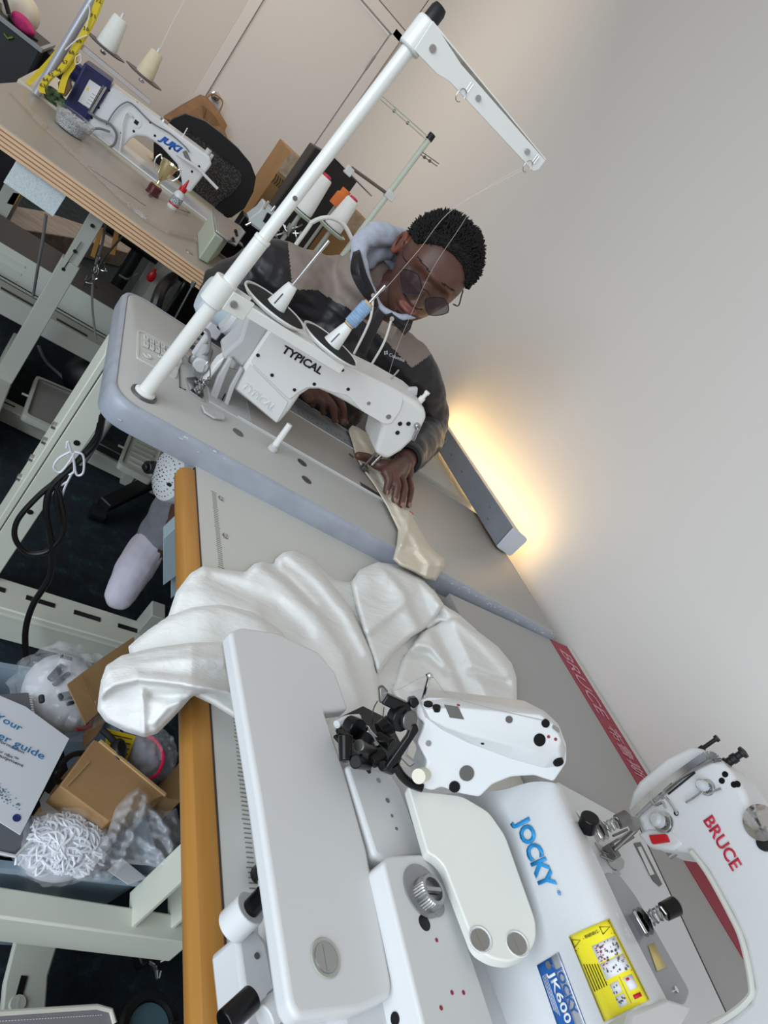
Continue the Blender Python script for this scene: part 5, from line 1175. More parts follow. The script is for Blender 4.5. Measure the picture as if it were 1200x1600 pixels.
# tension strip at the back with two posts
tsn = MB().prism(rpoly([Z(x, y, 0.930) for x, y in ((942, 1368), (950, 1362), (968, 1366), (994, 1400), (1078, 1548), (1072, 1568), (1048, 1572), (1010, 1535))], 0.004, 3), (0, 0, -0.006)).build('tension_plate', mat('plate_grey', (150, 150, 154), .35, metal=.3), jm, bevel=0.001)
b = MB(); b.prism([Z(x, y, 0.924) for x, y in ((915, 1330), (935, 1362), (1075, 1565), (1050, 1580), (960, 1430))], (0, 0, -0.10)); b.build('rear_body', M_white, jm, bevel=0.004)
bvt = bvh_of(tsn)
q = [hit(bvt, *c) for c in ((1012, 1478), (1022, 1474), (1040, 1512), (1026, 1518))]
b = MB(); b.face([b.bm.verts.new(h[0] + h[1] * .0006) for h in q if h[0]]); b.build('yellowed_tape', mat('old_tape', (196, 176, 110), .5), jm, solid=0.0003)
fit(bvt, 1055, 1547, 0.0022, M_chrome, jm, slot=False, h=.0015, name='rivet')
def tension(px, py, s, tilt):
    p = Z(px, py, 0.932); ax_ = tilt.normalized(); x, y, z = frame(ax_)
    b = MB(); b.box(p + ax_ * 0.002, (0.016 * s, 0.014 * s, 0.003), M=Matrix((x, y, z)).transposed()); b.build('post_bracket', M_chrome, jm, bevel=0.0008)
    for k in range(2):
        b = MB(); b.lathe(p + ax_ * (0.005 + k * 0.004), ax_, [(0.0, 0), (0.010 * s, 0), (0.0085 * s, 0.0015), (0, 0.002)]); b.build('tension_disc', M_chrome, jm)
    b = MB(); b.tube([p + ax_ * (0.013 + k * 0.0007) + (x * math.cos(k * 1.1) + y * math.sin(k * 1.1)) * 0.0052 * s for k in range(22)], 0.0009, 6); b.build('tension_spring', M_steel, jm)
    b = MB(); b.lathe(p + ax_ * 0.028 * s, ax_, [(0, 0), (0.0068 * s, 0), (0.0072 * s, 0.012 * s), (0.005 * s, 0.014 * s), (0, 0.014 * s)]); b.build('tension_knob', M_blackgloss if s > .9 else M_dksteel, jm)
    b = MB(); b.beam(p - y * 0.004, p + x * 0.024 - z * 0.0 - y * 0.01, 0.005, 0.002); b.build('thread_finger', M_chrome, jm)
tension(993, 1446, 1.0, Vector((0.75, 0.10, 0.65)))
tension(928, 1302, 0.9, Vector((0.72, 0.12, 0.70)))
b = MB(); q = Z(916, 1296, 0.935); b.cyl(q, q + Vector((-0.006, 0.004, 0.012)), 0.008); b.build('black_stud', M_blackgloss, jm, bevel=0.001)
# lower left linkage beside the front plate
b = MB(); b.cyl(Z(362, 1448, 0.755), Z(392, 1418, 0.775), 0.013, n=24); b.build('shaft_sleeve', M_whites, jm, bevel=0.001)
b = MB(); b.cyl(Z(388, 1424, 0.772), Z(412, 1398, 0.79), 0.007, n=18); b.build('black_shaft', M_blackgloss, jm)
b = MB(); b.prism([Z(x, y, 0.755) for x, y in ((368, 1460), (400, 1448), (418, 1470), (436, 1560), (428, 1640), (372, 1640), (384, 1580))], (0, 0, -0.035)); br_ = b.build('side_bracket', M_whites, jm, bevel=0.004)
fit(bvh_of(br_), 401, 1494, .0022, M_dksteel, jm, slot=False, h=.001, name='rivet')
b = MB(); b.cyl(Z(404, 1366, zc + .002), Z(412, 1360, zc + .012), 0.008); b.build('rubber_foot', M_blackgloss, jm)
for k, (x, y, r, m) in enumerate(((430, 1575, .010, M_steel), (445, 1590, .007, M_blackgloss), (412, 1592, .009, M_whites), (350, 1600, .008, M_blackgloss))):
    b = MB(); a = Z(x, y, 0.78); b.cyl(a, a + Vector((0.02, 0.012, 0.004)), r); b.build('linkage_part', m, jm, bevel=0.001)
b = MB(); b.prism([Z(x, y, 0.94) for x, y in ((985, 1580), (1040, 1558), (1084, 1572), (1062, 1612), (1020, 1680), (960, 1680))], (0, 0, -0.03)); b.build('rear_cover', M_whites, jm, bevel=0.003)

# ------------------------------------------------------------------ cloth
def cloth(name, outline, zf, m, parent, step=4.0, edge=0.004, er=9.0):
    b = MB(); xs = [p[0] for p in outline]; ys = [p[1] for p in outline]
    nx, ny = int((max(xs) - min(xs)) / step) + 2, int((max(ys) - min(ys)) / step) + 2
    V = {}
    segs = [(Vector((*outline[i], 0)), Vector((*outline[(i + 1) % len(outline)], 0))) for i in range(len(outline))]
    def near(p):
        best = (1e9, None)
        for a, e in segs:
            d = e - a; t = max(0, min(1, (p - a).dot(d) / d.length_squared)); q = a + d * t; l = (p - q).length
            if l < best[0]: best = (l, q)
        return best
    for i in range(nx):
        for j in range(ny):
            p = Vector((min(xs) + i * step, min(ys) + j * step, 0)); ins = inside(p, outline); l, q = near(p)
            if not ins:
                if l < step * 1.02: p = q; l = 0
                else: continue
            zz, zb = zf(p.x, p.y); k = min(1, l / er); k = math.sqrt(max(0, 1 - (1 - k) ** 2))
            V[i, j] = b.bm.verts.new(P(p.x, p.y, z=zb + 0.0015 + (zz - zb) * k))
    for (i, j) in list(V):
        q = [V.get((i, j)), V.get((i + 1, j)), V.get((i + 1, j + 1)), V.get((i, j + 1))]; q = [v for v in q if v]
        if len(q) >= 3: b.face(q)
    o = b.build(name, m, parent, angle=180, sub=1)
    return o
def ridge_fn(ridges):
    R = []
    for pts, A_, wl, wr in ridges: R.append(([Vector((x, y, 0)) for x, y in pts], A_, wl, wr))
    def f(px, py):
        p = Vector((px, py, 0)); h = 0
        for pts, A_, wl, wr in R:
            bl, sg, te = 1e9, 1, 0
            for a, e in zip(pts, pts[1:]):
                d = e - a; t = (p - a).dot(d) / d.length_squared; tc = max(0, min(1, t)); q = a + d * tc; l = (p - q).length
                if l < bl: bl = l; sg = 1 if d.x * (p.y - a.y) - d.y * (p.x - a.x) > 0 else -1
            w = wr if sg > 0 else wl
            h += A_ * math.exp(-(bl / w) ** 2)
        return h
    return f
def linen(name, col, sc=900):
    if name in MATS: return MATS[name]
    m = bpy.data.materials.new(name); m.use_nodes = True; nt = m.node_tree; bs_ = nt.nodes['Principled BSDF']; MATS[name] = m
    bs_.inputs['Base Color'].default_value = rgb(*col); bs_.inputs['Roughness'].default_value = 1.0; bs_.inputs['Specular IOR Level'].default_value = 0.05
    bs_.inputs['Subsurface Weight'].default_value = 0.25; bs_.inputs['Subsurface Radius'].default_value = (0.01, 0.01, 0.01); bs_.inputs['Subsurface Scale'].default_value = 0.6
    tc = nt.nodes.new('ShaderNodeTexCoord'); prev = None
    for sc_, st, di, dt in (((26, 60, 40), 0.55, 0.006, 5), ((500, 900, 500), 0.35, 0.0006, 2)):
        mp = nt.nodes.new('ShaderNodeMapping'); mp.inputs['Scale'].default_value = sc_; mp.inputs['Rotation'].default_value = (0, 0, 0.6)
        n = nt.nodes.new('ShaderNodeTexNoise'); n.inputs['Scale'].default_value = 1; n.inputs['Detail'].default_value = dt; n.inputs['Roughness'].default_value = 0.6
        bp = nt.nodes.new('ShaderNodeBump'); bp.inputs['Strength'].default_value = st; bp.inputs['Distance'].default_value = di
        nt.links.new(tc.outputs['Object'], mp.inputs[0]); nt.links.new(mp.outputs[0], n.inputs['Vector']); nt.links.new(n.outputs['Fac'], bp.inputs['Height'])
        if prev: nt.links.new(prev.outputs[0], bp.inputs['Normal'])
        prev = bp
    nt.links.new(prev.outputs[0], bs_.inputs['Normal'])
    return m
M_linen = linen('white_linen', (228, 228, 225))
gm = thing('linen_garment', 'heap of white linen cloth spilling over the orange wooden table edge', 'garment', (-0.85, -0.25, zc))
outl_c = [(262, 965), (275, 925), (298, 895), (318, 884), (345, 889), (383, 894), (397, 881), (410, 877), (432, 884), (430, 874), (442, 863), (460, 860), (487, 873), (505, 890), (522, 906), (548, 910), (562, 890), (590, 878), (625, 883), (662, 903), (672, 925), (690, 942), (712, 958), (745, 985), (778, 1010), (800, 1037), (807, 1058), (808, 1105), (806, 1150), (600, 1240), (520, 1190), (430, 1150), (330, 1095), (250, 1060), (205, 1032), (200, 1010), (230, 985)]
def layer(name, outl, h, ridges, er, lift=0.0, nz=0.0018, m=None, step=4.0):
    rf_ = ridge_fn(ridges) if ridges else (lambda x, y: 0)
    def zf(px, py):
        b0 = P(px, py, z=zc); zb = zc + 0.028 * max(0, min(1, (b0.x + 0.53) / 0.06)) + lift
        if b0.x < -1.03: zb -= (-1.03 - b0.x) ** 2 / (0.09 - min(0, b0.x + 1.03)) * 0.9
        k = 0.6 + 0.4 * max(0, min(1, (b0.x + 1.06) / 0.10))
        return zb + max(0.003, (h + rf_(px, py) + nz * noise.noise(Vector((px / 50, py / 24, h * 90)))) * k), zb
    return cloth(name, outl, zf, m or M_linen, gm, step, er=er)
layer('base_layer', outl_c, 0.010, [(((640, 1060), (690, 1085), (760, 1110)), 0.006, 8, 18)], 7)
layer('right_fold', [(655, 990), (690, 968), (715, 962), (745, 985), (778, 1010), (800, 1037), (807, 1058), (808, 1105), (806, 1150), (700, 1200), (640, 1130), (612, 1080), (628, 1030)], 0.014, [
    (((668, 985), (700, 1040), (722, 1090), (730, 1150)), 0.013, 5, 20), (((712, 968), (750, 1000), (795, 1050)), 0.008, 16, 8),
    (((740, 1048), (765, 1058), (792, 1066)), -0.012, 4, 9), (((645, 1022), (670, 1024), (700, 1050)), -0.011, 8, 5), (((648, 1005), (672, 1010), (694, 1040)), 0.006, 4, 6),
    (((650, 1070), (690, 1088), (730, 1120)), 0.008, 6, 16)], 7, 0.008, 0.0015)
layer('loose_edge', [(678, 938), (694, 946), (715, 958), (745, 984), (720, 980), (690, 972), (668, 984), (655, 975)], 0.010, [(((684, 958), (704, 966), (730, 974)), -0.006, 4, 4)], 5, 0.012, 0.0)
layer('flowing_sheet', [(275, 925), (298, 895), (318, 884), (345, 889), (383, 894), (397, 881), (410, 877), (432, 884), (430, 874), (442, 863), (460, 860), (487, 873), (512, 903), (546, 945), (570, 988), (587, 1030), (597, 1096), (600, 1240), (520, 1190), (430, 1150), (330, 1095), (300, 1040), (262, 1000), (262, 965)], 0.022, [
    (((404, 880), (438, 905), (490, 955), (535, 1020), (560, 1090)), 0.011, 7, 26), (((330, 903), (375, 918), (432, 940), (480, 985)), -0.007, 9, 14),
    (((450, 868), (495, 905), (540, 960), (572, 1020)), 0.008, 16, 8), (((418, 884), (450, 905), (490, 945)), -0.007, 5, 7), (((280, 925), (330, 930), (400, 955)), 0.005, 10, 20)], 8, 0.004, 0.0022)
layer('curled_fold', [(548, 912), (560, 892), (590, 878), (625, 883), (655, 900), (680, 925), (694, 945), (682, 966), (664, 984), (640, 999), (612, 1024), (590, 1056), (574, 1010), (566, 985), (556, 950)], 0.020, [
    (((612, 902), (632, 928), (639, 955), (654, 980)), 0.013, 4, 20), (((636, 938), (602, 966), (574, 988)), 0.010, 5, 16), (((575, 905), (610, 892), (650, 910), (684, 945)), 0.008, 10, 18)], 7, 0.010, 0.0012)
layer('arched_fold', [(205, 1032), (202, 1010), (230, 985), (262, 963), (300, 949), (345, 943), (395, 953), (440, 984), (480, 1038), (520, 1120), (480, 1190), (430, 1160), (330, 1100), (250, 1062)], 0.016, [
    (((215, 1000), (262, 972), (310, 958), (360, 955), (410, 975), (450, 1020)), 0.006, 8, 26)], 8, 0.018, 0.0016)
# second layer: the folded leg hanging past the wooden edge
out_l = [(158, 1062), (166, 1040), (190, 1024), (240, 1012), (300, 1004), (352, 1002), (372, 1100), (360, 1090), (345, 1086), (322, 1083), (300, 1088), (288, 1102), (270, 1122), (246, 1146), (226, 1152), (195, 1143), (165, 1128), (152, 1110), (154, 1088)]
rl = ridge_fn([(((150, 1092), (180, 1070), (215, 1062), (280, 1068), (330, 1078), (365, 1092)), 0.016, 14, 5), (((165, 1052), (210, 1040), (280, 1030), (350, 1030)), 0.010, 10, 16), (((222, 1080), (224, 1110), (225, 1148)), 0.006, 5, 5), (((235, 1085), (265, 1088), (290, 1086)), -0.008, 5, 8), (((240, 1130), (262, 1105), (280, 1096)), 0.006, 7, 5)])
def zf_l(px, py):
    zb = zc + 0.036 if px > 300 else zc + 0.036 - (300 - px) / 150 * 0.045
    if py > 1075: zb -= (py - 1075) / 75 * 0.030
    return zb + 0.010 + rl(px, py) + 0.001 * noise.noise(Vector((px / 26, py / 16, 1))), zb - (0.010 if px > 250 else 0.016)
cloth('folded_leg', out_l, zf_l, M_linen, gm, 3.5, er=7)
# small folded end lying behind
# cream strip under the needle and its bunched end
out_s = [(544, 672), (550, 664), (560, 668), (577, 678), (598, 700), (606, 716), (617, 745), (628, 772), (640, 797), (655, 826), (668, 848), (680, 862), (694, 872), (695, 886), (680, 908), (664, 904), (645, 893), (625, 884), (614, 874), (620, 850), (622, 828), (605, 792), (585, 758), (568, 735), (556, 712), (550, 690)]
rs = ridge_fn([(((558, 672), (572, 700), (590, 730), (612, 775), (640, 830), (650, 850)), 0.006, 8, 4), (((640, 798), (636, 825), (628, 850)), 0.008, 5, 6), (((650, 842), (672, 862), (690, 878)), 0.010, 8, 10), (((628, 852), (650, 858), (670, 880), (665, 900)), 0.008, 8, 5), (((566, 694), (576, 708)), -0.003, 4, 4)])
def zf_s(px, py):
    k = max(0, min(1, (py - 800) / 60)); zb = ZT + 0.0045 * (1 - k) + 0.001
    if py > 885: zb = ZT - (py - 885) * 0.0006
    return zb + 0.003 + 0.010 * k + rs(px, py) + 0.0008 * noise.noise(Vector((px / 9, py / 9, 2))), zb
M_cream_l = linen('cream_linen', (218, 208, 190))
cloth('cream_strip', out_s, zf_s, M_cream_l, gm, 2.5, er=5)
b = MB(); b.tube([P(646, 842, z=0.777), P(648, 849, z=0.778)], 0.0009, 5); b.tube([P(640, 799, z=0.768), P(646, 803, z=0.768)], 0.0008, 5); b.build('red_stitches', M_red, gm)

# ------------------------------------------------------------------ machine with the blue end
YJ = 1.62
J_ = lambda x, y, o=0.0: P(x, y, y=YJ + o)
ju = thing('lockstitch_machine', 'white sewing machine with blue JUKI lettering and a blue motor end', 'sewing machine', (-1.25, 1.65, 0.756))
outl = [(174, 133), (250, 188), (328, 246), (331, 258), (297, 302), (286, 296), (283, 277), (277, 257), (253, 231), (240, 221), (227, 214), (213, 213), (203, 218), (193, 230), (187, 247), (133, 206), (133, 195)]
b = MB(); b.prism([J_(*p) for p in outl], (0, 0.10, 0)); jc = b.build('casting', mat('bright_white_enamel', (226, 228, 230), 0.3, coat=.2), ju, bevel=0.008, seg=3)
bvjk = bvh_of(jc)
b = MB(); b.prism([Vector((-1.42, 1.61, 0.7565)), Vector((-0.93, 1.57, 0.7565)), Vector((-0.93, 1.75, 0.7565)), Vector((-1.42, 1.79, 0.7565))], (0, 0, 0.006)); b.build('bed', MATS['bright_white_enamel'], ju, bevel=0.001)
M_navy = mat('navy_plastic', (40, 48, 104), 0.4)
b = MB(); b.prism([J_(*p, -0.012) for p in ((132, 97), (175, 128), (160, 158), (134, 193), (97, 166), (112, 140))], (0, 0.12, 0)); b.build('motor_end', M_navy, ju, bevel=0.006, seg=3)
b = MB(); b.prism([J_(*p, -0.016) for p in ((136, 106), (168, 129), (133, 186), (103, 163))], (0, 0.004, 0)); b.build('motor_panel', mat('dark_navy_plastic', (30, 36, 84), 0.45), ju)
b = MB(); c = J_(118, 112, 0.03); b.cyl(c - Vector((0.015, 0, 0)), c + Vector((0.02, 0, 0)), 0.028, n=24); b.build('handwheel', M_navy, ju, bevel=0.004)
b = MB(); b.prism([J_(*p, -0.018) for p in ((140, 124), (158, 136), (139, 170), (122, 158))], (0, 0.002, 0)); b.build('information_label', mat('label_white', (226, 226, 228), 0.5), ju)
b = MB(); c = J_(137, 139, -0.0185); b.prism([c + Vector((-.005, 0, -.004)), c + Vector((.005, 0, -.004)), c + Vector((0, 0, .005))], (0, .0008, 0)); b.build('warning_mark', MATS['yellow_label'], ju)
b = MB()
for i in range(5): a = J_(144 - i * 3.0, 146 + i * 4.6, -0.0185); b.beam(a, a + Vector((0.022, 0, 0.002)), 0.0012, 0.001, hint=(0, 1, 0))
b.build('label_lines', M_print, ju, kind='stuff')
b = MB(); b.prism([J_(*p, -0.016) for p in ((161, 133), (167, 137), (142, 180), (136, 176))], (0, 0.005, 0)); b.build('metal_strip', M_steel, ju)
M_jblue = mat('royal_blue_print', (20, 92, 190), 0.4)
text_on('machine_lettering', 'JUKI', bvjk, ((247, 217), (281, 240), (286, 231), (251, 209)), M_jblue, ju, shear=0.3, bold=0.05)
for x, y in ((170, 141), (154, 168), (143, 184), (190, 208), (209, 205), (242, 212), (265, 232), (311, 260), (300, 268), (235, 191)): fit(bvjk, x, y, 0.0042, M_black, ju)
p, n = hit(bvjk, 213, 191); b = MB(); b.cyl(p, p + n * .002, 0.016); b.build('round_plate', MATS['bright_white_enamel'], ju); b = MB(); b.box(p + n * .003, (.012, .002, .012)); b.build('button', M_black, ju)
b = MB(); b.tube(bez([J_(166, 195, -.01), J_(178, 175, -.012), J_(192, 162, -.012), (J_(206, 162, -.012)), J_(235, 190, -.012), J_(265, 208, -.012), J_(288, 228, -.012), J_(296, 238, -.01)], 6), 0.0022, 6); b.build('cable', M_gcable, ju)
b = MB(); b.tube(bez([J_(140, 176, -.014), J_(155, 186, -.02), J_(172, 194, -.022), J_(182, 210, -.02), J_(178, 226, -.018), J_(166, 231, -.016), J_(163, 228, -.01)], 6), 0.0040, 8); b.build('cable', M_gcable, ju)
b = MB(); b.tube(bez([J_(138, 213, -.03), J_(144, 203, -.03), J_(156, 201, -.03), J_(172, 206, -.03)], 6), 0.0036, 8); b.build('cable', M_gcable, ju)
b = MB(); b.tube(bez([J_(186, 246, -.012), J_(190, 215, -.014), J_(192, 190, -.014), J_(198, 176, -.012), J_(206, 182, -.012)], 6), 0.0028, 8); b.build('cable', M_cable_w, ju)
b = MB(); b.tube([J_(276, 241, -0.03), J_(308, 262, -0.03), J_(316, 270, -0.03), J_(340, 295, -0.035)], 0.0052, 10); b.build('lifting_lever', M_whites, ju)
b = MB(); c = J_(326, 236, 0.04); b.cyl(c - Vector((0, 0, .02)), c + Vector((0, 0, .006)), 0.010); b.cyl(c + Vector((.016, 0, -.02)), c + Vector((.016, 0, 0)), 0.006); b.build('pressure_knob', M_typg, ju, bevel=.001)
b = MB(); c = J_(255, 192, 0.04); b.cyl(c, c + Vector((0, 0, .012)), 0.014); b.build('top_knob', M_steel, ju, bevel=.001); b = MB(); b.cyl(J_(212, 165, .04), J_(212, 158, .04), 0.008); b.build('top_knob', M_steel, ju, bevel=.001)
b = MB(); a = J_(284, 216, .04); b.cyl(a, J_(293, 200, .04), 0.0022, n=8); b.build('thread_pin', M_steel, ju)
b = MB(); b.cyl(J_(295, 252, -.004), J_(288, 236, -.004), 0.007); b.build('grey_sleeve', M_gcable, ju)

# its thread stand with two cones
js = thing('thread_stand', 'grey thread stand pole at the blue-ended machine, two cones and a tape measure on it', 'thread stand', P(57, 146, z=0.756))
jb = P(57, 147, z=0.756); yb = jb.y
jt_ = P(162, -30, y=yb); jax = (jt_ - jb).normalized()
M_sil = mat('silver_grey_pole', (172, 174, 182), 0.35, metal=0.4)
b = MB(); b.cyl(jb, jb + jax * 0.34, 0.0125, n=20); b.build('lower_pole', M_sil, js); b = MB(); b.cyl(jb + jax * 0.33, jt_, 0.0100, n=20); b.cyl(jb + jax * .32, jb + jax * .345, 0.0145); b.build('upper_pole', M_sil, js)
a0, a1 = P(122, 68, y=yb - .02), P(240, 140, y=yb - .02)
a1.z = a0.z
b = MB(); b.beam(a0, a0 + (a1 - a0) * 1.05, 0.02, 0.014); b.build('cross_arm', mat('pale_grey_arm', (186, 180, 176), .4), js, bevel=.002)
for (tc, bp, tp2, r0, colr, nm) in (((164, 76), (166, 74), (194, 24), 0.030, (232, 233, 226), 'white'), ((224, 121), (226, 119), (248, 77), 0.026, (222, 208, 176), 'cream')):
    c = P(*tc, y=yb); c.z = max(c.z, a0.z + .012)
    b = MB(); b.lathe(c, (0, 0, 1), [(0, -.003), (.045, 0.0), (0.058, .004), (.058, .006), (0, .004)]); b.build('spool_tray', mat('tray_grey', (90, 84, 82), .5), js)
    bb = P(*bp, y=yb); tt_ = P(*tp2, y=yb); h = (tt_ - c).length * .93
    cn = thing('thread_cone', nm + ' thread cone on the grey thread stand at the back left', 'thread cone', c + Vector((0, 0, .006)), 'cones on the grey thread stand')
    b = MB(); b.lathe(c + Vector((0, 0, .006)), (0, 0, 1), [(0, 0), (r0, 0), (r0 * 1.03, .006), (r0 * .72, h * .86), (r0 * .62, h * .9), (0, h * .9)]); b.build('thread_winding', mat(nm + '_cone_thread', colr, .8, var=.05, vs=90), cn)
    b = MB(); b.cyl(c + Vector((0, 0, .006 + h * .88)), c + Vector((0, 0, .006 + h * 1.05)), 0.0035); b.build('pin_tip', M_whites, js)
    screw(js, c - Vector((0, 0, .012)), (0, -.5, -1), .009, M_steel)
b = MB(); b.tube(bez([P(250, 76, y=yb), P(272, 30, y=yb), P(300, -20, y=yb)], 4), 0.0007, 5); b.build('strand', M_thread, js)
# tape measure
tm = thing('tape_measure', 'yellow tape measure draped over the grey pole at the back left', 'tape measure', P(75, 120, y=yb - .02))
M_tape = mat('yellow_tape', (222, 196, 32), .5)
def ribbon(pts, w, wdir, par, name, m, th=.0012):
    pp = bez(pts, 8); wd = Vector(wdir).normalized(); b = MB(); hw = wd * w / 2; nn = wd.cross(Vector((0, 0, 1))).normalized() * th
    b.loft([[p - hw, p + hw, p + hw + nn, p - hw + nn] for p in pp]); return b.build(name, m, par), pp
yy = yb - .035
r1, pp1 = ribbon([P(158, -6, y=yy), P(145, 28, y=yy), P(128, 60, y=yy), P(110, 88, y=yy), P(94, 110, y=yy), P(76, 122, y=yy), P(67, 136, y=yy), P(68, 146, y=yy)], .022, (1, 0, .5), tm, 'tape', M_tape)
r2, pp2 = ribbon([P(118, 82, y=yy + .01), P(113, 102, y=yy + .01), P(102, 120, y=yy + .01), P(95, 145, y=yy + .01)], .017, (1, 0, .5), tm, 'tape', M_tape)
r3, pp3 = ribbon([P(152, -10, y=yb + .05), P(120, 38, y=yb + .05), P(92, 78, y=yb + .05), P(62, 112, y=yb + .05), P(42, 132, y=yb + .05)], .017, (1, 0, .6), tm, 'tape', M_tape)
for k in range(3, len(pp1) - 4, 5):
    a, e = pp1[k], pp1[k + 1]; d = (e - a).normalized()
    text('tape_number', str(72 - k // 5), a - Vector((.007, .003, .003)), Vector((.9, 0, .45)), d * -1, .0095, M_lk, tm, width=.014)
b = MB()
for k in range(1, len(pp1) - 1):
    for f in (0, .5): p = pp1[k].lerp(pp1[k + 1], f) + Vector((.0075, -.0028, .0038)); b.box(p, (.005, .0006, .0008))
b.build('tape_ticks', M_lk, tm, kind='stuff')
b = MB(); b.tube(bez([P(138, 4, y=yy - .01), P(140, 20, y=yy - .01), P(134, 45, y=yy - .01)], 5), .0018, 6); b.tube(bez([P(102, 78, y=yy - .01), P(120, 62, y=yy - .01), P(136, 55, y=yy - .01)], 5), .0018, 6); b.tube(bez([P(125, 83, y=yy - .01), P(126, 96, y=yy - .01), P(118, 100, y=yy - .01), P(118, 90, y=yy - .01), P(126, 84, y=yy - .01)], 5), .0014, 6); b.build('white_string', M_cable_w, tm)
# pin cushion pouch
pc_ = thing('fabric_pouch', 'small green and black patterned pouch at the foot of the grey pole', 'pouch', P(84, 156, z=.756))
q = P(84, 150, z=.775); b = MB(); b.sphere(q, .03, 14, (1.3, .8, .7)); b.build('pouch', mat('green_pattern', (120, 160, 110), .8, vs=70, col2=(20, 26, 26)), pc_)
q = P(100, 133, z=.79); b = MB(); b.prism([P(x, y, y=1.55) for x, y in ((90, 128), (108, 124), (112, 138), (102, 152), (92, 146))], (0, .03, 0)); b.build('brown_card', mat('dark_card', (110, 84, 56), .8), pc_, bevel=.003)

# pin tub
pt_ = thing('pin_tub', 'clear plastic tub full of silver pins on the plywood table', 'tub', P(108, 205, z=ZJ))
c = P(108, 204, z=ZJ + .001); b = MB(); b.lathe(c, (0, 0, 1), [(0, 0), (.042, 0), (.056, .045), (.061, .046), (.056, .048), (.0545, .045), (.041, .003), (0, .003)], 32); b.build('tub', M_glass, pt_)
b = MB(); rp_ = random.Random(9)
for k in range(420):
    r = .044 * math.sqrt(rp_.random()); a = rp_.random() * 6.28; q = c + Vector((r * math.cos(a), r * math.sin(a), rp_.uniform(.030, .042))); v = Vector((rp_.uniform(-1, 1), rp_.uniform(-1, 1), rp_.uniform(-.3, .3))).normalized()
    if k % 2: b.cyl(q - v * .008, q + v * .008, .0009, n=4)
    else: b.sphere(q, .0024, 6)
b.build('pins', mat('pin_silver', (225, 225, 228), .3, metal=.4), pt_, kind='stuff')
b = MB(); b.lathe(c, (0, 0, 1), [(0, .003), (.0405, .003), (.049, .030), (0, .033)]); b.build('pin_bed', mat('pin_heap', (235, 235, 238), .4, vs=420, col2=(70, 70, 74)), pt_)
# acrylic bars
ac = thing('acrylic_ruler', 'long clear acrylic ruler lying along the plywood table', 'ruler', P(120, 250, z=ZJ))
M_acr = mat('acrylic', (220, 196, 190), .1, trans=.7, alpha=.28, ior=1.3)
for pts in (((18, 142), (70, 198), (140, 262)), ((140, 262), (200, 318), (222, 336)), ((225, 340), (262, 362), (308, 374))):
    b = MB(); pp = [P(*p, z=ZJ + .006) for p in pts]
    for a, e in zip(pp, pp[1:]): b.beam(a, e, .022, .008)
    b.build('acrylic_bar', M_acr, ac, bevel=.001)
b = MB(); b.beam(P(142, 264, z=ZJ + .012), P(228, 322, z=ZJ + .012), .0012, .003); b.beam(P(145, 272, z=ZJ + .012), P(205, 330, z=ZJ + .012), .0012, .003); b.build('ruler_edge', M_chrome, ac, kind='stuff')
q = P(210, 326, z=ZJ + .012); b = MB(); b.cyl(q, q + Vector((.03, -.02, .002)), .006); b.cyl(q + Vector((.005, .01, 0)), q + Vector((.035, -.01, .002)), .004); b.build('glass_rod', M_glass, ac)
# trophy
tp = thing('trophy', 'small gold trophy cup on a dark red base on the plywood table', 'trophy', P(236, 303, z=ZJ))
c = P(237, 303, z=ZJ)
b = MB(); b.lathe(c, (0, 0, 1), [(0, 0), (.022, 0), (.022, .004), (.0205, .006), (.0205, .028), (.017, .031), (0, .032)]); b.build('base', mat('dark_red_base', (74, 14, 22), .25, coat=.6), tp)
b = MB(); b.lathe(c, (0, 0, 1), [(0, .031), (.014, .032), (.007, .038), (.0045, .048), (.007, .054), (.013, .062), (.019, .075), (.0235, .096), (.026, .112), (.0245, .112), (.018, .08), (.01, .066), (0, .062)], 32); b.build('cup', mat('pale_gold', (226, 214, 172), .18, metal=.9), tp)
for s in (-1, 1): b = MB(); b.tube(bez([c + Vector((s * .013, 0, .066)), c + Vector((s * .03, 0, .072)), c + Vector((s * .04, 0, .095)), c + Vector((s * .034, 0, .115)), c + Vector((s * .026, 0, .106))], 6), .0022, 8); b.build('handle', mat('pale_silver', (220, 218, 210), .2, metal=.8), tp)
b = MB(); b.prism([c + Vector((-.008, -.024, .001)), c + Vector((.004, -.026, .001)), c + Vector((-.002, -.06, .001)), c + Vector((-.012, -.056, .001))], (0, 0, .001)); b.build('ribbon', mat('ribbon_grey', (96, 84, 90), .6), tp)
# glue bottle
gb = thing('glue_bottle', 'small white squeeze bottle with a red pointed cap on the plywood table', 'bottle', P(269, 326, z=ZJ))
c = P(268, 325, z=ZJ)
b = MB(); b.lathe(c, (0, 0, 1), [(0, 0), (.016, 0), (.0175, .003), (.0175, .046), (.014, .056), (.0095, .060), (.0095, .064), (0, .064)]); b.build('bottle', M_whites, gb)
b = MB(); b.lathe(c, (0, 0, 1), [(0, .063), (.0115, .063), (.0115, .076), (.006, .079), (.0022, .104), (0, .105)]); b.build('cap', M_red, gb)
b = MB(); b.lathe(c, (0, 0, 1), [(.01, .012), (.0179, .012), (.0179, .042), (.01, .042)]); b.build('label', mat('bottle_label', (200, 205, 208), .5, vs=260, col2=(70, 70, 84)), gb)
b = MB(); b.lathe(c, (0, 0, 1), [(.01, .012), (.0181, .012), (.0181, .017), (.01, .017)]); b.build('label_band', M_red, gb)
# small tweezers lying on the table
tz = MB(); tz.beam(P(280, 318, z=.76), P(296, 332, z=.76), .004, .002); tz.beam(P(276, 326, z=.76), P(297, 333, z=.76), .004, .002); tag(tz.build('tweezers', M_steel), 'steel tweezers beside the white squeeze bottle', 'tweezers')
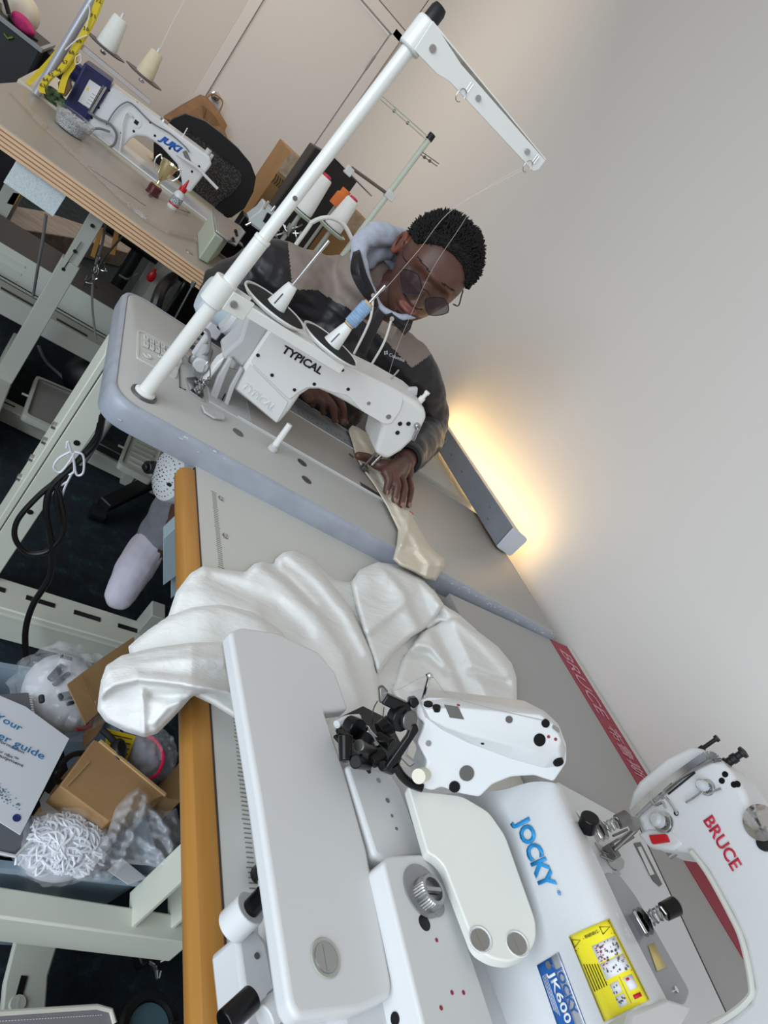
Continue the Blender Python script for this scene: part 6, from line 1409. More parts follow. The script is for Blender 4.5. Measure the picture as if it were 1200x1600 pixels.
# grey metal box with a chrome top at the table corner
gx = thing('edge_machine', 'grey green box shaped machine with a metal top at the corner of the plywood table', 'machine', P(335, 385, z=ZJ))
zt_ = .838
b = MB(); tq = [P(x, y, z=zt_) for x, y in ((331, 331), (336, 365), (350, 374), (374, 357))]
b.prism([Vector((p.x, p.y, ZJ + .002)) for p in tq], (0, 0, zt_ - ZJ - .002)); b.build('casing', mat('grey_green_casing', (176, 184, 166), .4), gx, bevel=.004)
b = MB(); b.prism([P(x, y, z=zt_) for x, y in ((331, 330), (335, 362), (355, 378), (368, 386), (382, 366), (374, 356))], (0, 0, .008)); b.build('metal_top', M_steel, gx, bevel=.003)
b = MB(); b.box(P(362, 388, z=.79), (.05, .05, .06)); b.cyl(P(370, 368, z=.855), P(368, 360, z=.87), .005); b.cyl(P(366, 378, z=.845), P(364, 372, z=.86), .004); b.build('black_mechanism', M_blackgloss, gx, bevel=.003)
# disc marks on the table
b = MB(); q = P(296, 394, z=ZJ); b.lathe(q, (0, 0, 1), [(0, 0), (.012, 0), (.012, .0012), (.009, .0014), (0, .0008)]); b.build('hole_plug', M_steel, jt)

# speckled white box hanging under the plywood edge
wb = thing('switch_box', 'speckled white switch box hanging under the plywood table edge', 'box', P(55, 290, y=1.02))
b = MB(); b.prism([P(x, y, y=1.02) for x, y in ((28, 247), (106, 302), (83, 339), (5, 285))], (0, .04, 0)); b.build('box_body', mat('speckled_white', (214, 222, 222), .5, vs=320, col2=(190, 200, 204)), wb, bevel=.001)
b = MB(); b.prism([P(x, y, y=1.018) for x, y in ((28, 243), (108, 299), (106, 304), (27, 248))], (0, .05, 0)); b.build('mount_rail', M_dksteel, wb)
def cord(name, label, pts, r, m, cat='cable'):
    b = MB(); b.tube(bez(pts, 8), r, 8); return tag(b.build(name, m), label, cat)
cord('grey_cable', 'straight grey cable running down from the speckled switch box', [P(72, 336, y=1.06), P(66, 380, y=1.10), P(58, 425, y=1.18), P(52, 462, y=1.25)], .0042, M_gcable)
cord('grey_cable', 'thin grey cable hanging behind the plywood table leg on its right', [P(166, 338, y=1.12), P(160, 380, y=1.14), P(148, 420, y=1.16), P(144, 475, y=1.18), P(150, 530, y=1.22)], .0036, mat('light_grey_cable', (160, 160, 160), .5))
cord('grey_cable', 'dark grey cable crossing diagonally under the plywood table', [P(198, 362, y=1.5), P(165, 400, y=1.52), P(150, 425, y=1.54), P(125, 450, y=1.56)], .0036, mat('dark_grey_cable', (66, 66, 68), .5))
cord('grey_cable', 'grey cable curving over the carpet behind the grey foot pedal', [P(60, 540, z=.04), P(72, 565, z=.02), P(98, 590, z=.02), P(118, 615, z=.03)], .006, mat('mid_grey_cable', (96, 98, 100), .5))
# spring clips on the cable
cl = MB(); rc = random.Random(2); c = P(148, 425, y=1.13)
for k in range(16):
    a = c + Vector((rc.uniform(-.018, .018), rc.uniform(-.01, .01), rc.uniform(-.04, .04))); v = Vector((rc.uniform(-1, 1), rc.uniform(-.4, .4), rc.uniform(-1, 1))).normalized() * .012
    cl.tube([a - v, a + Vector((0, -.004, 0)), a + v], .0014, 5)
tag(cl.build('wire_clips', M_chrome), 'cluster of small chrome wire clips on the hanging grey cable', 'clips')
# planks and wood blocks on the carpet
pk = thing('wood_plank', 'weathered pinkish wooden plank lying on the carpet at the back left', 'plank', P(80, 350, z=0))
qq = [P(x, y, z=.10) for x, y in ((-30, 305), (20, 321), (70, 330), (135, 352), (208, 386), (200, 395), (130, 374), (60, 362), (-30, 350))]
b = MB(); b.prism(qq, (0, 0, -.098)); b.build('plank', woodmat('weathered_wood', (120, 108, 100), (158, 144, 134), (8, 30, 30)), pk, bevel=.004)
for i, (pix, lab) in enumerate(((((154, 359), (161, 362), (148, 404), (141, 400)), 'orange wooden block standing behind the thin grey cable'), (((178, 364), (186, 369), (180, 400), (171, 397)), 'orange wooden block further right beside the plank end'), (((20, 300), (34, 302), (22, 322), (9, 318)), 'orange wooden block partly behind the speckled switch box'))):
    q = [P(x, y, y=1.75) for x, y in pix]; tb = MB(); tb.prism(q, (0, .05, 0)); o = tb.build('wood_block', mat('orange_wood', (176, 128, 62), .5), bevel=.002); tag(o, lab, 'wood block')
tr_ = thing('table_strut', 'thin grey metal strut rising behind the grey sewing table corner', 'strut', P(275, 490, y=.9))
b = MB(); b.cyl(P(272, 500, y=.9), P(302, 444, y=.9), .003); b.cyl(P(300, 448, y=.9), P(304, 440, y=.9), .006); b.build('rod', M_steel, tr_); b = MB(); b.cyl(P(272, 500, y=.9), P(272, 500, y=.9) - Vector((0, 0, .55)), .02); b.build('post', M_dkcream, tr_)
# odd dark things on the carpet below the table
od = thing('black_bag', 'black soft bag lying in the shadow under the plywood table', 'bag', (-1.0, 1.9, 0))
b = MB(); b.sphere((-0.98, 1.35, 0.10), .10, 18, (1.5, 1.0, 1.0)); b.build('bag_body', M_black, od); b = MB(); b.tube(bez([P(187, 430, z=.27), P(200, 436, z=.3), P(214, 428, z=.27)], 5), .005, 6); b.build('strap', M_gcable, od)
rd = MB(); rd.sphere(P(237, 432, y=1.7), .016, 10, (1, .8, 1.6)); rd.cyl(P(237, 432, y=1.7), P(243, 420, y=1.7), .006); tag(rd.build('red_tool', M_red), 'small red tool hanging in the dark under the table', 'tool')

# mesh chair
ch = thing('mesh_chair', 'black office chair with a mesh back behind the white sewing machine', 'chair', (-1.05, 2.1, 0))
C_ = lambda x, y, o=0.0: P(x, y, y=1.92 + o)
outer = [(256, 200), (270, 186), (290, 178), (320, 189), (345, 208), (372, 232), (392, 256), (400, 277), (396, 300), (382, 326), (362, 340), (340, 342), (322, 338), (306, 318), (290, 306), (262, 282), (240, 255), (240, 225)]
inner = [(278, 208), (290, 202), (305, 208), (322, 222), (345, 244), (368, 260), (378, 270), (378, 286), (364, 304), (346, 316), (334, 327), (320, 329), (310, 316), (304, 304), (288, 286), (268, 268), (260, 245), (266, 222)]
b = MB(); O = [C_(*p) for p in outer]; I = [C_(*p) for p in inner]; d = Vector((0, .035, 0))
b.loft([I, O, [p + d for p in O], [p + d for p in I], I], cap0=False, cap1=False); b.build('back_frame', M_black, ch, bevel=.006)
m = bpy.data.materials.new('chair_mesh'); m.use_nodes = True; nt = m.node_tree; bs = nt.nodes['Principled BSDF']; tc = nt.nodes.new('ShaderNodeTexCoord'); vr = nt.nodes.new('ShaderNodeTexVoronoi'); vr.inputs['Scale'].default_value = 170
rp2 = nt.nodes.new('ShaderNodeValToRGB'); rp2.color_ramp.elements[0].position = .25; rp2.color_ramp.elements[0].color = rgb(92, 89, 86); rp2.color_ramp.elements[1].position = .5; rp2.color_ramp.elements[1].color = rgb(44, 43, 44)
nt.links.new(tc.outputs['Object'], vr.inputs['Vector']); nt.links.new(vr.outputs['Distance'], rp2.inputs[0]); nt.links.new(rp2.outputs[0], bs.inputs['Base Color']); bs.inputs['Roughness'].default_value = .8
b = MB(); b.prism([p + Vector((0, .015, 0)) for p in I], (0, .003, 0)); b.build('mesh_panel', m, ch)
b = MB(); b.box((-1.03, 2.12, .46), (.46, .44, .07)); b.build('seat', M_black, ch, bevel=.02)
b = MB(); b.beam((-1.03, 1.95, .80), (-1.03, 2.0, .44), .06, .02); b.build('back_support', M_black, ch); b = MB(); b.cyl((-1.03, 2.12, .06), (-1.03, 2.12, .43), .028); b.build('column', M_black, ch)
for k in range(5):
    a = k * 2 * math.pi / 5; e = Vector((-1.03 + .27 * math.cos(a), 2.12 + .27 * math.sin(a), .06)); b = MB(); b.beam((-1.03, 2.12, .09), e, .045, .03); b.build('base_spoke', M_black, ch, bevel=.004)
    b = MB(); b.cyl(e + Vector((-.02, 0, -.034)), e + Vector((.02, 0, -.034)), .025); b.build('castor', M_black, ch)
# paper bag on the door knob
pbg = thing('paper_bag', 'crumpled brown paper bag hanging from the door knob', 'bag', P(310, 190, y=4.4))
oo = [P(x, y, y=4.36) for x, y in ((256, 184), (285, 166), (314, 150), (324, 154), (342, 174), (355, 196), (351, 205), (358, 222), (340, 240), (300, 240), (262, 220))]
b = MB(); cpt = sum(oo, Vector()) / len(oo)
b.loft([[p + Vector((0, .10, 0)) for p in oo], oo, [cpt + (p - cpt) * .72 + Vector((0, -.05 + .03 * ((i % 3) - 1), 0)) for i, p in enumerate(oo)], [cpt + (p - cpt) * .3 + Vector((0, -.065 + .02 * (i % 2), 0)) for i, p in enumerate(oo)]]); b.build('bag_body', mat('brown_paper', (146, 112, 80), .85, var=.2, vs=14), pbg, angle=12)
b = MB(); b.tube(bez([P(322, 156, y=4.40), P(330, 147, y=4.43), P(340, 150, y=4.44), P(348, 160, y=4.43), P(342, 176, y=4.40)], 6), .006, 6); b.build('handle', MATS['brown_paper'], pbg)

# ------------------------------------------------------------------ back corner: overlock table, cones, carton
ot = thing('overlock_table', 'work table in the back corner behind the seated man', 'table', (-.45, 2.0, 0))
b = MB(); b.box((-.44, 2.08, .735), (.78, 1.15, .03)); b.build('tabletop', M_dkcream, ot)
for x in (-.78, -.1):
    for y in (1.56, 2.6): b = MB(); b.box((x, y, .36), (.04, .04, .72)); b.build('leg', M_dkcream, ot)
cb = thing('carton', 'tall brown cardboard carton with tape standing in the back corner', 'carton', (-.5, 2.3, .75))
tl_, bl_, tr2 = P(455, 236, y=2.22), P(391, 326, y=2.22), P(590, 362, y=2.22)
b = MB(); b.prism([Vector((tl_.x, 2.22, .751)), Vector((tr2.x, 2.22, .751)), Vector((tr2.x, 2.22, tr2.z)), Vector((tl_.x, 2.22, tl_.z))], (0, .35, 0)); b.build('carton_body', mat('brown_carton', (158, 122, 82), .85, var=.1, vs=9), cb, bevel=.004)
b = MB(); b.prism([Vector((tl_.x + .0, 2.217, tl_.z - .10)), Vector((tr2.x, 2.217, tr2.z - .08)), Vector((tr2.x, 2.217, tr2.z)), Vector((tl_.x, 2.217, tl_.z))], (0, .002, 0)); b.build('packing_tape', mat('tape_brown', (168, 142, 112), .25, vs=40, col2=(188, 170, 150)), cb)
b = MB(); q = P(468, 290, y=2.214); b.box(q, (.07, .002, .10), M=Matrix.Rotation(.1, 3, 'Y')); b.build('shipping_label', M_lw, cb)
b = MB()
for i in range(5): b.beam(q + Vector((-.025 + .012 * i, -.002, -.03)), q + Vector((-.025 + .012 * i, -.002, .03)), .004, .001, hint=(0, 1, 0))
b.build('label_bars', M_print, cb, kind='stuff')
b = MB(); q = P(434, 283, y=2.214)
for i in range(4): b.tube([q + Vector((-.02 + .012 * i, 0, -.02)), q + Vector((-.016 + .012 * i, 0, .0)), q + Vector((-.022 + .012 * i, 0, .02))], .0018, 4)
b.build('stamped_marks', mat('carton_print', (70, 52, 36), .8), cb, kind='stuff')
qb = [P(x, y, y=1.95) for x, y in ((524, 248), (559, 283))]
bb_ = tag(MB().prism([Vector((qb[0].x - .09, 1.95, .751)), Vector((qb[1].x, 1.95, .751)), qb[1], qb[0], qb[0] - Vector((.09, 0, .02))], (0, .12, 0)).build('black_case', M_black, bevel=.004), 'black case standing behind the two white cones', 'case')
YO = 1.62
cones = (((472, 331), (511, 277)), ((519, 357), (552, 311)))
osd = thing('thread_stand', 'pale green thread stand with black capped pole behind the seated man', 'thread stand', (-.5, 1.62, .75))
p0_, p1_ = P(562, 364, y=YO), P(673, 214, y=YO)
b = MB(); b.cyl(Vector((p0_.x, YO, .751)), p0_.lerp(p1_, .99), .011, n=16); b.build('pole', mat('pale_green_pole', (196, 204, 190), .4), osd)
b = MB(); b.lathe(p1_ - Vector((0, 0, .012)), (0, 0, 1), [(.011, 0), (.014, 0), (.013, .024), (0, .026)]); b.build('end_cap', M_black, osd)
for a, e, w in (((594, 154), (664, 216), .022), ((655, 240), (682, 259), .02)):
    b = MB(); pa_, pe_ = P(*a, y=YO), P(*e, y=YO); b.beam(pa_, pe_, .003, w, hint=(0, 1, 0)); b.beam(pa_ + Vector((0, 0, w * .5)), pe_ + Vector((0, 0, w * .5)), .02, .003); b.build('guide_arm', MATS['pale_green_pole'] if w > .021 else M_dksteel, osd)
    for f in (.3, .6): screw(osd, pa_.lerp(pe_, f) - Vector((0, .003, 0)), (0, -1, 0), .006, M_dksteel)
b = MB(); b.tube([P(549, 262, y=YO), P(607, 304, y=YO)], .006, 8); b.build('bracket', M_dksteel, osd); b = MB(); b.tube([P(521, 245, y=YO), P(581, 306, y=YO)], .004, 8); b.build('cross_rod', M_chrome, osd)
b = MB(); b.box(P(545, 267, y=YO), (.03, .02, .03)); b.box(P(609, 305, y=YO), (.04, .03, .03)); b.build('clamp', M_whites, osd, bevel=.003)
for (bp, tp2) in cones:
    c = P(*bp, y=YO); t = P(*tp2, y=YO); h = t.z - c.z
    b = MB(); b.lathe(c, (0, 0, 1), [(0, -.016), (.05, -.012), (.062, -.002), (.062, .002), (0, .0)]); b.build('spool_dish', MATS['pale_green_pole'], osd)
    b = MB(); b.cyl(c, c + Vector((0, 0, .004)), .048, n=28); b.build('foam_pad', M_black, osd)
    b = MB(); b.cyl((c.x, c.y, .752), c - Vector((0, 0, .012)), .008); b.build('dish_post', M_dkcream, osd)
    cn = thing('thread_cone', 'large white thread cone with a red top, %s behind the man' % ('nearer the tall white pole' if bp[0] < 500 else 'nearer his hood'), 'thread cone', c + Vector((0, 0, .004)), 'white cones behind the man')
    b = MB(); b.lathe(c + Vector((0, 0, .004)), (0, 0, 1), [(0, 0), (.036, 0), (.037, .006), (.026, h * .93), (.022, h * .96), (0, h * .96)]); b.build('thread_winding', M_thread, cn)
    b = MB(); b.lathe(c + Vector((0, 0, .004)), (0, 0, 1), [(0, h * .95), (.018, h * .95), (.016, h * 1.02), (.008, h * 1.03), (0, h)]); b.build('core_top', mat('red_core', (196, 40, 70), .5), cn)
oq = P(524, 322, y=1.80)
osp = thing('thread_spool', 'orange thread spool peeking out behind the white cones', 'thread spool', (oq.x, oq.y, .751))
MB().lathe((oq.x, oq.y, oq.z), (0, 0, 1), [(0, 0), (.03, 0), (.028, .05), (.02, .055), (.02, .075), (0, .075)]).build('thread_winding', mat('orange_thread', (222, 120, 60), .7), osp)
MB().lathe((oq.x, oq.y, .751), (0, 0, 1), [(0, 0), (.03, 0), (.03, .004), (.006, .006), (.006, oq.z - .75)]).build('stand_post', M_dkcream, osp)
cord('white_hose', 'white bent hose arching in front of the white cones', [P(470, 372, y=1.5) - Vector((0, 0, .22)), P(477, 362, y=1.5), P(490, 346, y=1.5), P(514, 340, y=1.5), P(536, 350, y=1.5), P(550, 374, y=1.5)], .008, M_cable_w)
ov = thing('overlocker', 'small pale overlock machine head behind the tall white pole', 'machine', (-.8, 1.55, .75))
b = MB(); b.prism([P(x, y, y=1.60) for x, y in ((405, 330), (414, 318), (432, 334), (426, 350), (410, 366), (390, 352), (385, 345))], (0, .09, 0)); b.build('casing', mat('pale_blue_grey', (198, 206, 208), .4), ov, bevel=.004)
b = MB(); b.prism([P(x, y, y=1.595) for x, y in ((418, 332), (424, 336), (417, 350), (411, 346))], (0, .01, 0)); b.build('dark_panel', M_black, ov)
b = MB(); b.box((P(400, 350, y=1.64).x, 1.64, .80), (.12, .08, .10)); b.build('lower_body', M_blackgloss, ov, bevel=.005)
for a, e in (((412, 326), (420, 314)), ((424, 330), (430, 322)), ((392, 348), (384, 352)), ((430, 360), (440, 350))): b = MB(); b.cyl(P(*a, y=1.6), P(*e, y=1.6), .005); b.build('knob', M_chrome, ov)
b = MB(); rk = random.Random(4)
for k in range(14):
    q = P(rk.uniform(425, 470), rk.uniform(352, 372), y=1.6); v = Vector((rk.uniform(-1, 1), 0, rk.uniform(-1, 1))).normalized() * .02; b.tube([q - v, q + Vector((0, -.008, 0)), q + v], .003, 5)
b.build('thread_guides', M_steel, ov, kind='stuff')
# tiny bracket on the far right of the wall
b = MB(); q = P(1195, 34, x=.024); b.box(q - Vector((.006, 0, 0)), (.012, .02, .008)); tag(b.build('wall_bracket', M_dksteel), 'tiny dark bracket high on the beige wall at the top right', 'bracket')

# ------------------------------------------------------------------ black crate with bag at the top left
kc = thing('storage_crate', 'black plastic crate with a pale rim at the top left corner', 'crate', (-1.9, 2.3, 0))
c0_, c1_ = P(0, 38, y=2.25), P(64, 78, y=2.25)
b = MB(); b.prism([Vector((-2.3, 2.25, .52)), Vector((c1_.x, 2.25, .52)), Vector((c1_.x, 2.25, c1_.z)), Vector((-2.3, 2.25, c1_.z))], (0, .36, 0)); b.build('crate_body', mat('charcoal_plastic', (34, 38, 42), .5), kc, bevel=.006)
b = MB(); b.beam((-2.3, 2.245, c1_.z), (c1_.x + .005, 2.245, c1_.z), .012, .014); b.beam((c1_.x, 2.245, c1_.z), (c1_.x, 2.61, c1_.z), .012, .014); b.build('rim', mat('crate_rim', (140, 146, 148), .4), kc)
b = MB(); b.box((-1.9, 2.52, .26), (.8, .18, .52)); b.build('lower_crate', M_black, kc, bevel=.01)
b = MB(); e0 = P(66, 78, y=2.3); b.prism([Vector((e0.x - .02, 2.42, .0)), Vector((e0.x + .11, 2.42, .0)), Vector((e0.x + .11, 2.42, e0.z - .01)), Vector((e0.x - .02, 2.42, e0.z - .01))], (0, .2, 0)); b.build('side_case', M_black, kc, bevel=.004)
b = MB(); b.tube([P(6, 52, y=2.24), P(12, 60, y=2.24), P(20, 58, y=2.24)], .004, 5); b.build('green_print', mat('lime_print', (90, 130, 30), .6), kc)
tb_ = thing('tote_bag', 'cream cloth bag with bright pink fabric lying on the black crate', 'bag', (-1.75, 2.4, .83))
def lump(pix, y, th, name, m, par, amp=.01):
    q = [P(*p, y=y) for p in pix]; c = sum(q, Vector()) / len(q); b = MB()
    b.loft([[p + Vector((0, th, 0)) for p in q], q, [c + (p - c) * .8 + Vector((0, -th * .35, 0)) for p in q], [c + (p - c) * .4 + Vector((0, -th * .5, 0)) for p in q]])
    o = b.build(name, m, par, sub=2, angle=180); return o
lump([(0, -15), (30, -20), (52, 0), (60, 18), (62, 34), (56, 52), (40, 48), (10, 30), (0, 25)], 2.42, .10, 'bag', mat('cream_canvas', (206, 198, 180), .85, var=.12, vs=18), tb_)
lump([(14, 20), (22, 14), (38, 24), (50, 40), (58, 56), (48, 60), (32, 50), (20, 38)], 2.34, .05, 'pink_fabric', mat('hot_pink_fabric', (188, 44, 110), .8, var=.3, vs=60), tb_)
lump([(8, 20), (16, 18), (30, 46), (62, 60), (60, 68), (40, 62), (16, 40)], 2.36, .05, 'dark_lining', M_black, tb_)
b = MB(); b.tube(bez([P(6, -6, y=2.3), P(10, 8, y=2.3), P(14, 22, y=2.3)], 4), .008, 8); b.build('strap', M_black, tb_)

# ------------------------------------------------------------------ cables tied to the sewing table leg
cbn = thing('cable_bundle', 'black cables looped and tied with white string to the sewing table leg', 'cable', P(75, 760, y=.15))
for pts, r in ((((162, 636), (156, 672), (128, 712), (92, 748), (60, 775), (28, 812), (24, 842), (44, 864), (76, 860), (100, 828), (94, 778), (84, 756)), .0052), (((160, 650), (150, 690), (112, 730), (80, 762), (72, 800), (80, 850), (78, 900), (52, 944), (40, 985), (42, 1030), (52, 1068)), .0062), (((156, 662), (146, 694), (118, 726), (94, 750), (88, 780), (96, 820)), .005)):
    b = MB(); b.tube(bez([P(x, y, y=.20 - .0003 * max(0, y - 700)) for x, y in pts], 7), r, 10); b.build('cable', M_cable, cbn)
for pts in (((110, 706), (92, 716), (84, 730), (94, 738), (108, 722), (116, 708)), ((116, 706), (130, 712), (130, 738), (120, 742), (116, 724), (114, 708)), ((112, 708), (106, 690), (104, 700)), ((114, 710), (116, 735), (108, 742)), ((112, 740), (100, 765), (95, 790)), ((96, 758), (106, 752))):
    b = MB(); b.tube(bez([P(x, y, y=.185) for x, y in pts], 6), .0022, 6); b.build('string', mat('white_string', (226, 226, 232), .8), cbn)

# blue grey bracket under the wooden edge
b = MB(); b.prism([P(x, y, y=-.12) for x, y in ((255, 842), (276, 822), (276, 900), (255, 915))], (0, .03, 0)); b.prism([P(x, y, y=-.10) for x, y in ((268, 895), (276, 892), (276, 928), (267, 936))], (0, .03, 0)); b.build('edge_bracket', mat('blue_grey_metal', (136, 152, 158), .4), ft, bevel=.001)

# ------------------------------------------------------------------ storage tub and its contents
zb = .30
tu = thing('storage_tub', 'translucent blue grey plastic tub full of odds and ends on the floor', 'tub', (-1.08, -.28, 0))
M_tub = mat('translucent_tub', (150, 168, 182), .3, alpha=.75)
orim = rpoly([P(-60, 1028, z=zb), P(90, 1048, z=zb) + Vector((.08, 0, 0)), P(205, 1374, z=zb) + Vector((.05, 0, 0)), P(-60, 1344, z=zb)], .03, 4)
cc = sum(orim, Vector()) / len(orim); sh = lambda k, z: [Vector((cc.x + (p.x - cc.x) * k, cc.y + (p.y - cc.y) * k, z)) for p in orim]
b = MB(); b.loft([sh(.80, .012), sh(.97, zb - .012), sh(1.03, zb - .012), sh(1.03, zb), sh(.965, zb), sh(.95, zb - .02), sh(.79, .02)]); b.build('tub_shell', M_tub, tu)
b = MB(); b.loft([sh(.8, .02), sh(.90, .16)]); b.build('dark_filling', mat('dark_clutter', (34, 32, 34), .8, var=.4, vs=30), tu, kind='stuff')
def flat(name, pix, z, th, m, label, cat, bev=.001, dz=None):
    q = [P(x, y, z=z + (dz[i] if dz else 0)) for i, (x, y) in enumerate(pix)]
    o = MB().prism(q, (0, 0, -th)).build(name, m, bevel=bev); return tag(o, label, cat) if label else o
gs = thing('padded_sleeve', 'grey padded sleeve with white stitching under the printed guide', 'sleeve', P(20, 1200, z=.33))
q = [P(x, y, z=.330) for x, y in ((-40, 1086), (48, 1080), (52, 1110), (56, 1150), (50, 1310), (24, 1336), (-40, 1322))]; b = MB(); b.prism(rpoly(q, .008, 3), (0, 0, -.012)); b.build('sleeve', mat('grey_padded_fabric', (112, 114, 120), .8), gs, bevel=.004)
b = MB(); aa, ee = P(47, 1086, z=.332), P(52, 1116, z=.332)
for k in range(9): b.box(aa.lerp(ee, k / 8), (.004, .0022, .001))
b.build('stitching', M_whites, gs, kind='stuff')
b = MB(); b.tube([P(-40, 1324, z=.331), P(24, 1338, z=.331), P(50, 1312, z=.331)], .0022, 6); b.build('piping', M_whites, gs)
gd_ = thing('printed_guide', 'white printed user guide sheet with blue title lying in the tub', 'booklet', P(40, 1200, z=.36))
M_paper = mat('white_paper', (214, 218, 226), .6)
gz = .362
q = [P(x, y, z=gz) for x, y in ((-40, 1066), (0, 1087), (40, 1104), (108, 1154), (70, 1230), (32, 1304), (0, 1284), (-40, 1262))]
b = MB(); b.prism(q, (0, 0, -.0015)); b.build('sheet', M_paper, gd_)
T_blue = mat('title_blue', (20, 116, 172), .5)
def gt(s, a, e, size, m, name='guide_lettering'):
    A_, E_ = P(*a, z=gz + .0003), P(*e, z=gz + .0003); text(name, s, A_, E_ - A_, (E_ - A_).cross(Vector((0, 0, -1))), size, m, gd_, width=(E_ - A_).length, depth=.0002)
gt('Your', (-10, 1122), (31, 1143), .0105, T_blue); gt('User guide', (-30, 1141), (66, 1187), .0105, T_blue)
gt('Information', (-10, 1156), (36, 1178), .0042, M_lk); gt('about your nbn™', (-36, 1160), (26, 1189), .0042, M_lk); gt('equipment', (-10, 1179), (35, 1199), .0042, M_lk)
b = MB(); rg = random.Random(8)
for k in range(46):
    u = rg.random(); x = -4 + 34 * u; y = 1232 + 30 * u + rg.gauss(0, 7); p = P(x, y, z=gz + .0006); b.cyl(p, p + Vector((0, 0, .0002)), rg.uniform(.0004, .0012), n=6)
b.build('dot_pattern', mat('dot_teal', (70, 120, 140), .5), gd_, kind='stuff')
p = P(26, 1278, z=gz + .0005); b = MB(); b.cyl(p, p + Vector((0, 0, .0003)), .005); b.build('round_emblem', mat('emblem_navy', (40, 50, 110), .5), gd_)
# carton box lying in the tub
cx1 = thing('cardboard_box', 'small brown cardboard box lying in the tub beside the guide', 'box', P(175, 1220, z=.33))
q = [P(x, y, z=.352) for x, y in ((93, 1228), (147, 1155), (155, 1158), (258, 1243), (170, 1284))]
b = MB(); b.prism(q, (0, 0, -.10)); b.build('box_body', M_card, cx1, bevel=.002)
b = MB(); b.beam(q[2] + Vector((0, 0, .001)), q[3] + Vector((0, 0, .001)), .004, .004); b.beam(P(105, 1228, z=.354), P(140, 1190, z=.354), .001, .001); b.build('folded_edge', mat('card_edge', (186, 152, 108), .8), cx1)
cx2 = thing('cardboard_flap', 'torn brown cardboard flap leaning on the bagged helmet', 'cardboard', P(150, 1060, z=.36))
q = [P(x, y, z=z) for x, y, z in ((105, 1069, .37), (161, 1027, .38), (209, 995, .39), (212, 1010, .38), (165, 1088, .35), (158, 1110, .34), (134, 1131, .34))]
b = MB(); b.prism(q, (.002, 0, -.005)); b.build('flap', M_card, cx2); b = MB(); b.beam(P(128, 1056, z=.378), P(150, 1108, z=.352), .001, .0012); b.build('crease', mat('card_crease', (120, 90, 56), .8), cx2)
q = [P(x, y, z=.30) for x, y in ((134, 1131), (165, 1088), (170, 1120), (150, 1150), (130, 1170))]; b = MB(); b.prism(q, (0, 0, -.004)); b.build('under_flap', M_card, cx2)
q = [P(x, y, z=.31) for x, y in ((250, 1230), (282, 1190), (284, 1250), (262, 1248))]; b = MB(); b.prism(q, (0, 0, -.06)); b.build('side_flap', M_card, cx1)
# helmet in a clear bag
hm = thing('helmet', 'white vented helmet wrapped in a clear plastic bag in the tub', 'helmet', P(100, 1080, z=.30))
hc = P(100, 1082, z=.30); b = MB(); b.sphere(hc, .062, 24, (1.05, 1.15, .75)); b.build('shell', mat('helmet_white', (196, 198, 202), .35), hm)
for a, e, w in (((78, 1062), (98, 1040), .012), ((84, 1070), (108, 1052), .008), ((92, 1090), (118, 1084), .013), ((66, 1098), (64, 1086), .008), ((104, 1100), (116, 1098), .006)):
    b = MB(); A_, E_ = P(*a, z=.345), P(*e, z=.345); b.beam(A_, E_, w, .008); b.build('vent', mat('vent_dark', (50, 52, 58), .7), hm, bevel=.003)
def bag(name, c, r, sc, par, seed, amp, m, n=40):
    b = MB(); rings = []
    for i in range(1, n):
        a = math.pi * i / n; row = []
        for k in range(n * 2):
            t = math.pi * k / n; d = Vector((math.sin(a) * math.cos(t) * sc[0], math.sin(a) * math.sin(t) * sc[1], -math.cos(a) * sc[2]))
            f = 1 + amp * abs(noise.noise(d * 3.1 + Vector((seed, 0, 0)))) * 2 - amp * .5 + amp * .5 * noise.noise(d * 8 + Vector((seed, 3, 0)))
            row.append(c + d * r * f)
        rings.append(row)
    b.loft(rings); return b.build(name, m, par, angle=16)
M_bag = mat('clear_bag_film', (236, 240, 246), .12, alpha=.16, spec=1.0, coat=1.0)
bag('plastic_bag', hc + Vector((0, 0, .004)), .072, (1.15, 1.15, .82), hm, 3, .09, M_bag)
b = MB(); b.tube(bez([P(108, 1132, z=.30), P(122, 1140, z=.30), P(140, 1134, z=.30)], 5), .004, 6); b.build('red_strap', M_red, hm)
b = MB(); p = P(105, 1028, z=.362)
for k in range(9): b.box(p + Vector((.0022 * k - .01, 0, 0)), (.001 + .0005 * (k % 2), .007, .0006))
b.build('barcode', M_lk, hm, kind='stuff')
# bag of white cord
rb = thing('cord_bag', 'clear bag filled with tangled white cord in the tub', 'cord bag', P(100, 1320, z=.30))
c = P(98, 1322, z=.315); rq = random.Random(21); b = MB()
for k in range(150):
    a = rq.uniform(0, 6.28); u = rq.uniform(0, 1) ** .5; q = c + Vector((.058 * u * math.cos(a), .040 * u * math.sin(a), .030 * math.sqrt(max(0, 1 - u * u)) - .006)); h = rq.uniform(0, 6.28); d = Vector((math.cos(h), math.sin(h), 0)); s = Vector((-d.y, d.x, 0)); l = rq.uniform(.008, .014)
    b.tube(bez([q - d * l, q + s * .004 + Vector((0, 0, .003)), q + d * l, q - s * .005 + Vector((0, 0, .001)), q - d * l * .8 - s * .003], 3), .0017, 5)
b.build('white_cord', mat('bright_cord', (236, 238, 244), .7), rb, kind='stuff')
b = MB(); b.sphere(c - Vector((0, 0, .01)), .05, 20, (1.1, .8, .7)); b.build('cord_core', mat('cord_core_grey', (190, 192, 198), .8), rb)
bag('plastic_bag', c, .058, (1.12, .82, .72), rb, 5, .07, M_bag)
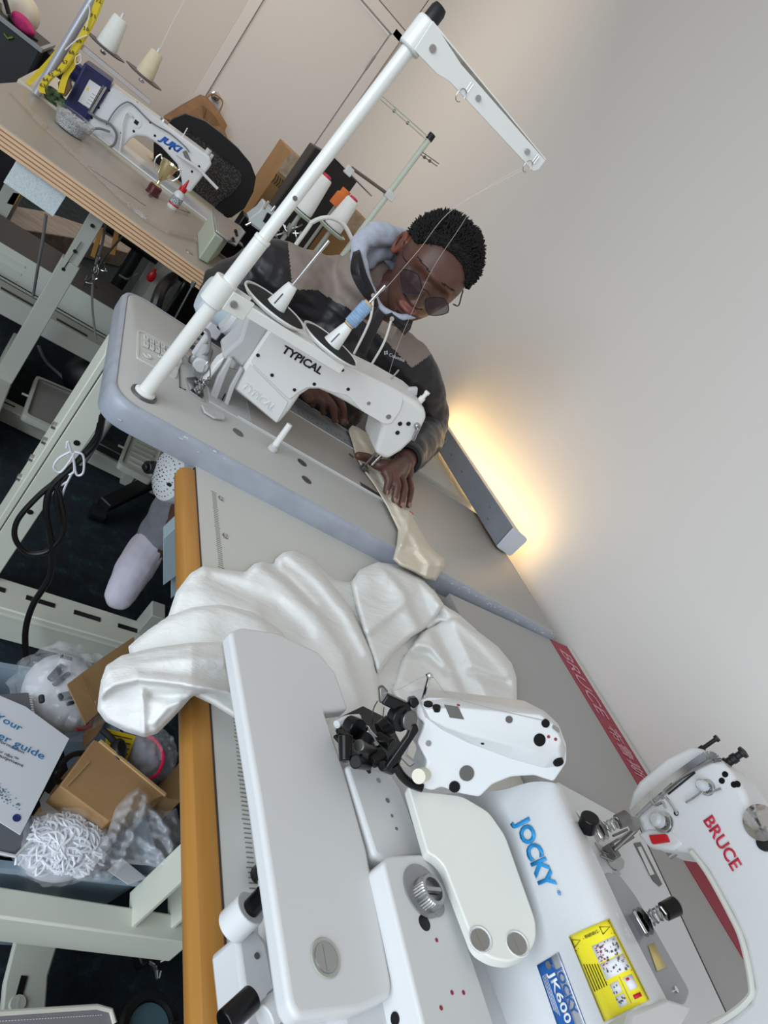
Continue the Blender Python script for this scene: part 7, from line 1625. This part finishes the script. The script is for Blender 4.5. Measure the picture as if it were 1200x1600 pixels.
# empty clear bag
eb = thing('clear_bag', 'crumpled empty clear plastic bag draped over the tub and its box', 'plastic bag', P(210, 1310, z=.34))
oe = [(180, 1262), (200, 1240), (218, 1228), (232, 1240), (240, 1262), (262, 1268), (276, 1262), (284, 1290), (284, 1340), (272, 1362), (230, 1352), (196, 1350), (168, 1378), (120, 1376), (112, 1362), (150, 1330), (168, 1300)]
re_ = ridge_fn([(((218, 1230), (200, 1275), (170, 1330), (130, 1372)), .012, 6, 12), (((232, 1245), (215, 1290), (190, 1345)), .010, 10, 5), (((240, 1265), (262, 1290), (276, 1340)), .010, 6, 10), (((205, 1300), (240, 1320), (270, 1352)), .008, 5, 9)])
cloth('bag_film', oe, lambda x, y: (.362 + re_(x, y) + .008 * noise.noise(Vector((x / 10, y / 10, 4))), .352), mat('clear_bag_film2', (236, 240, 246), .15, alpha=.32, spec=1.0, coat=1.0), eb, 4.0)
# bulb shaped bagged item with a pink cord and yellow label
bu = thing('wrapped_ball', 'greyish round bagged item with a pink cord around it in the tub', 'bagged item', P(215, 1188, z=.30))
c = P(214, 1186, z=.30); b = MB(); b.sphere(c, .036, 24, (1.1, 1, 1)); b.build('round_item', mat('milky_grey', (150, 150, 158), .3, coat=.6), bu)
bag('plastic_bag', c + Vector((.012, .01, 0)), .046, (1.2, 1.1, 1), bu, 8, .10, M_bag, 28)
b = MB(); b.tube(bez([P(220, 1146, z=.335), P(244, 1158, z=.338), P(255, 1182, z=.338), P(248, 1206, z=.335), P(232, 1220, z=.33)], 6), .0032, 8); b.build('pink_cord', mat('crimson_cord', (196, 24, 74), .6), bu)
yl = thing('yellow_tag', 'yellow printed tag on black cables in the tub', 'tag', P(188, 1165, z=.33))
q = [P(x, y, z=.335) for x, y in ((166, 1138), (212, 1150), (198, 1190), (180, 1186), (166, 1176))]; b = MB(); b.prism(q, (0, 0, -.001)); b.build('tag_card', mat('tag_yellow', (222, 190, 30), .5), yl)
for i in range(4):
    A_, E_ = P(176 + i, 1148 + i * 8, z=.3362), P(206 - i * 2, 1155 + i * 8, z=.3362); b = MB(); b.beam(A_, E_, .0014, .0004); b.build('printed_line', M_lk, yl)
b = MB(); b.sphere(P(184, 1174, z=.345), .014, 12, (1, 1.6, 1)); b.tube(bez([P(160, 1140, z=.34), P(175, 1155, z=.345), P(186, 1172, z=.345), P(190, 1195, z=.34)], 5), .005, 8); b.build('black_plug', M_black, yl)
cord('black_cable', 'black cable curling out between the guide and the cardboard box', [P(140, 1176, z=.33), P(112, 1180, z=.345), P(92, 1200, z=.345), P(88, 1218, z=.33), P(100, 1224, z=.32)], .0042, M_cable)
flat('white_card', [(62, 1250), (70, 1236), (120, 1270), (100, 1280), (66, 1268)], .31, .001, M_paper, 'small white card between the bagged cord and the cardboard box', 'card')
flat('grey_card', [(168, 1360), (190, 1340), (230, 1372), (200, 1382)], .31, .001, mat('pale_card', (190, 192, 196), .6), 'pale card poking out at the front of the tub', 'card')
# things on the carpet by the camera
fb = thing('fabric_box', 'grey fabric box with cream piping at the bottom left edge', 'box', P(60, 1620, z=.2))
q = [P(x, y, z=.24) for x, y in ((-60, 1588), (60, 1580), (150, 1574), (172, 1580), (178, 1600), (170, 1700), (-60, 1700))]
b = MB(); b.prism(q, (0, 0, -.235)); b.build('box_body', mat('grey_box_fabric', (132, 130, 134), .85), fb, bevel=.003); b = MB(); b.tube([p + Vector((0, 0, .002)) for p in q[:5]], .0032, 8); b.build('piping', mat('cream_piping', (206, 204, 190), .5), fb)
b = MB(); A_, E_ = P(-20, 1597, z=.2405), P(158, 1586, z=.2405)
for k in range(40): b.box(A_.lerp(E_, k / 39), (.002, .0008, .0006))
b.build('stitching', M_whites, fb, kind='stuff')
dk = thing('round_drum', 'black round drum with a teal grey lid at the bottom edge', 'drum', P(235, 1610, z=.1))
c = P(236, 1605, z=.20); b = MB(); b.lathe(Vector((c.x, c.y, .002)), (0, 0, 1), [(0, 0), (.042, 0), (.046, .01), (.046, .195), (.042, .2), (.034, .2), (.032, .19), (0, .19)], 40); b.build('drum_body', M_black, dk)
b = MB(); b.lathe(Vector((c.x, c.y, .19)), (0, 0, 1), [(0, 0), (.031, 0), (.031, .004), (0, .005)], 40); b.build('lid', mat('teal_grey', (78, 104, 112), .35), dk)
b = MB(); b.beam((c.x + .02, c.y - .01, .21), (c.x + .10, c.y + .0, .20), .02, .014); b.build('black_arm', M_black, dk, bevel=.003)
ck = thing('clamp', 'black and chrome clamp lying on the carpet by the table foot', 'clamp', P(240, 1495, z=.03))
b = MB(); b.box(P(228, 1492, z=.04), (.04, .03, .025), rz=.4); b.build('clamp_body', M_black, ck, bevel=.004); b = MB(); b.tube(bez([P(232, 1505, z=.05), P(242, 1512, z=.05), P(246, 1528, z=.04), P(250, 1515, z=.05)], 4), .004, 8); b.cyl(P(250, 1500, z=.05), P(268, 1492, z=.06), .006); b.build('chrome_jaw', M_chrome, ck)
